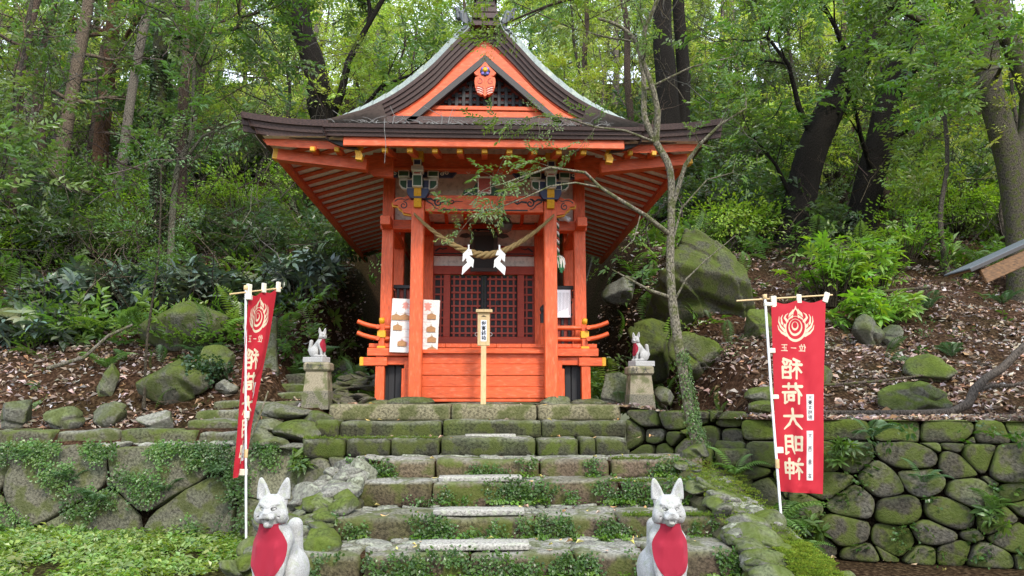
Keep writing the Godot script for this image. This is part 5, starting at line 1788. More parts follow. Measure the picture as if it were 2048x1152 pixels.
func bib_mesh(open_turn: float) -> Array:   # a red bib laid over chest and forelegs, and its neck cord
	var mb := Mb.new()
	var rows := []
	for r in 19:
		var v := r / 18.0
		var y := lerpf(0.472, 0.13, v)
		var half := lerpf(0.068, 0.122, smoothstep(0.0, 0.4, v)) * sqrt(maxf(0.0, 1.0 - pow(maxf(0.0, (v - 0.45) / 0.56), 2.4)))
		var row := PackedVector3Array()
		for k in 15:
			var x := half * (k / 7.0 - 1.0)
			var z := 0.3
			for it in 40:
				var dd := minf(fox_body(Vector3(x, y, z)), maxf(absf(x) - 0.075, maxf(absf(y - 0.22) - 0.12, z - 0.128)))
				if dd < 0.008:
					break
				z -= maxf(dd - 0.006, 0.002)
			row.append(Vector3(x, y, maxf(z, 0.03) + v * (0.006 * sin(x * 62.0 + v * 5.0) + 0.004 * sin(x * 130.0 - v * 3.0))))
		rows.append(row)
	for it in 3:
		for r in range(1, 18):
			for k in range(1, 14):
				rows[r][k].z = maxf(rows[r][k].z, (rows[r - 1][k].z + rows[r + 1][k].z + rows[r][k - 1].z + rows[r][k + 1].z) / 4.0)
	mb.sheet(rows)
	var back := []
	for r in rows:
		var row := PackedVector3Array()
		for p in r:
			row.append(p - Vector3(0, 0, 0.004))
		back.append(row)
	mb.sheet(back, false, true)
	var cord := Mb.new()
	var pth := []
	var rad := []
	for k in 25:
		var a := TAU * k / 24.0
		var y := 0.472 + 0.012 * (1.0 - sin(a)) * 0.5
		var r := 0.05
		for it in 20:
			var dd := fox_body(Vector3(cos(a) * r, y, 0.05 + sin(a) * r))
			if dd > 0.004:
				break
			r += 0.004
		pth.append(Vector3(cos(a) * r, y, 0.05 + sin(a) * r))
		rad.append(0.004)
	cord.tube(pth, rad, 5, false)
	var mark := Mb.new()
	for q in [[Vector2(-0.009, 0.006), Vector2(0.009, 0.006)], [Vector2(0, 0.012), Vector2(0, -0.01)], [Vector2(-0.008, -0.002), Vector2(-0.002, -0.009)], [Vector2(0.002, -0.002), Vector2(0.009, -0.008)]]:
		mark.stroke(q, 0.0025, 0.002, Transform3D(Basis.IDENTITY, Vector3(0, 0.415, rows[5][7].z + 0.001)), 0.002)
	return [mb.mesh(), cord.mesh(), mark.mesh()]


func fox(label: String, at: Vector3, turn: float, size: float, m: ArrayMesh, bib: Array, stone: Material, group: String) -> Node3D:
	var o := thing("stone_fox", label, "statue", at, turn, group)
	var tf := Transform3D(Basis.IDENTITY.scaled(Vector3.ONE * size), Vector3.ZERO)
	place(o, "fox_figure", m, stone, tf)
	var b := place(o, "bib", bib[0], M.cloth, tf)
	place(b, "neck_cord", bib[1], M.cloth)
	place(b, "stitched_mark", bib[2], M.thread)
	return o


func taper(mb: Mb, at: Vector3, w0: float, w1: float, h: float, bev := 0.01) -> void:   # a four-sided block that narrows upwards
	var prof := [Vector2(w0 / 2, 0), Vector2(w0 / 2, 0), Vector2(w1 / 2, h - bev), Vector2(w1 / 2 - bev, h)]
	for k in 3:
		for s in 4:
			var a := PI / 2 * s + PI / 4
			var b := a + PI / 2
			var f := sqrt(2.0)
			var p: Vector2 = prof[k]
			var q: Vector2 = prof[k + 1]
			mb.quad(at + Vector3(cos(a) * p.x * f, p.y, sin(a) * p.x * f), at + Vector3(cos(b) * p.x * f, p.y, sin(b) * p.x * f), at + Vector3(cos(b) * q.x * f, q.y, sin(b) * q.x * f), at + Vector3(cos(a) * q.x * f, q.y, sin(a) * q.x * f), Vector3(cos(a + PI / 4), 0.2, sin(a + PI / 4)))
	mb.box(at + Vector3(0, h - 0.01, 0), Vector3(w1 - 2 * bev, 0.02, w1 - 2 * bev), Basis.IDENTITY, 0.001)


func foxes() -> void:
	var mb: Mb
	var bib := bib_mesh(0.0)
	var big := "fox statues in red bibs at the foot of the steps"
	var a := fox("large granite fox with open grinning mouth and red bib, near the twisted banner", W(-1.06, 0.516, 4.05), -0.24, 0.77, fox_mesh(0.17, 1.0, 0.004), bib, M.granite, big)
	var b := fox("large granite fox with fangs over a closed mouth, before the mossy rubble bank", W(0.96, 0.505, 4.05), 0.08, 0.77, fox_mesh(-0.1, 0.0, 0.004), bib, M.granite, big)
	for o in [a, b]:
		mb = Mb.new()
		mb.box(Vector3(0, -0.025, -0.05), Vector3(0.29, 0.05, 0.5), Basis.IDENTITY, 0.012)
		mb.box(Vector3(0, -0.285, -0.05), Vector3(0.38, 0.47, 0.58), Basis.IDENTITY, 0.015)
		place(o, "pedestal", mb.mesh(), M.granite)
	# the small pair beside the shrine, on weathered pedestals
	for s in [-1, 1]:
		var x := -2.01 if s < 0 else 1.93
		var y := 1.44 if s < 0 else 1.4
		var pd := thing("pedestal", "weathered square stone pedestal carrying a small fox, %s" % ["by the side path" if s < 0 else "by the ivy-clad slim tree"][0], "pedestal", W(x, y, 9.3), 0.0, "pedestals of the small foxes")
		mb = Mb.new()
		taper(mb, W(x, y - 0.05, 9.3), 0.325, 0.305, 0.22)
		part(pd, "base", mb, M.pedestal_dark)
		mb = Mb.new()
		taper(mb, W(x, y + 0.17, 9.3), 0.29, 0.255, 0.24)
		part(pd, "shaft", mb, M.pedestal_stone)
		mb = Mb.new()
		mb.box(W(x, y + 0.46, 9.3), Vector3(0.315, 0.105, 0.315), Basis.IDENTITY, 0.02)
		var capn := part(pd, "cap", mb, M.pedestal_stone)
		mb = Mb.new()
		for q in [["ken", -0.1], ["dai", 0.06]]:
			for st in GLYPH[q[0]].split(";"):
				var pts := []
				for w in st.split(" "):
					var xy: PackedStringArray = w.split(",")
					pts.append(Vector2(float(xy[0]) - 50.0, 50.0 - float(xy[1])) * 0.0009 + Vector2(q[1] * 0.85, 0))
				mb.stroke(pts, 0.007, 0.006, Transform3D(Basis.IDENTITY, W(x, y + 0.46, 9.1425)), 0.002)
		part(capn, "carved_writing", mb, M.edging)
		var f := fox(["small white stone fox with raised tail, on the pedestal by the side path", "small white stone fox with raised tail, on the pedestal beside the ivy-clad slim tree"][0 if s < 0 else 1], W(x, y + 0.58, 9.3), -s * 1.2, 0.47, fox_mesh(s * 0.45, 0.0, 0.0065), bib, M.granite_small, "small foxes on pedestals")
		mb = Mb.new()
		mb.box(Vector3(0, -0.033, -0.04), Vector3(0.18, 0.066, 0.28), Basis.IDENTITY, 0.006)
		place(f, "plinth", mb.mesh(), M.granite_small)


# ---------- banners ----------
func banner_image(key: String) -> void:
	var im := Image.create(216, 768, false, Image.FORMAT_RGB8)
	im.fill(Color(0.69, 0.085, 0.155))
	var cream := Color(0.8, 0.76, 0.64)
	var c := Vector2(97, 118)
	for k in 60:                           # the jewel: two rings round a disc, each open to the top
		var a := TAU * k / 60.0
		var b := TAU * (k + 1) / 60.0
		for q in [[42.0, 4.6, 0.0], [27.0, 4.0, -5.0], [13.0, 3.4, -9.0]]:
			var w: float = q[1] * (0.62 + 0.38 * sin(a))
			ink(im, c + Vector2(0, q[2]) + Vector2.from_angle(a) * q[0], c + Vector2(0, q[2]) + Vector2.from_angle(b) * q[0], w, w, cream)
	for s in [-1, 1]:                      # flames
		for q in [[[16, -42], [12, -62], [2, -74], [0, -88]], [[26, -38], [24, -54], [14, -66], [10, -74]], [[36, -26], [46, -38], [42, -50], [32, -58]], [[44, -8], [58, -20], [60, -38], [54, -52]], [[46, 8], [62, -6], [70, -24], [68, -44]], [[40, 22], [58, 14], [70, 2], [74, -12]]]:
			for k in 3:
				ink(im, c + Vector2(q[k][0] * s, q[k][1] + 2), c + Vector2(q[k + 1][0] * s, q[k + 1][1] + 2), 5.5 - k * 1.5, 4.0 - k * 1.5, cream)
		ink(im, c + Vector2(s * 30, -36), c + Vector2(s * 12, -50), 1.2, 1.2, Color(0.69, 0.085, 0.155))
		ink(im, c + Vector2(s * 54, -4), c + Vector2(s * 50, -20), 1.2, 1.2, Color(0.69, 0.085, 0.155))
	for q in [["sei", 34], ["ichi", 75], ["i", 113]]:
		glyph(im, q[0], Vector2(q[1], 172), Vector2(29, 30), 1.7, cream, true)
	var y := 224.0
	for g in ["ina", "ri", "dai", "myo", "jin"]:
		glyph(im, g, Vector2(36, y), Vector2(92, 86), 5.2, cream, true)
		y += 96.5
	for q in [[141, 366, 32, 98], [139, 502, 30, 194]]:
		im.fill_rect(Rect2i(q[0], q[1], q[2], q[3]), Color(0.8, 0.79, 0.78))
	var inky := Color(0.16, 0.14, 0.16)
	for k in 5:
		glyph(im, ["dai", "sai", "kyo", "ina", "go"][k], Vector2(147, 370 + k * 18.5), Vector2(19, 17), 0.75, inky, true)
	for k in 4:
		glyph(im, ["dai", "nishi", "ko", "kyo"][k], Vector2(145, 508 + k * 52), Vector2(18, 24), 0.9, inky, true)
	var m := image_mat(key, im, 0.8, {"two": true, "back": Color(0.55, 0.5, 0.5)})
	m.texture_repeat = false


func banner(label: String, left: Array, right: Array, pole: Array, bar: Array, loops: Array, fold: float, m: Material, lean := 0.0) -> void:
	var o := thing("banner", label, "banner", Vector3(pole[-1].x, 0, pole[-1].z), 0.0, "red votive banners on poles")
	var mb := Mb.new()
	var rows := []
	var R := 49
	var K := 15
	for r in R:
		var t := r / (R - 1.0) * (left.size() - 1)
		var i := mini(int(t), left.size() - 2)
		var f := t - i
		var a := (left[maxi(i - 1, 0)] as Vector3)
		var l: Vector3 = (left[i] as Vector3).cubic_interpolate(left[i + 1], a, left[mini(i + 2, left.size() - 1)], f)
		var q: Vector3 = (right[i] as Vector3).cubic_interpolate(right[i + 1], right[maxi(i - 1, 0)], right[mini(i + 2, right.size() - 1)], f)
		var out := (q - l).cross(Vector3.DOWN).normalized()
		if out.z < 0.0:
			out = -out
		var v := r / (R - 1.0)
		var row := PackedVector3Array()
		for k in K:
			var u := k / (K - 1.0)
			var wv := sin(u * 7.0 + v * 5.0 + lean) * 0.5 + sin(u * 13.0 - v * 9.0) * 0.22 + sin(u * 4.0 + v * 17.0) * 0.12 + 0.3 * nz.get_noise_2d(u * 90.0 + lean * 50.0, v * 260.0)
			row.append(l.lerp(q, u) + Vector3(0, -0.03 * pow(sin(u * TAU), 2.0) * maxf(0.0, 1.0 - v * 9.0), 0) + out * fold * wv * sin(PI * clampf(u * 0.9 + 0.05, 0, 1)) * minf(1.0, 0.25 + v * 2.0))
		rows.append(row)
	mb.sheet(rows, false, true)
	part(o, "cloth", mb, m)
	mb = Mb.new()
	var rad := []
	for p in pole:
		rad.append(0.0118)
	mb.tube(pole, rad, 10)
	part(o, "pole", mb, M.pole)
	mb = Mb.new()
	mb.tube(bar, [0.0085, 0.008], 8)
	part(o, "crossbar", mb, M.pale_wood)
	mb = Mb.new()
	mb.lathe(pole[0] + Vector3(0, -0.02, 0), [Vector2(0.0, -0.015), Vector2(0.02, -0.015), Vector2(0.02, 0.03), Vector2(0.0, 0.035)], 10)
	part(o, "pole_cap", mb, M.pale_wood)
	mb = Mb.new()
	mb.lathe((pole[0] as Vector3).lerp(pole[-1], 0.62), [Vector2(0.015, -0.05), Vector2(0.019, -0.05), Vector2(0.019, 0.03), Vector2(0.015, 0.03)], 10)
	part(o, "pole_joint", mb, M.pale_wood)
	for q in loops:                        # cloth tabs round the bar and the pole
		mb = Mb.new()
		mb.box(q[0], q[1], q[2], 0.004)
		part(o, "tab", mb, M.tab_cloth)


func banners() -> void:
	banner_image("banner_print")
	var id := Basis.IDENTITY
	banner("tall red banner with mirrored cream characters hanging flat in front of the high stone wall", [W(2.74, 2.43, 7.0), W(2.73, 1.98, 7.0), W(2.72, 1.51, 7.0), W(2.715, 1.05, 7.0), W(2.715, 0.67, 7.0)], [W(3.28, 2.46, 7.02), W(3.22, 1.97, 6.98), W(3.155, 1.51, 6.92), W(3.1, 1.05, 6.86), W(3.05, 0.665, 6.82)], [W(2.69, 2.49, 7.02), W(2.66, 1.5, 6.9), W(2.615, 0.0, 6.67)], [W(2.42, 2.44, 7.04), W(3.35, 2.5, 7.02)],
		[[W(2.77, 2.43, 7.01), Vector3(0.05, 0.11, 0.024), id], [W(2.72, 2.405, 7.01), Vector3(0.09, 0.035, 0.036), id], [W(3.02, 2.46, 7.02), Vector3(0.045, 0.085, 0.024), id], [W(3.285, 2.475, 7.02), Vector3(0.05, 0.1, 0.024), Basis(Vector3.BACK, -0.35)], [W(2.705, 1.96, 6.97), Vector3(0.07, 0.045, 0.036), id], [W(2.7, 1.53, 6.92), Vector3(0.06, 0.04, 0.036), id], [W(2.69, 1.05, 6.87), Vector3(0.075, 0.055, 0.036), id]], 0.05, M.banner_print)
	var rot := yaw(1.2)
	banner("narrow-looking red banner twisted by the wind, on the pole in front of the side path", [W(-2.37, 2.55, 7.58), W(-2.36, 2.09, 7.52), W(-2.36, 1.6, 7.46), W(-2.35, 1.17, 7.4), W(-2.355, 0.77, 7.35)], [W(-2.22, 2.68, 8.05), W(-2.25, 2.12, 7.95), W(-2.29, 1.65, 7.85), W(-2.32, 1.25, 7.75), W(-2.325, 0.78, 7.62)], [W(-2.395, 2.63, 7.56), W(-2.33, 1.5, 7.53), W(-2.235, 0.0, 7.5)], [W(-2.47, 2.52, 7.33), W(-2.19, 2.7, 8.12)],
		[[W(-2.37, 2.6, 7.59), Vector3(0.06, 0.12, 0.03), rot], [W(-2.29, 2.655, 7.82), Vector3(0.05, 0.1, 0.03), rot], [W(-2.205, 2.7, 8.05), Vector3(0.05, 0.11, 0.03), rot], [W(-2.355, 2.52, 7.56), Vector3(0.05, 0.05, 0.06), id], [W(-2.32, 0.81, 7.53), Vector3(0.09, 0.06, 0.036), id], [W(-2.31, 1.36, 7.53), Vector3(0.05, 0.07, 0.036), id]], 0.05, M.banner_print, 1.7)


func side_roof() -> void:
	var o := thing("notice_shelter", "corner of a small wooden shelter roof with a dark metal edge, over the leafy slope", "shelter", W(5.62, 0.0, 6.7))
	for s in [-1, 1]:
		var b := Basis(Vector3.BACK, -s * 0.41)
		one(o, "roof_board", W(5.62 + s * 0.63, 2.915, 6.68), Vector3(1.3, 0.022, 0.36), M.brown_wood, b)
		one(o, "roof_sheet", W(5.62 + s * 0.635, 2.936, 6.68), Vector3(1.34, 0.016, 0.4), M.tile, b)
		one(o, "edge_strip", W(5.62 + s * 0.64, 2.92, 6.475), Vector3(1.345, 0.035, 0.012), M.edging, b)
		one(o, "fascia", W(5.62 + s * 0.555, 2.845, 6.51), Vector3(1.24, 0.13, 0.03), M.brown_wood, b)
	for x in [5.45, 5.8]:
		one(o, "post", W(x, 1.5, 6.75), Vector3(0.1, 3.0, 0.1), M.brown_wood)
	one(o, "board", W(5.62, 1.9, 6.69), Vector3(0.3, 0.9, 0.03), M.brown_wood)
# ---------- foliage ----------
var S := {}          # sprays: small meshes of leaves that the crowns repeat


func leaf_col(k := 0.25) -> Color:
	var g := rng.randf_range(1.0 - k, 1.0 + k)
	return Color(g * rng.randf_range(0.9, 1.15), g, g * rng.randf_range(0.8, 1.1))


func sprays() -> void:
	rng.seed = 11
	for v in 3:                            # evergreen twigs: pointed leaves drooping from both sides
		var mb := Mb.new()
		for k in 17:
			var t := (k + 0.5) / 17.0
			var side := 1.0 if k % 2 else -1.0
			var p := Vector3(0.05 * sin(t * 5.0 + v), 0.03 * sin(t * 7.0) - 0.1 * t * t, t * 0.46)
			var dir := Vector3(side * rng.randf_range(0.5, 1.0), rng.randf_range(-0.45, 0.3), rng.randf_range(0.2, 0.9)).normalized()
			mb.col = leaf_col()
			mb.leaf(p, dir, (Vector3.UP + rv(0.5)).normalized(), rng.randf_range(0.09, 0.14), rng.randf_range(0.04, 0.055))
		S["ever%d" % v] = mb.mesh()
	for v in 3:                            # fine twigs in flat layers: many small leaves
		var mb := Mb.new()
		for k in 26:
			var t := rng.randf()
			var a := rng.randf_range(-0.9, 0.9)
			var p := Vector3(sin(a) * t * 0.4, rng.randf_range(-0.035, 0.035) - 0.06 * t, cos(a) * t * 0.5)
			var dir := Vector3(sin(a * 1.4) + rng.randf_range(-0.6, 0.6), rng.randf_range(-0.35, 0.15), cos(a) + 0.2).normalized()
			mb.col = leaf_col()
			mb.leaf(p, dir, (Vector3.UP + rv(0.3)).normalized(), rng.randf_range(0.055, 0.085), rng.randf_range(0.03, 0.042), 0.15)
		S["fine%d" % v] = mb.mesh()
	for v in 2:                            # whorls of long blades at a twig's end
		var mb := Mb.new()
		for k in 9:
			var a := TAU * k / 9.0 + rng.randf_range(-0.2, 0.2)
			mb.col = leaf_col(0.2)
			mb.leaf_fine(Vector3(cos(a), 0.0, sin(a)) * 0.015 + Vector3(0, rng.randf_range(-0.03, 0.03), 0), Vector3(cos(a), rng.randf_range(-0.1, 0.45), sin(a)).normalized(), Vector3.UP, rng.randf_range(0.13, 0.2), rng.randf_range(0.045, 0.065), 0.15, rng.randf_range(0.2, 0.5))
		S["whorl%d" % v] = mb.mesh()
	var fb := Mb.new()                     # a fern frond along +z
	for k in 17:
		var t := (k + 1.0) / 17.0
		var p := Vector3(0, 0.16 * sin(t * 2.2) - 0.12 * t * t, t * 0.5)
		var l := 0.15 * sin(PI * (0.12 + 0.86 * t))
		for s in [-1, 1]:
			fb.col = leaf_col(0.15)
			fb.leaf(p, Vector3(s, -0.1, 0.35).normalized(), Vector3.UP, l, 0.028, 0.1, 0.2)
	fb.col = Color(0.7, 0.8, 0.5)
	fb.tube([Vector3.ZERO, Vector3(0, 0.1, 0.15), Vector3(0, 0.1, 0.32), Vector3(0, 0.0, 0.5)], [0.004, 0.004, 0.003, 0.001], 3, false)
	S["frond"] = fb.mesh()
	for v in 2:                            # creeping leaves pressed to a face (facing +z)
		var cb := Mb.new()
		for k in 9:
			var p := Vector3(rng.randf_range(-0.06, 0.06), rng.randf_range(-0.06, 0.06), rng.randf_range(0.005, 0.03))
			cb.col = leaf_col(0.35)
			var dir := Vector3(rng.randf_range(-1, 1), rng.randf_range(-1, 0.3), 0.4).normalized()
			cb.leaf(p, dir, (Vector3(0, 0.5, 1) + rv(0.4)).normalized(), rng.randf_range(0.022, 0.036), rng.randf_range(0.022, 0.032), 0.15, 0.1)
		S["creep%d" % v] = cb.mesh()
	for v in 2:                            # low ground plants
		var gb := Mb.new()
		for k in 7:
			var a := TAU * k / 7.0 + rng.randf()
			var h := rng.randf_range(0.02, 0.07)
			gb.col = leaf_col(0.3)
			gb.leaf(Vector3(cos(a) * 0.02, h, sin(a) * 0.02), Vector3(cos(a), rng.randf_range(-0.1, 0.3), sin(a)).normalized(), Vector3.UP, rng.randf_range(0.04, 0.065), rng.randf_range(0.028, 0.042), 0.12, 0.15)
		S["herb%d" % v] = gb.mesh()
	for v in 2:                            # one curled dead leaf
		var db := Mb.new()
		db.leaf(Vector3(0, 0, -0.04), Vector3(0.0, 0.1, 1).normalized(), Vector3.UP, 0.085, 0.036 + v * 0.008, 0.5 - v * 0.9, 0.25)
		S["dead%d" % v] = db.mesh()
	var mo := Mb.new()                     # a tuft of moss
	for k in 14:
		var a := rng.randf() * TAU
		var r := rng.randf() * 0.03
		mo.col = leaf_col(0.3)
		mo.leaf(Vector3(cos(a) * r, 0, sin(a) * r), (Vector3(cos(a) * 0.6, 1, sin(a) * 0.6) + rv(0.3)).normalized(), Vector3(sin(a), 0.3, cos(a)), rng.randf_range(0.012, 0.024), 0.007, 0.1, 0.2)
	S["moss"] = mo.mesh()


func facing(dir: Vector3, s: float, twist := 0.5) -> Basis:   # +z along dir, y kept near up
	var z := dir.normalized()
	var x := (Vector3.UP + rv(twist)).cross(z)
	if x.length_squared() < 1e-4:
		x = Vector3.RIGHT
	x = x.normalized()
	return Basis(x, z.cross(x), z).scaled(Vector3.ONE * s)


func limb(mb: Mb, tips: Array, p: Vector3, dir: Vector3, l: float, r: float, lvl: int, o: Dictionary) -> void:
	var n := 5 if lvl < 2 else 4
	var path := [p]
	var rad := [r]
	for i in n:
		dir = (dir + rv(o.get("bend", 0.28)) + Vector3.UP * o.get("up", 0.08)).normalized()
		p += dir * l / n
		path.append(p)
		rad.append(r * (1.0 - 0.75 * (i + 1.0) / n))
	mb.tube(path, rad, [7, 5, 4, 3][lvl], false)
	if lvl >= o.get("depth", 2):
		for i in range(1, n + 1):
			tips.append([path[i], dir, lvl])
		return
	var kids: int = o.get("kids", 4)
	for k in kids:
		var t := lerpf(0.3, 1.0, (k + rng.randf()) / kids)
		var i := mini(int(t * n), n - 1)
		var at: Vector3 = (path[i] as Vector3).lerp(path[i + 1], t * n - i)
		var side := dir.cross(rv()).normalized()
		limb(mb, tips, at, (dir * 0.7 + side * rng.randf_range(0.5, 1.0)).normalized(), l * rng.randf_range(0.45, 0.65), r * 0.45, lvl + 1, o)
	tips.append([path[n], dir, lvl])


func crown(parent: Node3D, tips: Array, keys: Array, each: int, size: float, col: Color, spread: float, m: Material, called := "crown") -> void:
	var tf := {}
	var cl := {}
	for key in keys:
		tf[key] = []
		cl[key] = []
	for t in tips:
		for k in each:
			var key: String = keys[rng.randi() % keys.size()]
			var p: Vector3 = t[0] + rv(spread)
			var d: Vector3 = (t[1] + rv(0.9) + Vector3(0, -0.15, 0))
			tf[key].append(Transform3D(facing(d, size * rng.randf_range(0.75, 1.3)), p))
			var g := rng.randf_range(0.7, 1.3)
			cl[key].append(Color(col.r * g * rng.randf_range(1.0, 1.4), col.g * g, col.b * g * rng.randf_range(0.9, 1.7) + 0.012))
	for key in keys:
		if tf[key].size():
			multi(parent, called, S[key], m, tf[key], cl[key])


const BARK := Color(0.085, 0.07, 0.055)


func tree(called: String, label: String, path: Array, r0: float, r1: float, branches: Array, o: Dictionary, group := "") -> Node3D:   # path and branches in world places
	var root := thing(called, label, o.get("cat", "tree"), path[0], 0.0, group)
	rng.seed = int(absf(path[0].x * 100.0)) + 17 + int(o.get("seed", 0))
	var mb := Mb.new()
	mb.col = o.get("bark", BARK)
	var fine := []
	var rad := []
	for i in path.size() - 1:
		for k in 4:
			fine.append((path[i] as Vector3).cubic_interpolate(path[i + 1], path[maxi(i - 1, 0)], path[mini(i + 2, path.size() - 1)], k / 4.0))
	fine.append(path[-1])
	for i in fine.size():
		var t := i / (fine.size() - 1.0)
		rad.append(lerpf(r0, r1, t) * (1.0 + (0.5 * pow(maxf(0.0, 1.0 - t * 6.0), 2.0))))
	mb.tube(fine, rad, 12, true, 0.16, nz)
	part(root, "trunk", mb, M[o.get("mat", "bark")])
	mb = Mb.new()
	mb.col = o.get("bark", BARK)
	var tips := []
	for b in branches:                     # [points, radius at the start, radius at the end, leafy from]
		var bp: Array = b[0]
		var br := []
		for i in bp.size():
			br.append(lerpf(b[1], b[2], i / (bp.size() - 1.0)))
		mb.tube(bp, br, 8, true, 0.12, nz)
		for i in range(1, bp.size()):
			var dir: Vector3 = (bp[i] - bp[i - 1]).normalized()
			if float(i) / bp.size() >= b[3]:
				for k in o.get("twigs", 2):
					limb(mb, tips, bp[i], (dir + rv(0.9)).normalized(), o.get("twig", 0.6) * rng.randf_range(0.6, 1.2), b[2] * 0.8, o.get("lvl", 1), o)
	for k in o.get("limbs", 0):
		var t := lerpf(o.get("from", 0.4), 1.0, (k + rng.randf()) / o.limbs)
		var i := mini(int(t * (fine.size() - 1)), fine.size() - 2)
		var a := rng.randf() * TAU
		limb(mb, tips, fine[i], Vector3(cos(a), rng.randf_range(-0.1, 0.5), sin(a)).normalized(), o.get("reach", 1.8) * rng.randf_range(0.6, 1.2), rad[i] * 0.4, 0, o)
	if mb.v.size():
		part(root, "branches", mb, M[o.get("mat", "bark")])
	if path[0] != Vector3.ZERO:            # the tops that rise far out of view are left bare, so that daylight falls into the glade
		tips = tips.filter(func(q: Array) -> bool: return q[0].y < 1.5 - q[0].z * 0.6)
	if tips.size():
		for q in tips:
			q[0] -= root.position
		crown(root, tips, o.get("sprays", ["ever0", "ever1", "ever2"]), o.get("each", 2), o.get("size", 1.0), o.get("col", Color(0.05, 0.1, 0.02)), o.get("spread", 0.2), M[o.get("leaf", "leaf")])
	return root


func copy(o: Node3D, at: Vector3, turn: float, size: float) -> Node3D:
	var c: Node3D = o.duplicate()
	var base := String(o.name)
	if base.length() > 4 and base.substr(base.length() - 4, 1) == "_" and base.substr(base.length() - 3).is_valid_int():
		base = base.substr(0, base.length() - 4)
	c.name = numbered(self, base)
	add_child(c)
	c.transform = Transform3D(yaw(turn).scaled(Vector3.ONE * size), at)
	# a copy of a MultiMesh keeps sharing its places
	return c


func hides(x: float, d: float) -> bool:   # whether a tree there would stand before one of the big dark trunks
	var q := x / d
	return (d < 19.5 and q > -0.34 and q < -0.16) or (d < 15.5 and q > -0.52 and q < -0.36) or (d < 16.5 and q > 0.36 and q < 0.6) or (d < 18.0 and q > 0.2 and q < 0.3)


func forest() -> void:
	# templates stand behind each other on the slope; each is copied many times
	var kinds := [
		["evergreen_tree", "dark evergreen tree with drooping pointed leaves in the forest on the slope", Color(0.055, 0.09, 0.022), ["ever0", "ever1", "ever2"], 1.5, "evergreen trees on the slope"],
		["leafy_tree", "mid green tree with layered small leaves in the forest on the slope", Color(0.115, 0.18, 0.03), ["fine0", "fine1", "fine2"], 1.9, "small-leaved trees on the slope"],
		["lime_tree", "yellow-green sunlit tree in the forest on the slope", Color(0.2, 0.28, 0.06), ["fine0", "ever1", "fine2"], 1.7, "yellow-green trees on the slope"],
		["laurel_tree", "grey-green laurel-like tree with tufted leaves in the forest on the slope", Color(0.06, 0.12, 0.04), ["ever0", "whorl0", "ever2"], 1.5, "tufted trees on the slope"]]
	var protos := []
	for k in kinds.size():
		var q: Array = kinds[k]
		for v in 2:
			rng.seed = 90 + k * 7 + v
			var path := [Vector3.ZERO]
			for i in 6:
				path.append(path[-1] + Vector3(rng.randf_range(-0.35, 0.35), 1.45, rng.randf_range(-0.35, 0.35)))
			var t := tree(q[0], q[1], path, 0.15 + 0.03 * v, 0.03, [], {"limbs": 10, "from": 0.14, "reach": 2.3, "kids": 4, "depth": 1, "each": 2, "size": q[4], "col": q[2] * 2.1, "sprays": q[3], "spread": 0.42, "seed": k * 10 + v, "bark": Color(0.1, 0.085, 0.065)}, q[5])
			protos.append([t, false])
	rng.seed = 2024
	var spots := []
	for row in 8:
		var d := 18.0 + row * 3.2
		var n := 10 + row * 2
		for k in n:
			var x := ((k + rng.randf_range(0.1, 0.9)) / n - 0.5) * d * 2.15
			var dd := d + rng.randf_range(-1.4, 1.4)
			if absf(x) < 3.4 and dd < 20.5:
				continue
			if row == 0 and absf(x) < 7.0:
				continue
			if hides(x, dd):
				continue
			spots.append([x, dd, row])
	for q in spots:
		var pick := rng.randi() % 8
		if q[2] >= 2 and rng.randf() < 0.6:
			pick = [2, 3, 4, 5][rng.randi() % 4]
		var pr: Array = protos[pick]
		var at := W(q[0], hill(q[0], q[1]) - 0.1, q[1])
		var s := rng.randf_range(0.42, 0.72) if q[2] < 6 else rng.randf_range(0.7, 1.1)
		if not pr[1]:
			pr[1] = true
			pr[0].transform = Transform3D(yaw(rng.randf() * TAU).scaled(Vector3.ONE * s), at)
		else:
			copy(pr[0], at, rng.randf() * TAU, s)
	for pr in protos:
		if not pr[1]:
			pr[0].position = W(9, hill(9, 24), 24)
	# slim bare trunks that run up through the leaves
	for v in 2:
		rng.seed = 400 + v
		var path := [Vector3.ZERO]
		for i in 7:
			path.append(path[-1] + Vector3(rng.randf_range(-0.22, 0.22), 1.6, rng.randf_range(-0.22, 0.22)))
		var t := tree("slim_tree", ["slim brown trunk rising straight through the leaves of the forest", "slim pale trunk rising crooked through the leaves of the forest"][v], path, 0.11, 0.05, [], {"limbs": 3, "from": 0.35, "reach": 1.2, "kids": 2, "depth": 1, "each": 1, "size": 1.3, "col": Color(0.153, 0.272, 0.051), "sprays": ["fine0", "ever0"], "spread": 0.3, "seed": v, "bark": [Color(0.14, 0.1, 0.075), Color(0.24, 0.21, 0.17)][v]}, ["slim brown trunks", "slim pale trunks"][v])
		rng.seed = 500 + v
		var done := false
		for k in 17:
			var d := rng.randf_range(14.5, 30.0)
			var x := (rng.randf() - 0.5) * d * 1.4
			if absf(x) < 3.5 and d < 20.0:
				x += signf(x) * 4.5
			if hides(x, d):
				continue
			var at := W(x, hill(x, d) - 0.1, d)
			if not done:
				done = true
				t.position = at
			else:
				copy(t, at, rng.randf() * TAU, rng.randf_range(0.7, 1.25))
	big_trees()
	shrubs()
	undergrowth()


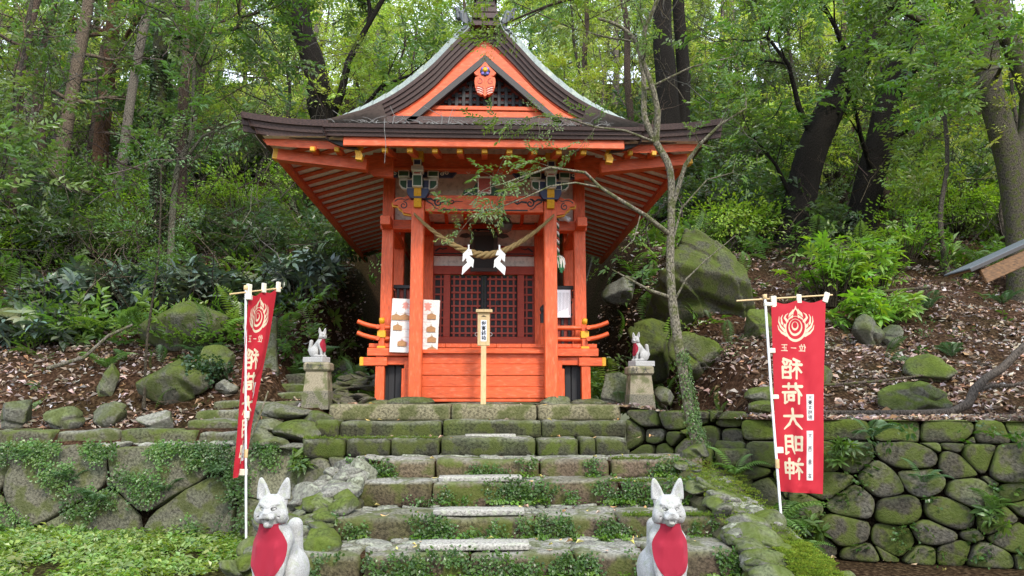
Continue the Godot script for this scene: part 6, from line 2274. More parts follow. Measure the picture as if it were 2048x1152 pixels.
func big_trees() -> void:
	var dark := Color(0.03, 0.026, 0.021)
	tree("ivy_trunk_tree", "straight tree wrapped in ivy with one crooked side branch near its top", [W(-6.25, 3.55, 14.5), W(-6.28, 4.28, 14.5), W(-6.36, 5.17, 14.5), W(-6.41, 6.08, 14.5), W(-6.46, 6.9, 14.5), W(-6.49, 7.84, 14.5), W(-6.55, 8.69, 14.5), W(-6.44, 9.56, 14.5), W(-6.3, 11.3, 14.5)], 0.15, 0.125,
		[[[W(-6.5, 8.7, 14.5), W(-6.09, 8.69, 14.3), W(-5.62, 8.61, 14.1), W(-5.19, 8.59, 14.0), W(-4.83, 8.68, 13.9), W(-4.76, 8.84, 13.8), W(-4.35, 8.9, 13.7)], 0.06, 0.025, 0.5],
		[[W(-6.38, 6.2, 14.45), W(-5.95, 6.6, 14.3), W(-5.75, 7.2, 14.2), W(-5.6, 8.0, 14.2)], 0.05, 0.02, 0.6]], {"bark": Color(0.1, 0.1, 0.07), "mat": "bark_mossy", "twigs": 3, "twig": 0.9, "depth": 2, "kids": 3, "each": 1, "size": 1.15, "col": Color(0.102, 0.204, 0.043), "spread": 0.2})
	var ivy := []
	var ic := []
	rng.seed = 61
	for k in 520:
		var y := rng.randf_range(3.9, 8.4)
		var a := rng.randf() * TAU
		var x: float = lerpf(-6.26, -6.53, (y - 3.9) / 4.5)
		ivy.append(Transform3D(facing(Vector3(cos(a), 0.1, sin(a)), rng.randf_range(1.1, 1.8)), W(x + cos(a) * 0.13, y, 14.5 - sin(a) * 0.13)))
		ic.append(Color(0.05, 0.09, 0.025) * rng.randf_range(0.6, 1.4))
	tag(multi(self, "ivy", S.creep0, M.leaf_glossy, ivy, ic), "ivy climbing the straight trunk beside the crooked branch", "ivy")
	tree("slender_tree", "slender pale-stemmed tree forking low, right beside the ivy-wrapped trunk", [W(-5.9, 3.6, 14.2), W(-5.95, 4.8, 14.2), W(-5.92, 5.9, 14.2), W(-5.7, 6.6, 14.2), W(-5.72, 7.8, 14.2), W(-5.75, 9.6, 14.2)], 0.07, 0.03, [[[W(-5.92, 5.9, 14.2), W(-5.4, 6.5, 14.0), W(-4.7, 6.8, 13.9), W(-4.0, 6.75, 13.8)], 0.035, 0.015, 0.3]], {"bark": Color(0.2, 0.19, 0.14), "limbs": 6, "from": 0.45, "reach": 1.3, "kids": 3, "depth": 1, "each": 1, "size": 1.1, "twigs": 2, "twig": 0.7, "col": Color(0.119, 0.238, 0.051), "sprays": ["ever0", "fine0"], "lvl": 1})
	tree("leaning_tree", "big dark tree leaning towards the upper edge, left of the gable", [W(-4.0, 5.6, 19.0), W(-4.14, 8.3, 19.0), W(-4.3, 9.1, 18.8), W(-4.42, 9.95, 18.7), W(-4.66, 10.7, 18.6), W(-4.95, 11.35, 18.5), W(-5.3, 12.0, 18.5), W(-5.6, 13.4, 18.5)], 0.36, 0.24,
		[[[W(-4.66, 10.75, 18.6), W(-4.78, 11.4, 18.6), W(-4.88, 12.2, 18.6), W(-4.95, 13.2, 18.6)], 0.22, 0.17, 2.0], [[W(-4.14, 8.4, 18.9), W(-3.7, 9.3, 18.5), W(-3.5, 10.1, 18.3), W(-3.0, 10.9, 18.0), W(-2.4, 11.9, 17.8)], 0.12, 0.05, 0.5], [[W(-4.1, 8.2, 18.8), W(-3.2, 8.7, 18.3), W(-2.6, 9.3, 18.0), W(-1.9, 9.5, 17.8)], 0.07, 0.03, 0.4]], {"bark": dark, "twigs": 3, "twig": 1.3, "depth": 2, "kids": 3, "each": 1, "size": 1.4, "col": Color(0.102, 0.204, 0.043), "spread": 0.25})
	tree("upright_tree", "dark upright double trunk right of the gable, behind the sapling", [W(4.55, 5.2, 17.4), W(4.5, 7.6, 17.4), W(4.5, 8.6, 17.4), W(4.46, 9.6, 17.4), W(4.4, 10.5, 17.4), W(4.45, 11.5, 17.4), W(4.5, 13.2, 17.4)], 0.3, 0.2, [[[W(4.6, 7.0, 17.4), W(4.9, 8.4, 17.6), W(5.0, 9.6, 17.7), W(4.95, 11.4, 17.8), W(5.0, 13.0, 17.8)], 0.2, 0.14, 0.7]], {"bark": dark, "twigs": 3, "twig": 1.2, "depth": 2, "kids": 3, "size": 1.4, "col": Color(0.119, 0.221, 0.043)})
	tree("leaning_tree", "dark leaning trunk thickening at its foot, just above the big boulder", [W(6.1, 3.9, 15.0), W(6.39, 4.78, 15.0), W(6.6, 5.64, 15.0), W(6.89, 6.62, 15.0), W(7.36, 7.62, 15.0), W(7.86, 8.53, 15.0), W(8.29, 9.23, 15.0), W(8.62, 9.93, 15.0), W(9.1, 11.2, 15.0)], 0.36, 0.24, [[[W(7.0, 6.8, 15.0), W(6.6, 7.6, 14.8), W(6.3, 8.4, 14.5), W(5.8, 8.9, 14.3)], 0.07, 0.03, 0.3], [[W(7.9, 8.5, 15.0), W(7.4, 9.3, 14.6), W(6.9, 9.9, 14.3)], 0.07, 0.03, 0.3], [[W(6.5, 5.5, 15.0), W(6.0, 6.3, 14.7), W(5.5, 6.8, 14.5)], 0.05, 0.02, 0.2]], {"bark": dark, "twigs": 2, "twig": 1.1, "depth": 2, "kids": 4, "each": 1, "size": 1.1, "col": Color(0.102, 0.212, 0.034), "spread": 0.25})
	tree("leaning_tree", "dark leaning tree with leafy boughs between the two other big trunks on the right slope", [W(8.2, 4.6, 16.0), W(8.38, 5.36, 16.0), W(8.59, 6.16, 16.0), W(8.96, 7.33, 16.0), W(9.28, 8.53, 16.0), W(9.59, 9.51, 16.0), W(10.15, 10.52, 16.0), W(10.8, 12.0, 16.0)], 0.36, 0.22, [[[W(8.7, 6.4, 15.9), W(8.2, 7.2, 15.4), W(7.9, 7.7, 15.0)], 0.07, 0.03, 0.2], [[W(9.2, 8.2, 15.9), W(9.6, 8.9, 15.2), W(10.2, 9.2, 14.8)], 0.08, 0.03, 0.2], [[W(8.9, 7.1, 15.9), W(9.7, 7.7, 15.2), W(10.4, 7.9, 14.8)], 0.07, 0.03, 0.2]], {"bark": dark, "twigs": 2, "twig": 1.1, "depth": 2, "kids": 4, "each": 1, "size": 1.1, "col": Color(0.102, 0.212, 0.034), "spread": 0.25})
	tree("forked_tree", "large grey-barked forked tree at the right margin above the small roof", [W(9.3, 3.0, 12.5), W(9.35, 4.18, 12.5), W(9.35, 4.99, 12.5), W(9.32, 5.63, 12.5), W(9.21, 6.37, 12.5), W(9.08, 7.12, 12.5), W(9.1, 7.89, 12.5), W(9.12, 8.76, 12.5), W(9.15, 10.2, 12.5)], 0.21, 0.2, [[[W(9.3, 5.6, 12.5), W(9.8, 6.3, 12.6), W(9.92, 7.0, 12.6), W(9.75, 7.7, 12.6), W(9.45, 8.2, 12.5), W(9.35, 9.6, 12.5)], 0.16, 0.18, 2.0],
		[[W(9.09, 7.5, 12.5), W(8.23, 7.82, 12.2), W(7.68, 8.03, 12.0), W(7.05, 8.19, 11.8), W(6.4, 8.35, 11.6)], 0.08, 0.035, 0.25], [[W(9.1, 7.9, 12.4), W(8.5, 8.4, 11.9), W(7.8, 8.7, 11.5), W(7.0, 8.8, 11.2)], 0.06, 0.025, 0.3], [[W(9.1, 7.2, 12.3), W(8.6, 7.0, 11.5), W(8.0, 6.7, 11.0), W(7.6, 6.3, 10.8)], 0.04, 0.015, 0.3]], {"bark": Color(0.13, 0.115, 0.09), "mat": "bark_mossy", "twigs": 4, "twig": 1.0, "depth": 2, "kids": 4, "each": 1, "size": 0.95, "col": Color(0.128, 0.255, 0.043), "spread": 0.2})
	tree("cedar_tree", "reddish-brown straight cedar trunk far back on the left slope", [W(-9.8, 5.6, 18.9), W(-9.85, 8.0, 18.9), W(-9.8, 11.0, 18.9), W(-9.8, 14.5, 18.9)], 0.22, 0.15, [], {"bark": Color(0.2, 0.11, 0.07), "limbs": 8, "from": 0.6, "reach": 1.8, "kids": 3, "depth": 1, "each": 1, "size": 1.4, "col": Color(0.05, 0.1, 0.025)})
	tree("cedar_tree", "pale brown straight trunk near the left margin of the view", [W(-9.9, 5.0, 17.2), W(-9.85, 7.0, 17.2), W(-9.7, 9.0, 17.2), W(-9.5, 11.5, 17.2)], 0.17, 0.12, [], {"bark": Color(0.23, 0.18, 0.13), "limbs": 7, "from": 0.55, "reach": 1.6, "kids": 3, "depth": 1, "each": 1, "size": 1.3, "col": Color(0.102, 0.204, 0.051)})
	tree("sapling", "thin sapling on the leaf litter beside the moss-covered boulder near the side path", [W(-4.3, 1.4, 9.8), W(-4.32, 2.3, 9.8), W(-4.25, 3.4, 9.8), W(-4.3, 4.6, 9.8)], 0.018, 0.01, [], {"bark": Color(0.1, 0.085, 0.06), "limbs": 6, "from": 0.5, "reach": 0.5, "kids": 2, "depth": 1, "each": 1, "size": 0.7, "col": Color(0.102, 0.204, 0.051), "sprays": ["fine1"]})
	# the sapling in front of the shrine, all but bare, with its long arms over the eaves
	var root := tree("ivy_clad_sapling", "slim leaning tree with ivy on its trunk in front of the shrine's corner", [W(2.36, 0.7, 7.98), W(2.31, 0.95, 8.0), W(2.23, 1.24, 8.05), W(2.19, 1.61, 8.1), W(2.13, 2.04, 8.1), W(2.07, 2.59, 8.1), W(2.06, 3.03, 8.1), W(2.09, 3.55, 8.1), W(2.09, 4.07, 8.1), W(1.94, 4.39, 8.1), W(1.82, 4.68, 8.1), W(1.82, 4.95, 8.1), W(1.81, 5.26, 8.1), W(1.73, 5.62, 8.1), W(1.53, 5.8, 8.1), W(1.3, 5.88, 8.1)], 0.068, 0.018, [
		[[W(1.94, 4.39, 8.1), W(1.95, 4.7, 8.0), W(1.91, 4.95, 8.0), W(1.77, 5.28, 7.9), W(1.78, 5.59, 7.8), W(1.91, 5.9, 7.6), W(2.05, 6.3, 7.5)], 0.038, 0.02, 0.4],
		[[W(2.07, 3.32, 8.1), W(1.75, 3.49, 7.9), W(1.46, 3.63, 7.8), W(1.23, 3.74, 7.7), W(1.06, 3.87, 7.6), W(0.68, 3.89, 7.5), W(0.46, 3.78, 7.4), W(0.21, 3.66, 7.3), W(0.05, 3.58, 7.2)], 0.028, 0.006, 0.45],
		[[W(1.23, 3.74, 7.7), W(0.94, 3.73, 7.5), W(0.67, 3.66, 7.4), W(0.41, 3.51, 7.3), W(0.15, 3.38, 7.2), W(-0.09, 3.28, 7.1)], 0.012, 0.004, 0.55],
		[[W(1.94, 4.39, 8.1), W(1.55, 4.45, 7.9), W(1.19, 4.41, 7.7), W(0.85, 4.47, 7.6), W(0.58, 4.45, 7.5), W(0.36, 4.36, 7.4)], 0.016, 0.006, 0.2],
		[[W(2.04, 2.62, 8.1), W(1.8, 2.68, 8.0), W(1.57, 2.78, 7.9), W(1.36, 2.87, 7.8)], 0.024, 0.006, 1.5],
		[[W(2.05, 2.5, 8.1), W(2.2, 2.8, 8.0), W(2.4, 3.0, 7.9), W(2.7, 3.25, 7.8)], 0.014, 0.004, 1.5],
		[[W(2.08, 3.2, 8.1), W(2.18, 3.6, 8.0), W(2.45, 3.9, 7.9), W(2.7, 3.95, 7.8)], 0.014, 0.004, 0.7],
		[[W(1.7, 3.5, 7.9), W(1.6, 3.2, 7.8), W(1.45, 3.05, 7.7)], 0.008, 0.003, 1.5],
		[[W(2.09, 3.6, 8.1), W(2.24, 4.1, 8.0), W(2.38, 4.3, 7.9), W(2.58, 4.49, 7.8), W(2.85, 4.65, 7.7)], 0.03, 0.01, 0.4],
		[[W(1.73, 5.6, 8.1), W(1.35, 5.55, 7.9), W(0.95, 5.6, 7.8), W(0.5, 5.75, 7.7), W(0.15, 5.85, 7.6)], 0.014, 0.005, 0.35],
		[[W(1.8, 5.0, 8.1), W(2.3, 5.2, 7.9), W(2.8, 5.3, 7.8)], 0.015, 0.006, 0.3]],
		{"bark": Color(0.3, 0.27, 0.2), "mat": "bark_mossy", "cat": "tree", "twigs": 2, "twig": 0.4, "lvl": 2, "depth": 2, "each": 1, "size": 0.45, "col": Color(0.13, 0.24, 0.06), "sprays": ["ever0", "fine0", "ever2"], "spread": 0.05, "up": 0.02})
	ivy = []
	ic = []
	rng.seed = 63
	var tp := [W(2.34, 0.85, 8.0), W(2.23, 1.24, 8.05), W(2.19, 1.61, 8.1), W(2.13, 2.04, 8.1)]
	for k in 170:
		var t := pow(rng.randf(), 1.3) * 2.9
		var p: Vector3 = (tp[int(t)] as Vector3).lerp(tp[int(t) + 1], t - int(t))
		var a := rng.randf_range(0.1, 2.4) if k % 3 else rng.randf() * TAU
		ivy.append(Transform3D(facing(Vector3(cos(a), 0.1, sin(a)), rng.randf_range(0.55, 0.95)), p + Vector3(cos(a), 0, sin(a)) * lerpf(0.076, 0.055, t / 3.0)))
		ic.append(Color(0.09, 0.17, 0.03) * rng.randf_range(0.6, 1.5))
	tag(multi(self, "ivy", S.creep1, M.leaf, ivy, ic), "small ivy leaves climbing the slim tree by the steps", "ivy")
	# an overhanging maple bough, its stem out of view above
	tree("maple_bough", "light green leafy bough hanging in front of the gable's peak from above", [W(2.6, 6.65, 7.4), W(2.0, 6.20, 7.5), W(1.3, 5.90, 7.5), W(0.7, 5.70, 7.5), W(0.2, 5.47, 7.5)], 0.035, 0.008, [[[W(1.3, 5.90, 7.5), W(0.9, 5.95, 7.4), W(0.3, 5.90, 7.3), W(-0.2, 5.75, 7.2), W(-0.45, 5.65, 7.2)], 0.012, 0.004, 0.3], [[W(2.0, 6.20, 7.5), W(1.5, 5.65, 7.3), W(1.1, 5.40, 7.2)], 0.012, 0.004, 0.3], [[W(0.7, 5.70, 7.5), W(0.35, 5.43, 7.4), W(0.1, 5.23, 7.3)], 0.008, 0.003, 0.3]], {"bark": Color(0.09, 0.07, 0.055), "cat": "tree bough", "twigs": 3, "twig": 0.4, "lvl": 2, "depth": 2, "each": 1, "size": 0.6, "col": Color(0.17, 0.27, 0.03), "sprays": ["fine0", "fine1", "ever1"], "spread": 0.05, "limbs": 6, "from": 0.1, "reach": 0.5, "kids": 2})
	for q in [["many-stemmed small tree with fine twigs in front of the cedar trunks, nearest the left margin", -8.4, 12.6, 0], ["young tree filling the gap left of the forked trunk", 8.6, 13.4, 2], ["young tree with light leaves at the right margin", 10.4, 14.0, 1], ["young tree with fine leaves behind the roof's left slope", -2.4, 18.6, 2], ["young tree with fine leaves behind the roof's right slope", 2.5, 18.4, 1]]:
		var x: float = q[1]
		var d: float = q[2]
		rng.seed = int(x * 31.0) + 5000
		var yb := hill(x, d) - 0.1
		var pth := [W(x, yb, d)]
		for k in 6:
			pth.append(pth[-1] + Vector3(rng.randf_range(-0.3, 0.3), 1.15, rng.randf_range(-0.2, 0.3)))
		tree("young_tree", q[0], pth, 0.05, 0.015, [], {"limbs": 8, "from": 0.2, "reach": 1.5, "kids": 3, "depth": 2, "each": 1, "size": 1.0, "twigs": 1, "col": [Color(0.15, 0.25, 0.06), Color(0.3, 0.42, 0.08), Color(0.22, 0.36, 0.07)][q[3]], "sprays": [["ever0", "ever1", "ever2"], ["fine0", "fine1", "ever0"], ["fine1", "fine2", "ever1"]][q[3]], "spread": 0.16, "bend": 0.4, "bark": Color(0.14, 0.12, 0.095)}, "young trees of the understorey")
	# roots and fallen limbs
	var fl := thing("fallen_branch", "long crooked fallen branch along the top of the high wall, rising at one end", "branch", W(4.8, 1.34, 8.1))
	var mb := Mb.new()
	mb.col = Color(0.14, 0.115, 0.095)
	mb.tube([W(3.73, 1.37, 8.3), W(4.25, 1.36, 8.2), W(4.8, 1.36, 8.1), W(5.1, 1.37, 8.1), W(5.3, 1.46, 8.1), W(5.42, 1.62, 8.15), W(5.6, 1.75, 8.2), W(5.85, 1.85, 8.3), W(6.22, 2.12, 8.4), W(6.7, 2.3, 8.5)], [0.018, 0.03, 0.038, 0.045, 0.05, 0.05, 0.045, 0.045, 0.04, 0.035], 9, true, 0.2, nz)
	part(fl, "limb", mb, M.bark)
	mb = Mb.new()
	mb.col = Color(0.14, 0.115, 0.095)
	mb.tube([W(5.42, 1.6, 8.15), W(5.65, 1.66, 8.2), W(5.9, 1.66, 8.25), W(6.3, 1.74, 8.2)], [0.03, 0.025, 0.02, 0.012], 7, true, 0.2, nz)
	part(fl, "side_limb", mb, M.bark)
	for q in [["mossy fallen limb slanting down through the left forest", [W(-9.5, 6.6, 15.5), W(-8.9, 6.1, 15.3), W(-8.4, 5.8, 15.2), W(-8.0, 5.65, 15.1)], 0.08, Color(0.12, 0.13, 0.05)], ["bare grey fallen stick on the leaf litter left of the mossy boulder", [W(-5.6, 1.9, 9.9), W(-5.2, 2.05, 10.0), W(-4.95, 2.35, 10.1), W(-4.7, 2.5, 10.2)], 0.025, Color(0.25, 0.22, 0.18)], ["long thin root crossing the leaves behind the red banner", [W(3.5, 1.66, 8.9), W(4.1, 1.68, 8.8), W(4.7, 1.72, 8.9), W(5.4, 1.8, 9.1)], 0.02, Color(0.13, 0.105, 0.085)], ["thin stick lying high on the right slope under the bright shrub", [W(5.4, 3.3, 11.8), W(6.2, 3.2, 11.6), W(7.0, 3.25, 11.4)], 0.03, Color(0.14, 0.11, 0.09)], ["crooked pale stick leaning against the first step of the side path", [W(-2.55, 1.0, 8.4), W(-2.52, 1.15, 8.45), W(-2.46, 1.35, 8.5), W(-2.4, 1.6, 8.55)], 0.014, Color(0.35, 0.3, 0.22)]]:
		mb = Mb.new()
		mb.col = q[3]
		mb.tube(q[1], [q[2], q[2] * 0.95, q[2] * 0.85, q[2] * 0.6].slice(0, q[1].size()), 8, true, 0.2, nz)
		var o := part(self, "fallen_branch", mb, M.bark_mossy)
		tag(o, q[0], "branch")


func shrub(called: String, label: String, at: Vector3, r: Vector3, n: int, keys: Array, size: float, col: Color, m: Material, group := "", flat := 0.4) -> Node3D:
	var root := thing(called, label, "shrub" if called != "fern" else "fern", at, 0.0, group)
	rng.seed = int(absf(at.x * 531.0) + absf(at.z * 77.0))
	var mb := Mb.new()
	mb.col = Color(0.08, 0.065, 0.045)
	var tips := []
	for k in n:
		var a := rng.randf() * TAU
		var u := sqrt(rng.randf())
		var e := Vector3(cos(a) * u * r.x, r.y * (0.35 + 0.65 * sqrt(maxf(0.0, 1.0 - u * u)) * rng.randf_range(0.7, 1.05)), sin(a) * u * r.z)
		var b := Vector3(e.x * 0.25, 0.0, e.z * 0.25)
		mb.tube([b, b.lerp(e, 0.5) + Vector3(0, r.y * 0.12, 0), e], [0.012, 0.008, 0.003], 4, false)
		for j in 3:
			var q := b.lerp(e, [1.0, 0.8, 0.6][j]) + rv(0.05)
			tips.append([q, Vector3(e.x, flat, e.z).normalized(), 2])
	place(root, "stems", mb.mesh(), M.bark)
	crown(root, tips, keys, 1, size, col, 0.04, m, "foliage")
	return root


func fern(label: String, at: Vector3, n: int, size: float, col: Color, out := Vector3.ZERO, group := "ferns on the stones") -> void:
	var root := thing("fern", label, "fern", at, 0.0, group)
	rng.seed = int(absf(at.x * 731.0) + absf(at.y * 377.0))
	var tf := []
	var cl := []
	for k in n:
		var a := TAU * k / n + rng.randf_range(-0.3, 0.3)
		var d := (Vector3(cos(a), rng.randf_range(0.1, 0.7), sin(a)) + out).normalized()
		tf.append(Transform3D(facing(d, size * rng.randf_range(0.7, 1.2), 0.1), Vector3(cos(a), 0, sin(a)) * 0.01))
		var g := rng.randf_range(0.75, 1.25)
		cl.append(Color(col.r * g, col.g * g, col.b * g))
	for k in n:
		var o := place(root, "frond", S.frond, M.fern_dark if col.b > 0.04 else M.fern_light, tf[k])


func on_hill(x: float, d: float, up := 0.0) -> Vector3:
	return W(x, hill(x, d) + up, d)


func shrubs() -> void:
	var blue := Color(0.1, 0.16, 0.08)
	for q in [[-7.0, 12.6, "dark glossy shrub with long grey-sheened leaves, outermost of the row on the left slope", 0.9], [-6.2, 12.3, "dark glossy shrub with long drooping leaves, over the leaf litter on the left slope", 0.9], [-5.5, 12.2, "dark glossy shrub with long leaves, directly over the boulder covered in moss", 0.95], [-4.8, 12.4, "dark glossy shrub with long leaves, behind the banner's crossbar", 0.9], [-6.6, 11.4, "low dark shrub with broad pale-sheened leaves, at the edge of the leaf litter", 0.6], [-4.0, 12.8, "dark shrub of glossy leaves, beside the standing stone slab", 0.8], [-3.1, 13.0, "dark glossy shrub in the gloom beside the shrine's eave", 0.95]]:
		shrub("glossy_shrub", q[2], on_hill(q[0], q[1], -0.05), Vector3(0.75, q[3], 0.6), 30, ["whorl0", "whorl1"], 1.25, blue, M.leaf_glossy, "glossy shrubs on the left slope")
	for q in [[5.5, 11.6, 1.15, "bright green layered shrub, over the top of the red banner"], [6.3, 11.9, 1.2, "bright green layered shrub, right of the one over the red banner"], [5.9, 11.0, 0.7, "low bright green shrub in front of the two tall ones"]]:
		shrub("bright_shrub", q[3], on_hill(q[0], q[1], 0.0), Vector3(0.75, q[2], 0.5), 34, ["whorl0", "whorl1"], 0.8, Color(0.2, 0.4, 0.04), M.leaf, "bright green shrubs on the right slope", 0.15)
	shrub("bright_shrub", "bright green shrub high on the slope between the leaning trunks", on_hill(7.9, 13.6, 0.2), Vector3(0.8, 0.9, 0.5), 26, ["whorl0", "fine0"], 0.85, Color(0.2, 0.4, 0.04), M.leaf, "bright green shrubs on the right slope", 0.15)
	for q in [[-4.6, 19.0, 1.5, "sunlit lime green bush beyond the roof's corner, below the big leaning tree"], [-6.0, 18.0, 1.2, "lime green bush between the ivy-wrapped trunk and the roof"], [-9.0, 15.2, 1.0, "yellow-green bush in the understorey near the left margin"], [-7.4, 16.5, 1.1, "small yellow-green bush behind the ivy-wrapped trunk"], [10.2, 15.5, 1.2, "fresh green bush behind the small roof"], [5.2, 15.0, 1.0, "light green bush behind the big boulder"]]:
		shrub("lime_bush", q[3], on_hill(q[0], q[1], 0.0), Vector3(1.1, q[2], 0.9), 46, ["fine0", "fine1", "fine2"], 1.15, Color(0.24, 0.44, 0.04), M.leaf, "light green bushes", 0.2)
	for v in 2:                            # many plain bushes of the understorey
		var b := shrub("understorey_bush", ["dark leafy bush of the understorey on the slope", "mid green small-leaved bush of the understorey on the slope"][v], on_hill(-8.0 + v, 15.0), Vector3(0.9, 1.1, 0.9), 44, [["ever0", "ever1"], ["fine1", "fine2"]][v], 1.1, [Color(0.08, 0.15, 0.045), Color(0.13, 0.25, 0.045)][v], M.leaf, ["dark understorey bushes", "mid green understorey bushes"][v])
		rng.seed = 700 + v
		for k in 34:
			var d := rng.randf_range(13.0, 24.0)
			var x := (rng.randf() - 0.5) * d * 1.5
			if (x > 2.0 and d < 15.5) or (absf(x) < 3.2 and d < 19.0):
				d += 5.5
			copy(b, on_hill(x, d, -0.05), rng.randf() * TAU, rng.randf_range(0.7, 1.5))
	# plants rooted in the walls
	var pale := Color(0.1, 0.17, 0.1)
	var fresh := Color(0.12, 0.24, 0.035)
	for q in [["dark green fern hanging beside the top of the stair bank", 2.5, 0.78, 7.55, 7, 0.62, 0], ["big fern with long leaflets at the foot of the stair bank by the banner pole", 2.62, 0.36, 6.9, 9, 0.95, 0], ["second fern by the banner pole, lower and further out", 2.75, 0.18, 6.7, 7, 0.8, 0], ["pale fern on the upper course of the high wall, right of the banner", 3.65, 1.16, 7.05, 6, 0.55, 1], ["fern in the middle of the high wall with drooping fronds", 4.05, 0.75, 6.95, 6, 0.5, 1], ["fern high on the wall near the right margin", 5.0, 1.0, 6.6, 6, 0.55, 1], ["small dark fern low in the high wall", 4.6, 0.55, 6.78, 5, 0.5, 0], ["little fern in the joint behind the banner's edge", 3.35, 0.9, 7.25, 5, 0.42, 0], ["fern at the right margin hanging over the top of the wall", 5.5, 1.2, 6.45, 6, 0.5, 1]]:
		fern(q[0], W(q[1], q[2], q[3]), q[4], q[5], pale if q[6] else Color(0.09, 0.18, 0.035), Vector3(0, -0.1, 0.6), "ferns in the high wall")
	for q in [["pale fern at the upper end of the low ivy-hung wall", -5.0, 0.85, 8.75, 6, 0.5], ["fern growing from a crack high in the low wall", -4.55, 0.62, 8.68, 6, 0.55], ["fern spilling from the middle of the low wall", -4.2, 0.42, 8.62, 7, 0.6], ["fern in the shaded crack of the low wall, near its tall wedge of stone", -3.45, 0.52, 8.55, 6, 0.5], ["small fern by the banner pole on the low wall", -2.85, 0.72, 8.48, 6, 0.45], ["fern low at the left margin of the low wall", -5.4, 0.3, 8.78, 6, 0.55]]:
		fern(q[0], W(q[1], q[2], q[3]), q[4], q[5], pale, Vector3(0, -0.1, 0.6), "ferns in the low wall")
	for q in [["fern among the mossy stones left of the standing slab", -4.0, 10.9, 8, 0.8], ["fern with light green fronds left of the big mossy boulder", -5.2, 10.6, 8, 0.75], ["feathery fern below the dark glossy shrubs", -5.9, 11.6, 9, 1.0], ["fern behind the small stone fox of the side path", -2.6, 11.6, 8, 0.8], ["fern right of the standing slab", -2.75, 11.2, 7, 0.6], ["dark fern on the leafy slope left of the small roof", 6.3, 9.9, 8, 0.6], ["fern higher on the leafy slope under the bright shrub", 6.9, 11.3, 8, 0.7], ["fern by the trunk at the right margin", 8.6, 12.0, 8, 0.8]]:
		fern(q[0], on_hill(q[1], q[2], 0.02), q[3], q[4], Color(0.07, 0.13, 0.05) if q[1] > 0 or q[4] > 0.78 else Color(0.11, 0.2, 0.035), Vector3.ZERO, "ferns on the slope")
	for q in [["broad-leaved plant growing from the low wall beside the open-mouthed fox", -1.95, 0.78, 8.3, 0.9], ["leafy seedling low in the high wall beside the banner pole", 3.1, 0.22, 7.25, 0.75], ["leafy seedling in the middle of the high wall", 4.55, 0.4, 6.85, 0.8], ["pale broad-leaved plant on the high wall close to the banner", 3.45, 0.95, 7.2, 0.65], ["broad-leaved seedling at the top of the wall by the right margin", 5.65, 1.42, 7.3, 1.0]]:
		shrub("seedling", q[0], W(q[1], q[2], q[3]), Vector3(0.12, 0.14, 0.12), 5, ["whorl0"], q[4] * 0.75, fresh, M.leaf, "seedlings in the walls", 0.5)
	shrub("ivy_bush", "dark ivy spilling over the boulder below the standing slab", W(-3.75, 1.65, 10.2), Vector3(0.4, 0.35, 0.3), 60, ["creep0", "creep1"], 1.5, Color(0.05, 0.12, 0.03), M.leaf, "", 0.3)


func scatter(called: String, label: String, keys: Array, m: Material, n: int, sd: int, where: Callable, category := "ground cover") -> void:   # where(): [place, basis, colour] or []
	rng.seed = sd
	var tf := {}
	var cl := {}
	for k in keys:
		tf[k] = []
		cl[k] = []
	for i in n:
		var q: Array = where.call()
		if q.size():
			var k: String = keys[rng.randi() % keys.size()]
			tf[k].append(Transform3D(q[1], q[0]))
			cl[k].append(q[2])
	var root := thing(called, label, category)
	root.set_meta("kind", "stuff")
	for k in keys:
		multi(root, called + "_layer", S[k], m, tf[k], cl[k])


func tinted(c: Color, a := 0.3) -> Color:
	var g := rng.randf_range(1.0 - a, 1.0 + a)
	return Color(c.r * g * rng.randf_range(0.85, 1.2), c.g * g, c.b * g * rng.randf_range(0.8, 1.2))


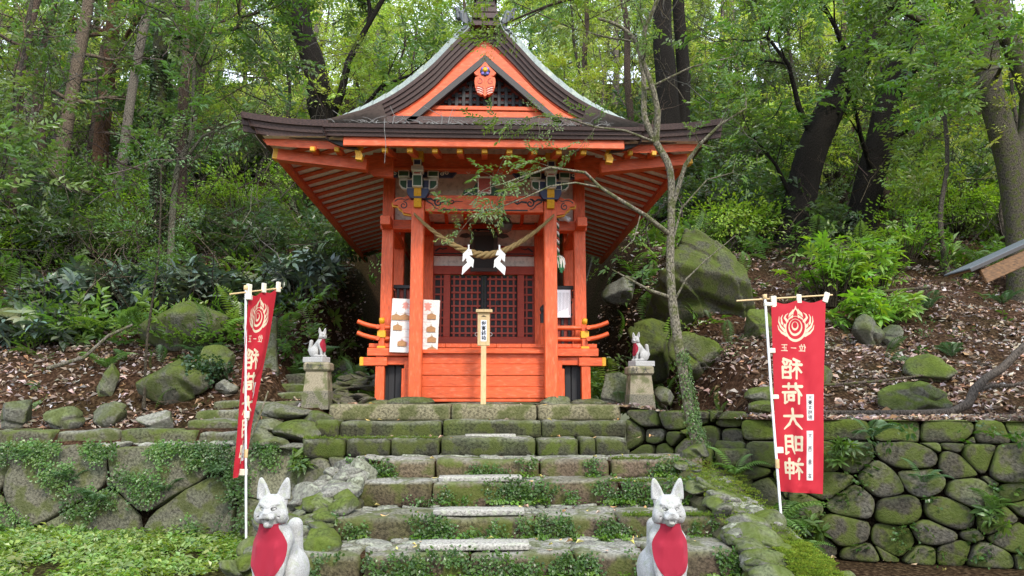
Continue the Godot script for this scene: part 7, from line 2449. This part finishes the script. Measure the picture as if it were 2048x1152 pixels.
func undergrowth() -> void:
	scatter("undergrowth", "mixed leafy undergrowth covering the floor of the forest", ["ever0", "fine0", "fine1", "whorl1", "frond"], M.leaf, 8600, 31, func() -> Array:
		var d := 11.0 + 24.0 * pow(rng.randf(), 1.4)
		var x := (rng.randf() - 0.5) * d * 2.0
		var k := nz.get_noise_2d(x * 12.0, d * 12.0)
		if (absf(x) < 1.6 and d < 17.0) or (x > 3.2 and d < 13.0 + 2.0 * k) or (x < 0.0 and x > -9.0 and d < 10.6 + 1.5 * k) or k < -0.25:
			return []
		return [on_hill(x, d, rng.randf_range(0.0, 0.35)), facing(Vector3(rng.randf_range(-1, 1), rng.randf_range(0.1, 1.2), rng.randf_range(-1, 1)), rng.randf_range(0.7, 1.4)), tinted(Color(0.1, 0.19, 0.05).lerp(Color(0.22, 0.38, 0.05), clampf(k + 0.3, 0.0, 1.0)))])
	scatter("leaf_litter", "fallen brown and pinkish-grey leaves covering the slope", ["dead0", "dead1"], M.dry_leaf, 64000, 32, func() -> Array:
		var d := 7.3 + 9.0 * pow(rng.randf(), 1.2)
		var x := (rng.randf() - 0.5) * d * 1.55
		if d < wall_d(x) + 0.12 or (absf(x) < 1.55 and d > 9.2) or (x < -1.7 and d < 9.3) or (x < -1.7 and x > -3.7 and d < 11.2 and rng.randf() < 0.4):
			return []
		var c: Color = [Color(0.34, 0.26, 0.2), Color(0.24, 0.16, 0.11), Color(0.45, 0.37, 0.32), Color(0.17, 0.12, 0.09), Color(0.5, 0.42, 0.38), Color(0.36, 0.22, 0.12)][rng.randi() % 6]
		if nz.get_noise_2d(x * 45.0, d * 45.0) < -0.12 + 0.3 * rng.randf() - 0.25:
			return []
		return [on_hill(x, d, rng.randf_range(0.0, 0.035)), Basis.from_euler(Vector3(rng.randf_range(-0.6, 0.6), rng.randf() * TAU, rng.randf_range(-0.7, 0.7))).scaled(Vector3(rng.randf_range(0.6, 1.4), 1.0, 1.0) * rng.randf_range(0.45, 1.4)), tinted(c * 0.85, 0.35)], "leaves")
	var tw := Mb.new()                     # bare twigs, each a small forked stick
	rng.seed = 71
	for k in 5:
		var a := Vector3(0, 0, 0) if k == 0 else Vector3(rng.randf_range(-0.05, 0.05), 0.02, 0.12 + 0.09 * k)
		var e := Vector3(0.04, 0.0, 0.75) if k == 0 else a + Vector3(rng.randf_range(-0.25, 0.25), rng.randf_range(-0.05, 0.2), rng.randf_range(0.1, 0.28))
		tw.tube([a, a.lerp(e, 0.25) + rv(0.05), a.lerp(e, 0.5) + rv(0.07), a.lerp(e, 0.75) + rv(0.05), e], [0.006 if k == 0 else 0.0035, 0.005 if k == 0 else 0.003, 0.004 if k == 0 else 0.002, 0.002, 0.001], 4, false)
	S["twig"] = tw.mesh()
	scatter("bare_twigs", "tangle of bare grey and brown twigs and vines throughout the forest", ["twig"], M.bark, 3400, 39, func() -> Array:
		var d := 11.5 + 15.0 * rng.randf()
		var x := (rng.randf() - 0.5) * d * 1.5
		if (absf(x) < 3.0 and d < 17.5) or (x > 0.0 and d < 13.5):
			return []
		return [on_hill(x, d, pow(rng.randf(), 1.5) * 5.5), facing(Vector3(rng.randf_range(-1, 1), rng.randf_range(-0.3, 1.5), rng.randf_range(-1, 1)), rng.randf_range(0.9, 2.2), 1.0), tinted([Color(0.1, 0.08, 0.06), Color(0.17, 0.145, 0.115), Color(0.06, 0.05, 0.04)][rng.randi() % 3])], "twigs")
	scatter("forest_floor_twigs", "fallen twigs lying on the leaf litter", ["twig"], M.bark, 520, 40, func() -> Array:
		var d := 8.0 + 6.0 * rng.randf()
		var x := (rng.randf() - 0.5) * d * 1.5
		if d < wall_d(x) + 0.3 or absf(x) < 2.3 or (x < 0.0 and d < 9.6):
			return []
		return [on_hill(x, d, 0.025), facing(Vector3(rng.randf_range(-1, 1), 0.0, rng.randf_range(-1, 1)), rng.randf_range(0.3, 0.9), 0.1), tinted([Color(0.2, 0.16, 0.13), Color(0.3, 0.26, 0.22)][rng.randi() % 2])], "twigs")
	scatter("slope_plants", "small green plants and ferns growing through the leaf litter", ["herb0", "whorl0", "frond", "fine1"], M.leaf, 1500, 41, func() -> Array:
		var d := 9.2 + 6.0 * rng.randf()
		var x := (rng.randf() - 0.5) * d * 1.5
		var k := nz.get_noise_2d(x * 22.0 + 300.0, d * 22.0)
		if d < wall_d(x) + 0.3 or absf(x) < 1.7 or k < (0.22 if x > 0.0 else 0.02) or (x < 0.0 and x > -3.6 and d < 11.3) or (x < 0.0 and d < 9.8):
			return []
		return [on_hill(x, d, 0.04), facing(Vector3(rng.randf_range(-1, 1), rng.randf_range(0.1, 0.8), rng.randf_range(-1, 1)), rng.randf_range(0.45, 0.85), 0.4), tinted(Color(0.09, 0.17, 0.05))], "plants")
	scatter("step_litter", "a few dry leaves scattered on the steps and paths", ["dead0", "dead1"], M.dry_leaf, 260, 33, func() -> Array:
		var d := rng.randf_range(5.0, 9.3)
		var x := rng.randf_range(-1.4, 2.0) if rng.randf() < 0.55 else (rng.randf_range(-5.5, -2.2) if rng.randf() < 0.4 else rng.randf_range(2.8, 6.0))
		var y := 0.03
		if absf(x - 0.3) < 1.75:
			for q in [[9.02, 1.455], [8.67, 1.28], [8.22, 1.105], [7.62, 0.93], [7.22, 0.755], [6.52, 0.545], [5.87, 0.375], [5.27, 0.195]]:
				if d > q[0]:
					y = q[1]
					break
		elif d > wall_d(x) - 0.3:
			if x > 0:
				return []
			y = hill(x, maxf(d, 8.9)) + 0.02
		return [W(x, y, d), Basis.from_euler(Vector3(rng.randf_range(-0.3, 0.3), rng.randf() * TAU, 0)).scaled(Vector3.ONE * rng.randf_range(0.5, 1.0)), tinted([Color(0.5, 0.3, 0.12), Color(0.4, 0.3, 0.2), Color(0.5, 0.4, 0.12)][rng.randi() % 3])], "leaves")
	scatter("wall_ivy", "small creeping ivy leaves mantling the upper half of the low wall", ["creep0", "creep1"], M.leaf, 2700, 34, func() -> Array:
		var x := rng.randf_range(-6.6, -2.2)
		var y := 1.0 - pow(rng.randf(), 1.6) * 0.95
		var k := nz.get_noise_2d(x * 30.0, y * 30.0) * 1.3 + (y - 0.6) * 0.7 - 0.35 * smoothstep(0.9, 1.0, y)
		if k < 0.02 + 0.25 * nz.get_noise_2d(x * 120.0, y * 120.0):
			return []
		return [W(x, y, 8.42 + 0.105 * (-1.75 - x) - 0.13 + 0.08 * y - rng.randf() * 0.03), facing(Vector3(rng.randf_range(-0.3, 0.3), rng.randf_range(-0.1, 0.35), 1.0), rng.randf_range(0.6, 1.2), 1.5), tinted(Color(0.15, 0.28, 0.06).lerp(Color(0.07, 0.14, 0.04), clampf(0.5 + nz.get_noise_2d(x * 20.0, y * 20.0), 0, 1)), 0.35)], "ivy")
	scatter("step_creeper", "tiny creeping plants growing on the risers and treads of the stone steps", ["creep0", "creep1"], M.leaf, 3600, 35, func() -> Array:
		var q: Array = [[6.5, 0.53, 0.19, 1.0], [5.85, 0.36, 0.19, 1.0], [7.2, 0.74, 0.2, 0.75], [5.25, 0.18, 0.18, 0.7], [7.6, 0.9, 0.16, 0.15]][rng.randi() % 5]
		var x := rng.randf_range(-1.4, 2.0)
		var v := rng.randf()
		var k := nz.get_noise_2d(x * 28.0 + q[0] * 100.0, v * 6.0)
		if k < 0.32 - 0.4 * q[3] or (q[0] == 7.2 and x < -0.4 and v < 0.8):
			return []
		if rng.randf() < 0.25:             # along the foot of the riser
			return [W(x, q[1] - q[2] + 0.005, q[0] - rng.randf() * 0.1), facing(Vector3(0, 1, 0.3), rng.randf_range(0.7, 1.3), 2.0), tinted(Color(0.13, 0.25, 0.03), 0.35)]
		return [W(x, q[1] - q[2] * v * 0.95, q[0] - 0.012), facing(Vector3(rng.randf_range(-0.4, 0.4), rng.randf_range(0.0, 0.5), 1.0), rng.randf_range(0.55, 1.05), 1.5), tinted(Color(0.075, 0.15, 0.03), 0.4)], "creeper")
	scatter("herbs", "low bright green weeds carpeting the ground below the ivy-hung wall", ["herb0", "herb1"], M.leaf, 12000, 36, func() -> Array:
		var x := rng.randf_range(-6.8, -1.2)
		var d := rng.randf_range(4.3, 8.75)
		var k := nz.get_noise_2d(x * 16.0, d * 16.0) + 0.25 * smoothstep(6.5, 8.0, d)
		if d > 8.32 + 0.105 * (-1.75 - x) or (x > -1.75 and d > 5.2) or k < -0.3 + rng.randf() * 0.4:
			return []
		return [W(x, 0.05 * smoothstep(2.0, 5.0, -x) * smoothstep(5.5, 8.5, d) + 0.12 * maxf(k + 0.15, 0.0) * rng.randf(), d), facing(Vector3(rng.randf_range(-1, 1), rng.randf_range(-0.4, 0.4), rng.randf_range(-1, 1)), rng.randf_range(0.45, 1.25), 0.9), tinted(Color(0.2, 0.33, 0.07).lerp(Color(0.32, 0.4, 0.13), rng.randf()), 0.35)], "weeds")
	scatter("wall_plants", "scattered small leaves rooted in the joints of the high wall", ["creep0", "herb0"], M.leaf, 420, 37, func() -> Array:
		var t := rng.randf()
		var x := lerpf(3.0, 6.6, t)
		var y := rng.randf_range(0.05, 1.25)
		if nz.get_noise_2d(x * 40.0, y * 40.0) < 0.12:
			return []
		return [W(x, y, lerpf(7.5, 6.15, t) - 0.1 + y * 0.08), facing(Vector3(rng.randf_range(-0.4, 0.4), 0.3, 1.0), rng.randf_range(0.8, 1.4), 1.0), tinted(Color(0.07, 0.14, 0.03))], "weeds")
	scatter("moss_cushion", "bright green moss cushions on the lower end of the rubble bank and on the steps", ["moss"], M.moss_tuft, 5200, 38, func() -> Array:
		var t := rng.randf()
		if rng.randf() < 0.6:
			var x := rng.randf_range(2.2, 2.55)
			var d := rng.randf_range(4.9, 6.2)
			var y := lerpf(0.1, 0.36, smoothstep(4.6, 6.0, d)) - 0.25 * maxf(0.0, x - 2.45)
			return [W(x, y + 0.03 + 0.05 * nz.get_noise_2d(x * 60.0, d * 60.0), d), Basis.from_euler(Vector3(rng.randf_range(-0.4, 0.4), rng.randf() * TAU, 0)).scaled(Vector3(1, 0.7, 1) * rng.randf_range(0.6, 1.1)), tinted(Color(0.17, 0.24, 0.03))]
		if rng.randf() < 0.45:
			var tb := rng.randf()
			var db := lerpf(7.7, 5.4, tb)
			var xb := rng.randf_range(1.98, 2.6)
			return [W(xb, lerpf(0.9, 0.24, tb) - 0.3 * pow(maxf(0.0, xb - 1.95), 2.0) + 0.04 * rng.randf(), db), Basis.from_euler(Vector3(rng.randf_range(-0.4, 0.4), rng.randf() * TAU, 0)).scaled(Vector3.ONE * rng.randf_range(0.6, 1.1)), tinted(Color(0.14, 0.2, 0.03))]
		var q: Array = [[8.2, 1.1, -1.9, -0.5], [7.6, 0.92, 1.3, 2.2], [7.2, 0.745, 1.2, 2.0], [6.5, 0.535, 1.2, 1.95]][rng.randi() % 4]
		var x2 := lerpf(q[2], q[3], rng.randf())
		return [W(x2, q[1] + 0.0, q[0] + 0.0 + rng.randf() * 0.1), Basis.from_euler(Vector3(rng.randf_range(-0.2, 0.9), rng.randf() * TAU, 0)).scaled(Vector3.ONE * rng.randf_range(0.5, 1.0)), tinted(Color(0.12, 0.18, 0.03))], "moss")


func boulders() -> void:
	boulder(-4.08, 1.74, 10.12, 0.5, 0.33, 0.42, 0.8, "big angular moss-green boulder beside the side path, above its steps")
	boulder(-4.93, 1.72, 10.12, 0.16, 0.28, 0.16, 0.75, "narrow mossy upright stone left of the big angular boulder")
	boulder(-4.51, 2.6, 11.46, 0.68, 0.46, 0.6, 0.75, "large moss-topped boulder under the dark glossy shrubs")
	boulder(-3.66, 1.98, 10.5, 0.34, 0.28, 0.3, 0.7, "rounded boulder half buried in ivy below the standing slab")
	boulder(-5.08, 1.27, 9.34, 0.26, 0.19, 0.22, 0.6, "triangular mossy stone at the rim of the side path near the left margin")
	boulder(-4.55, 1.32, 9.5, 0.22, 0.18, 0.2, 0.3, "grey lumpy stone at the side path's rim, between the triangular and the pointed ones")
	boulder(-3.89, 1.24, 9.3, 0.25, 0.14, 0.2, 0.1, "pointed pale grey stone at the rim of the side path", Color(0.27, 0.26, 0.23))
	boulder(-5.64, 1.32, 9.4, 0.24, 0.24, 0.22, 0.5, "pale mossy rock at the left margin, on the side path")
	boulder(-7.2, 2.5, 11.58, 0.3, 0.42, 0.3, 0.4, "dark rock face at the left margin under the shrubs", Color(0.11, 0.1, 0.08))
	boulder(-3.4, 1.68, 10.1, 0.17, 0.14, 0.15, 0.2, "small grey stone at the top of the side path's steps", Color(0.26, 0.25, 0.22))
	boulder(-2.4, 2.0, 12.6, 0.36, 0.28, 0.3, 0.75, "rounded mossy boulder between the small fox's pedestal and the shrine")
	boulder(-2.2, 1.85, 12.2, 0.2, 0.14, 0.18, 0.4, "little grey stone in front of the rounded boulder by the shrine")
	boulder(3.47, 3.2, 11.8, 1.25, 1.15, 1.05, 0.62, "huge cracked grey-green boulder towering behind the slim tree", Color(0.13, 0.128, 0.092), 48, Vector3(0.1, 0.9, -0.2))
	boulder(2.5, 2.25, 11.2, 0.42, 0.5, 0.45, 0.65, "dark mossy rock behind the small fox that faces left", Color(0.1, 0.1, 0.07))
	boulder(3.02, 2.1, 10.5, 0.52, 0.34, 0.45, 1.0, "bright moss-covered slab of rock right of the slim tree's trunk", Color(0.17, 0.17, 0.12), 12, Vector3(0, 0.3, -0.3))
	boulder(1.72, 1.62, 9.75, 0.3, 0.26, 0.14, 0.45, "flat grey stone plate standing behind the right-hand small pedestal", Color(0.21, 0.2, 0.16))
	boulder(2.28, 1.52, 9.5, 0.15, 0.16, 0.16, 0.5, "small mossy stone beside the right-hand small pedestal")
	boulder(3.26, 1.56, 8.86, 0.24, 0.15, 0.2, 0.75, "mossy stone in the leaves between the slim tree and the banner pole")
	boulder(3.25, 1.41, 8.6, 0.26, 0.09, 0.18, 0.8, "low mossy stone just above the wall beside the banner pole")
	boulder(4.1, 1.75, 9.15, 0.24, 0.25, 0.22, 0.7, "mossy block partly hidden by the banner's free edge")
	boulder(5.4, 2.45, 10.38, 0.25, 0.25, 0.24, 0.55, "round grey-green stone above a dark hollow on the leafy slope")
	boulder(5.74, 2.4, 10.34, 0.15, 0.2, 0.2, 0.6, "small stone beside the dark hollow on the leafy slope")
	boulder(5.64, 1.88, 9.28, 0.34, 0.2, 0.3, 0.85, "mossy angular boulder, higher of the two on the open leaf litter")
	boulder(4.9, 1.5, 8.48, 0.44, 0.23, 0.34, 1.0, "mossy boulder directly above the high wall, lower of the two on the open leaf litter")
	boulder(2.75, 3.6, 14.6, 0.42, 0.4, 0.4, 0.15, "pale grey rock behind the shrine's corner in the shade", Color(0.3, 0.3, 0.27))
	boulder(3.9, 2.55, 10.52, 0.26, 0.36, 0.26, 0.8, "ivy-green rock in the shade right of the huge boulder")
	boulder(12.0, 5.4, 16.38, 0.6, 0.4, 0.5, 0.8, "moss-topped rock high on the slope behind the small roof")
	boulder(2.16, 0.98, 7.72, 0.17, 0.12, 0.2, 1.0, "yellow-green mossy stone at the foot of the slim tree")
	var o := place(self, "standing_slab", block_mesh(Vector3(0.22, 0.95, 0.12), 77, Color(0.16, 0.16, 0.13), Color(0.2, 0.2, 0.16), 0.55, 0.02, 0.05, W(-3.02, 2.25, 10.74)), M.rock, Transform3D(Basis(Vector3.BACK, 0.04), W(-3.02, 2.2, 10.74)))
	tag(o, "tall narrow standing slab of lichened stone beside the side path", "standing stone")


func _ready() -> void:
	# camera, sky, sun, exposure
	var cam := Camera3D.new()
	cam.name = "camera"
	add_child(cam)
	cam.position = Vector3(0, 1.5, 0)
	cam.rotation = Vector3(deg_to_rad(8.5), deg_to_rad(-2.17), 0)
	cam.fov = rad_to_deg(2.0 * atan(576.0 / 1500.0))
	cam.far = 400.0
	cam.near = 0.05
	cam.current = true
	var we := WorldEnvironment.new()
	we.name = "world"
	var env := Environment.new()
	env.background_mode = Environment.BG_SKY
	var sky := Sky.new()
	var sm := ProceduralSkyMaterial.new()
	sm.sky_top_color = Color(0.86, 0.92, 1.0)
	sm.sky_horizon_color = Color(0.97, 0.98, 1.0)
	sm.sky_curve = 0.2
	sm.ground_bottom_color = Color(0.2, 0.2, 0.15)
	sm.ground_horizon_color = Color(0.4, 0.42, 0.35)
	sm.sky_energy_multiplier = 1.0
	sky.sky_material = sm
	env.sky = sky
	env.tonemap_mode = Environment.TONE_MAPPER_LINEAR
	env.tonemap_exposure = 2.8
	env.sdfgi_enabled = true
	env.ssao_enabled = true
	env.ssil_enabled = true
	we.environment = env
	add_child(we)
	var sun := DirectionalLight3D.new()
	sun.name = "sun"
	sun.light_energy = 0.5
	sun.light_color = Color(1.0, 0.97, 0.92)
	sun.light_angular_distance = 12.0
	sun.shadow_enabled = true
	sun.rotation = Vector3(deg_to_rad(-42), deg_to_rad(20), 0)
	add_child(sun)
	rng.seed = 1
	nz.seed = 5
	nz.frequency = 0.05
	nz.noise_type = FastNoiseLite.TYPE_SIMPLEX_SMOOTH
	nz.fractal_octaves = 3
	materials()
	ground()
	shrine()
	steps()
	walls()
	boulders()
	sprays()
	forest()
	foxes()
	banners()
	shrine_things()
	side_roof()
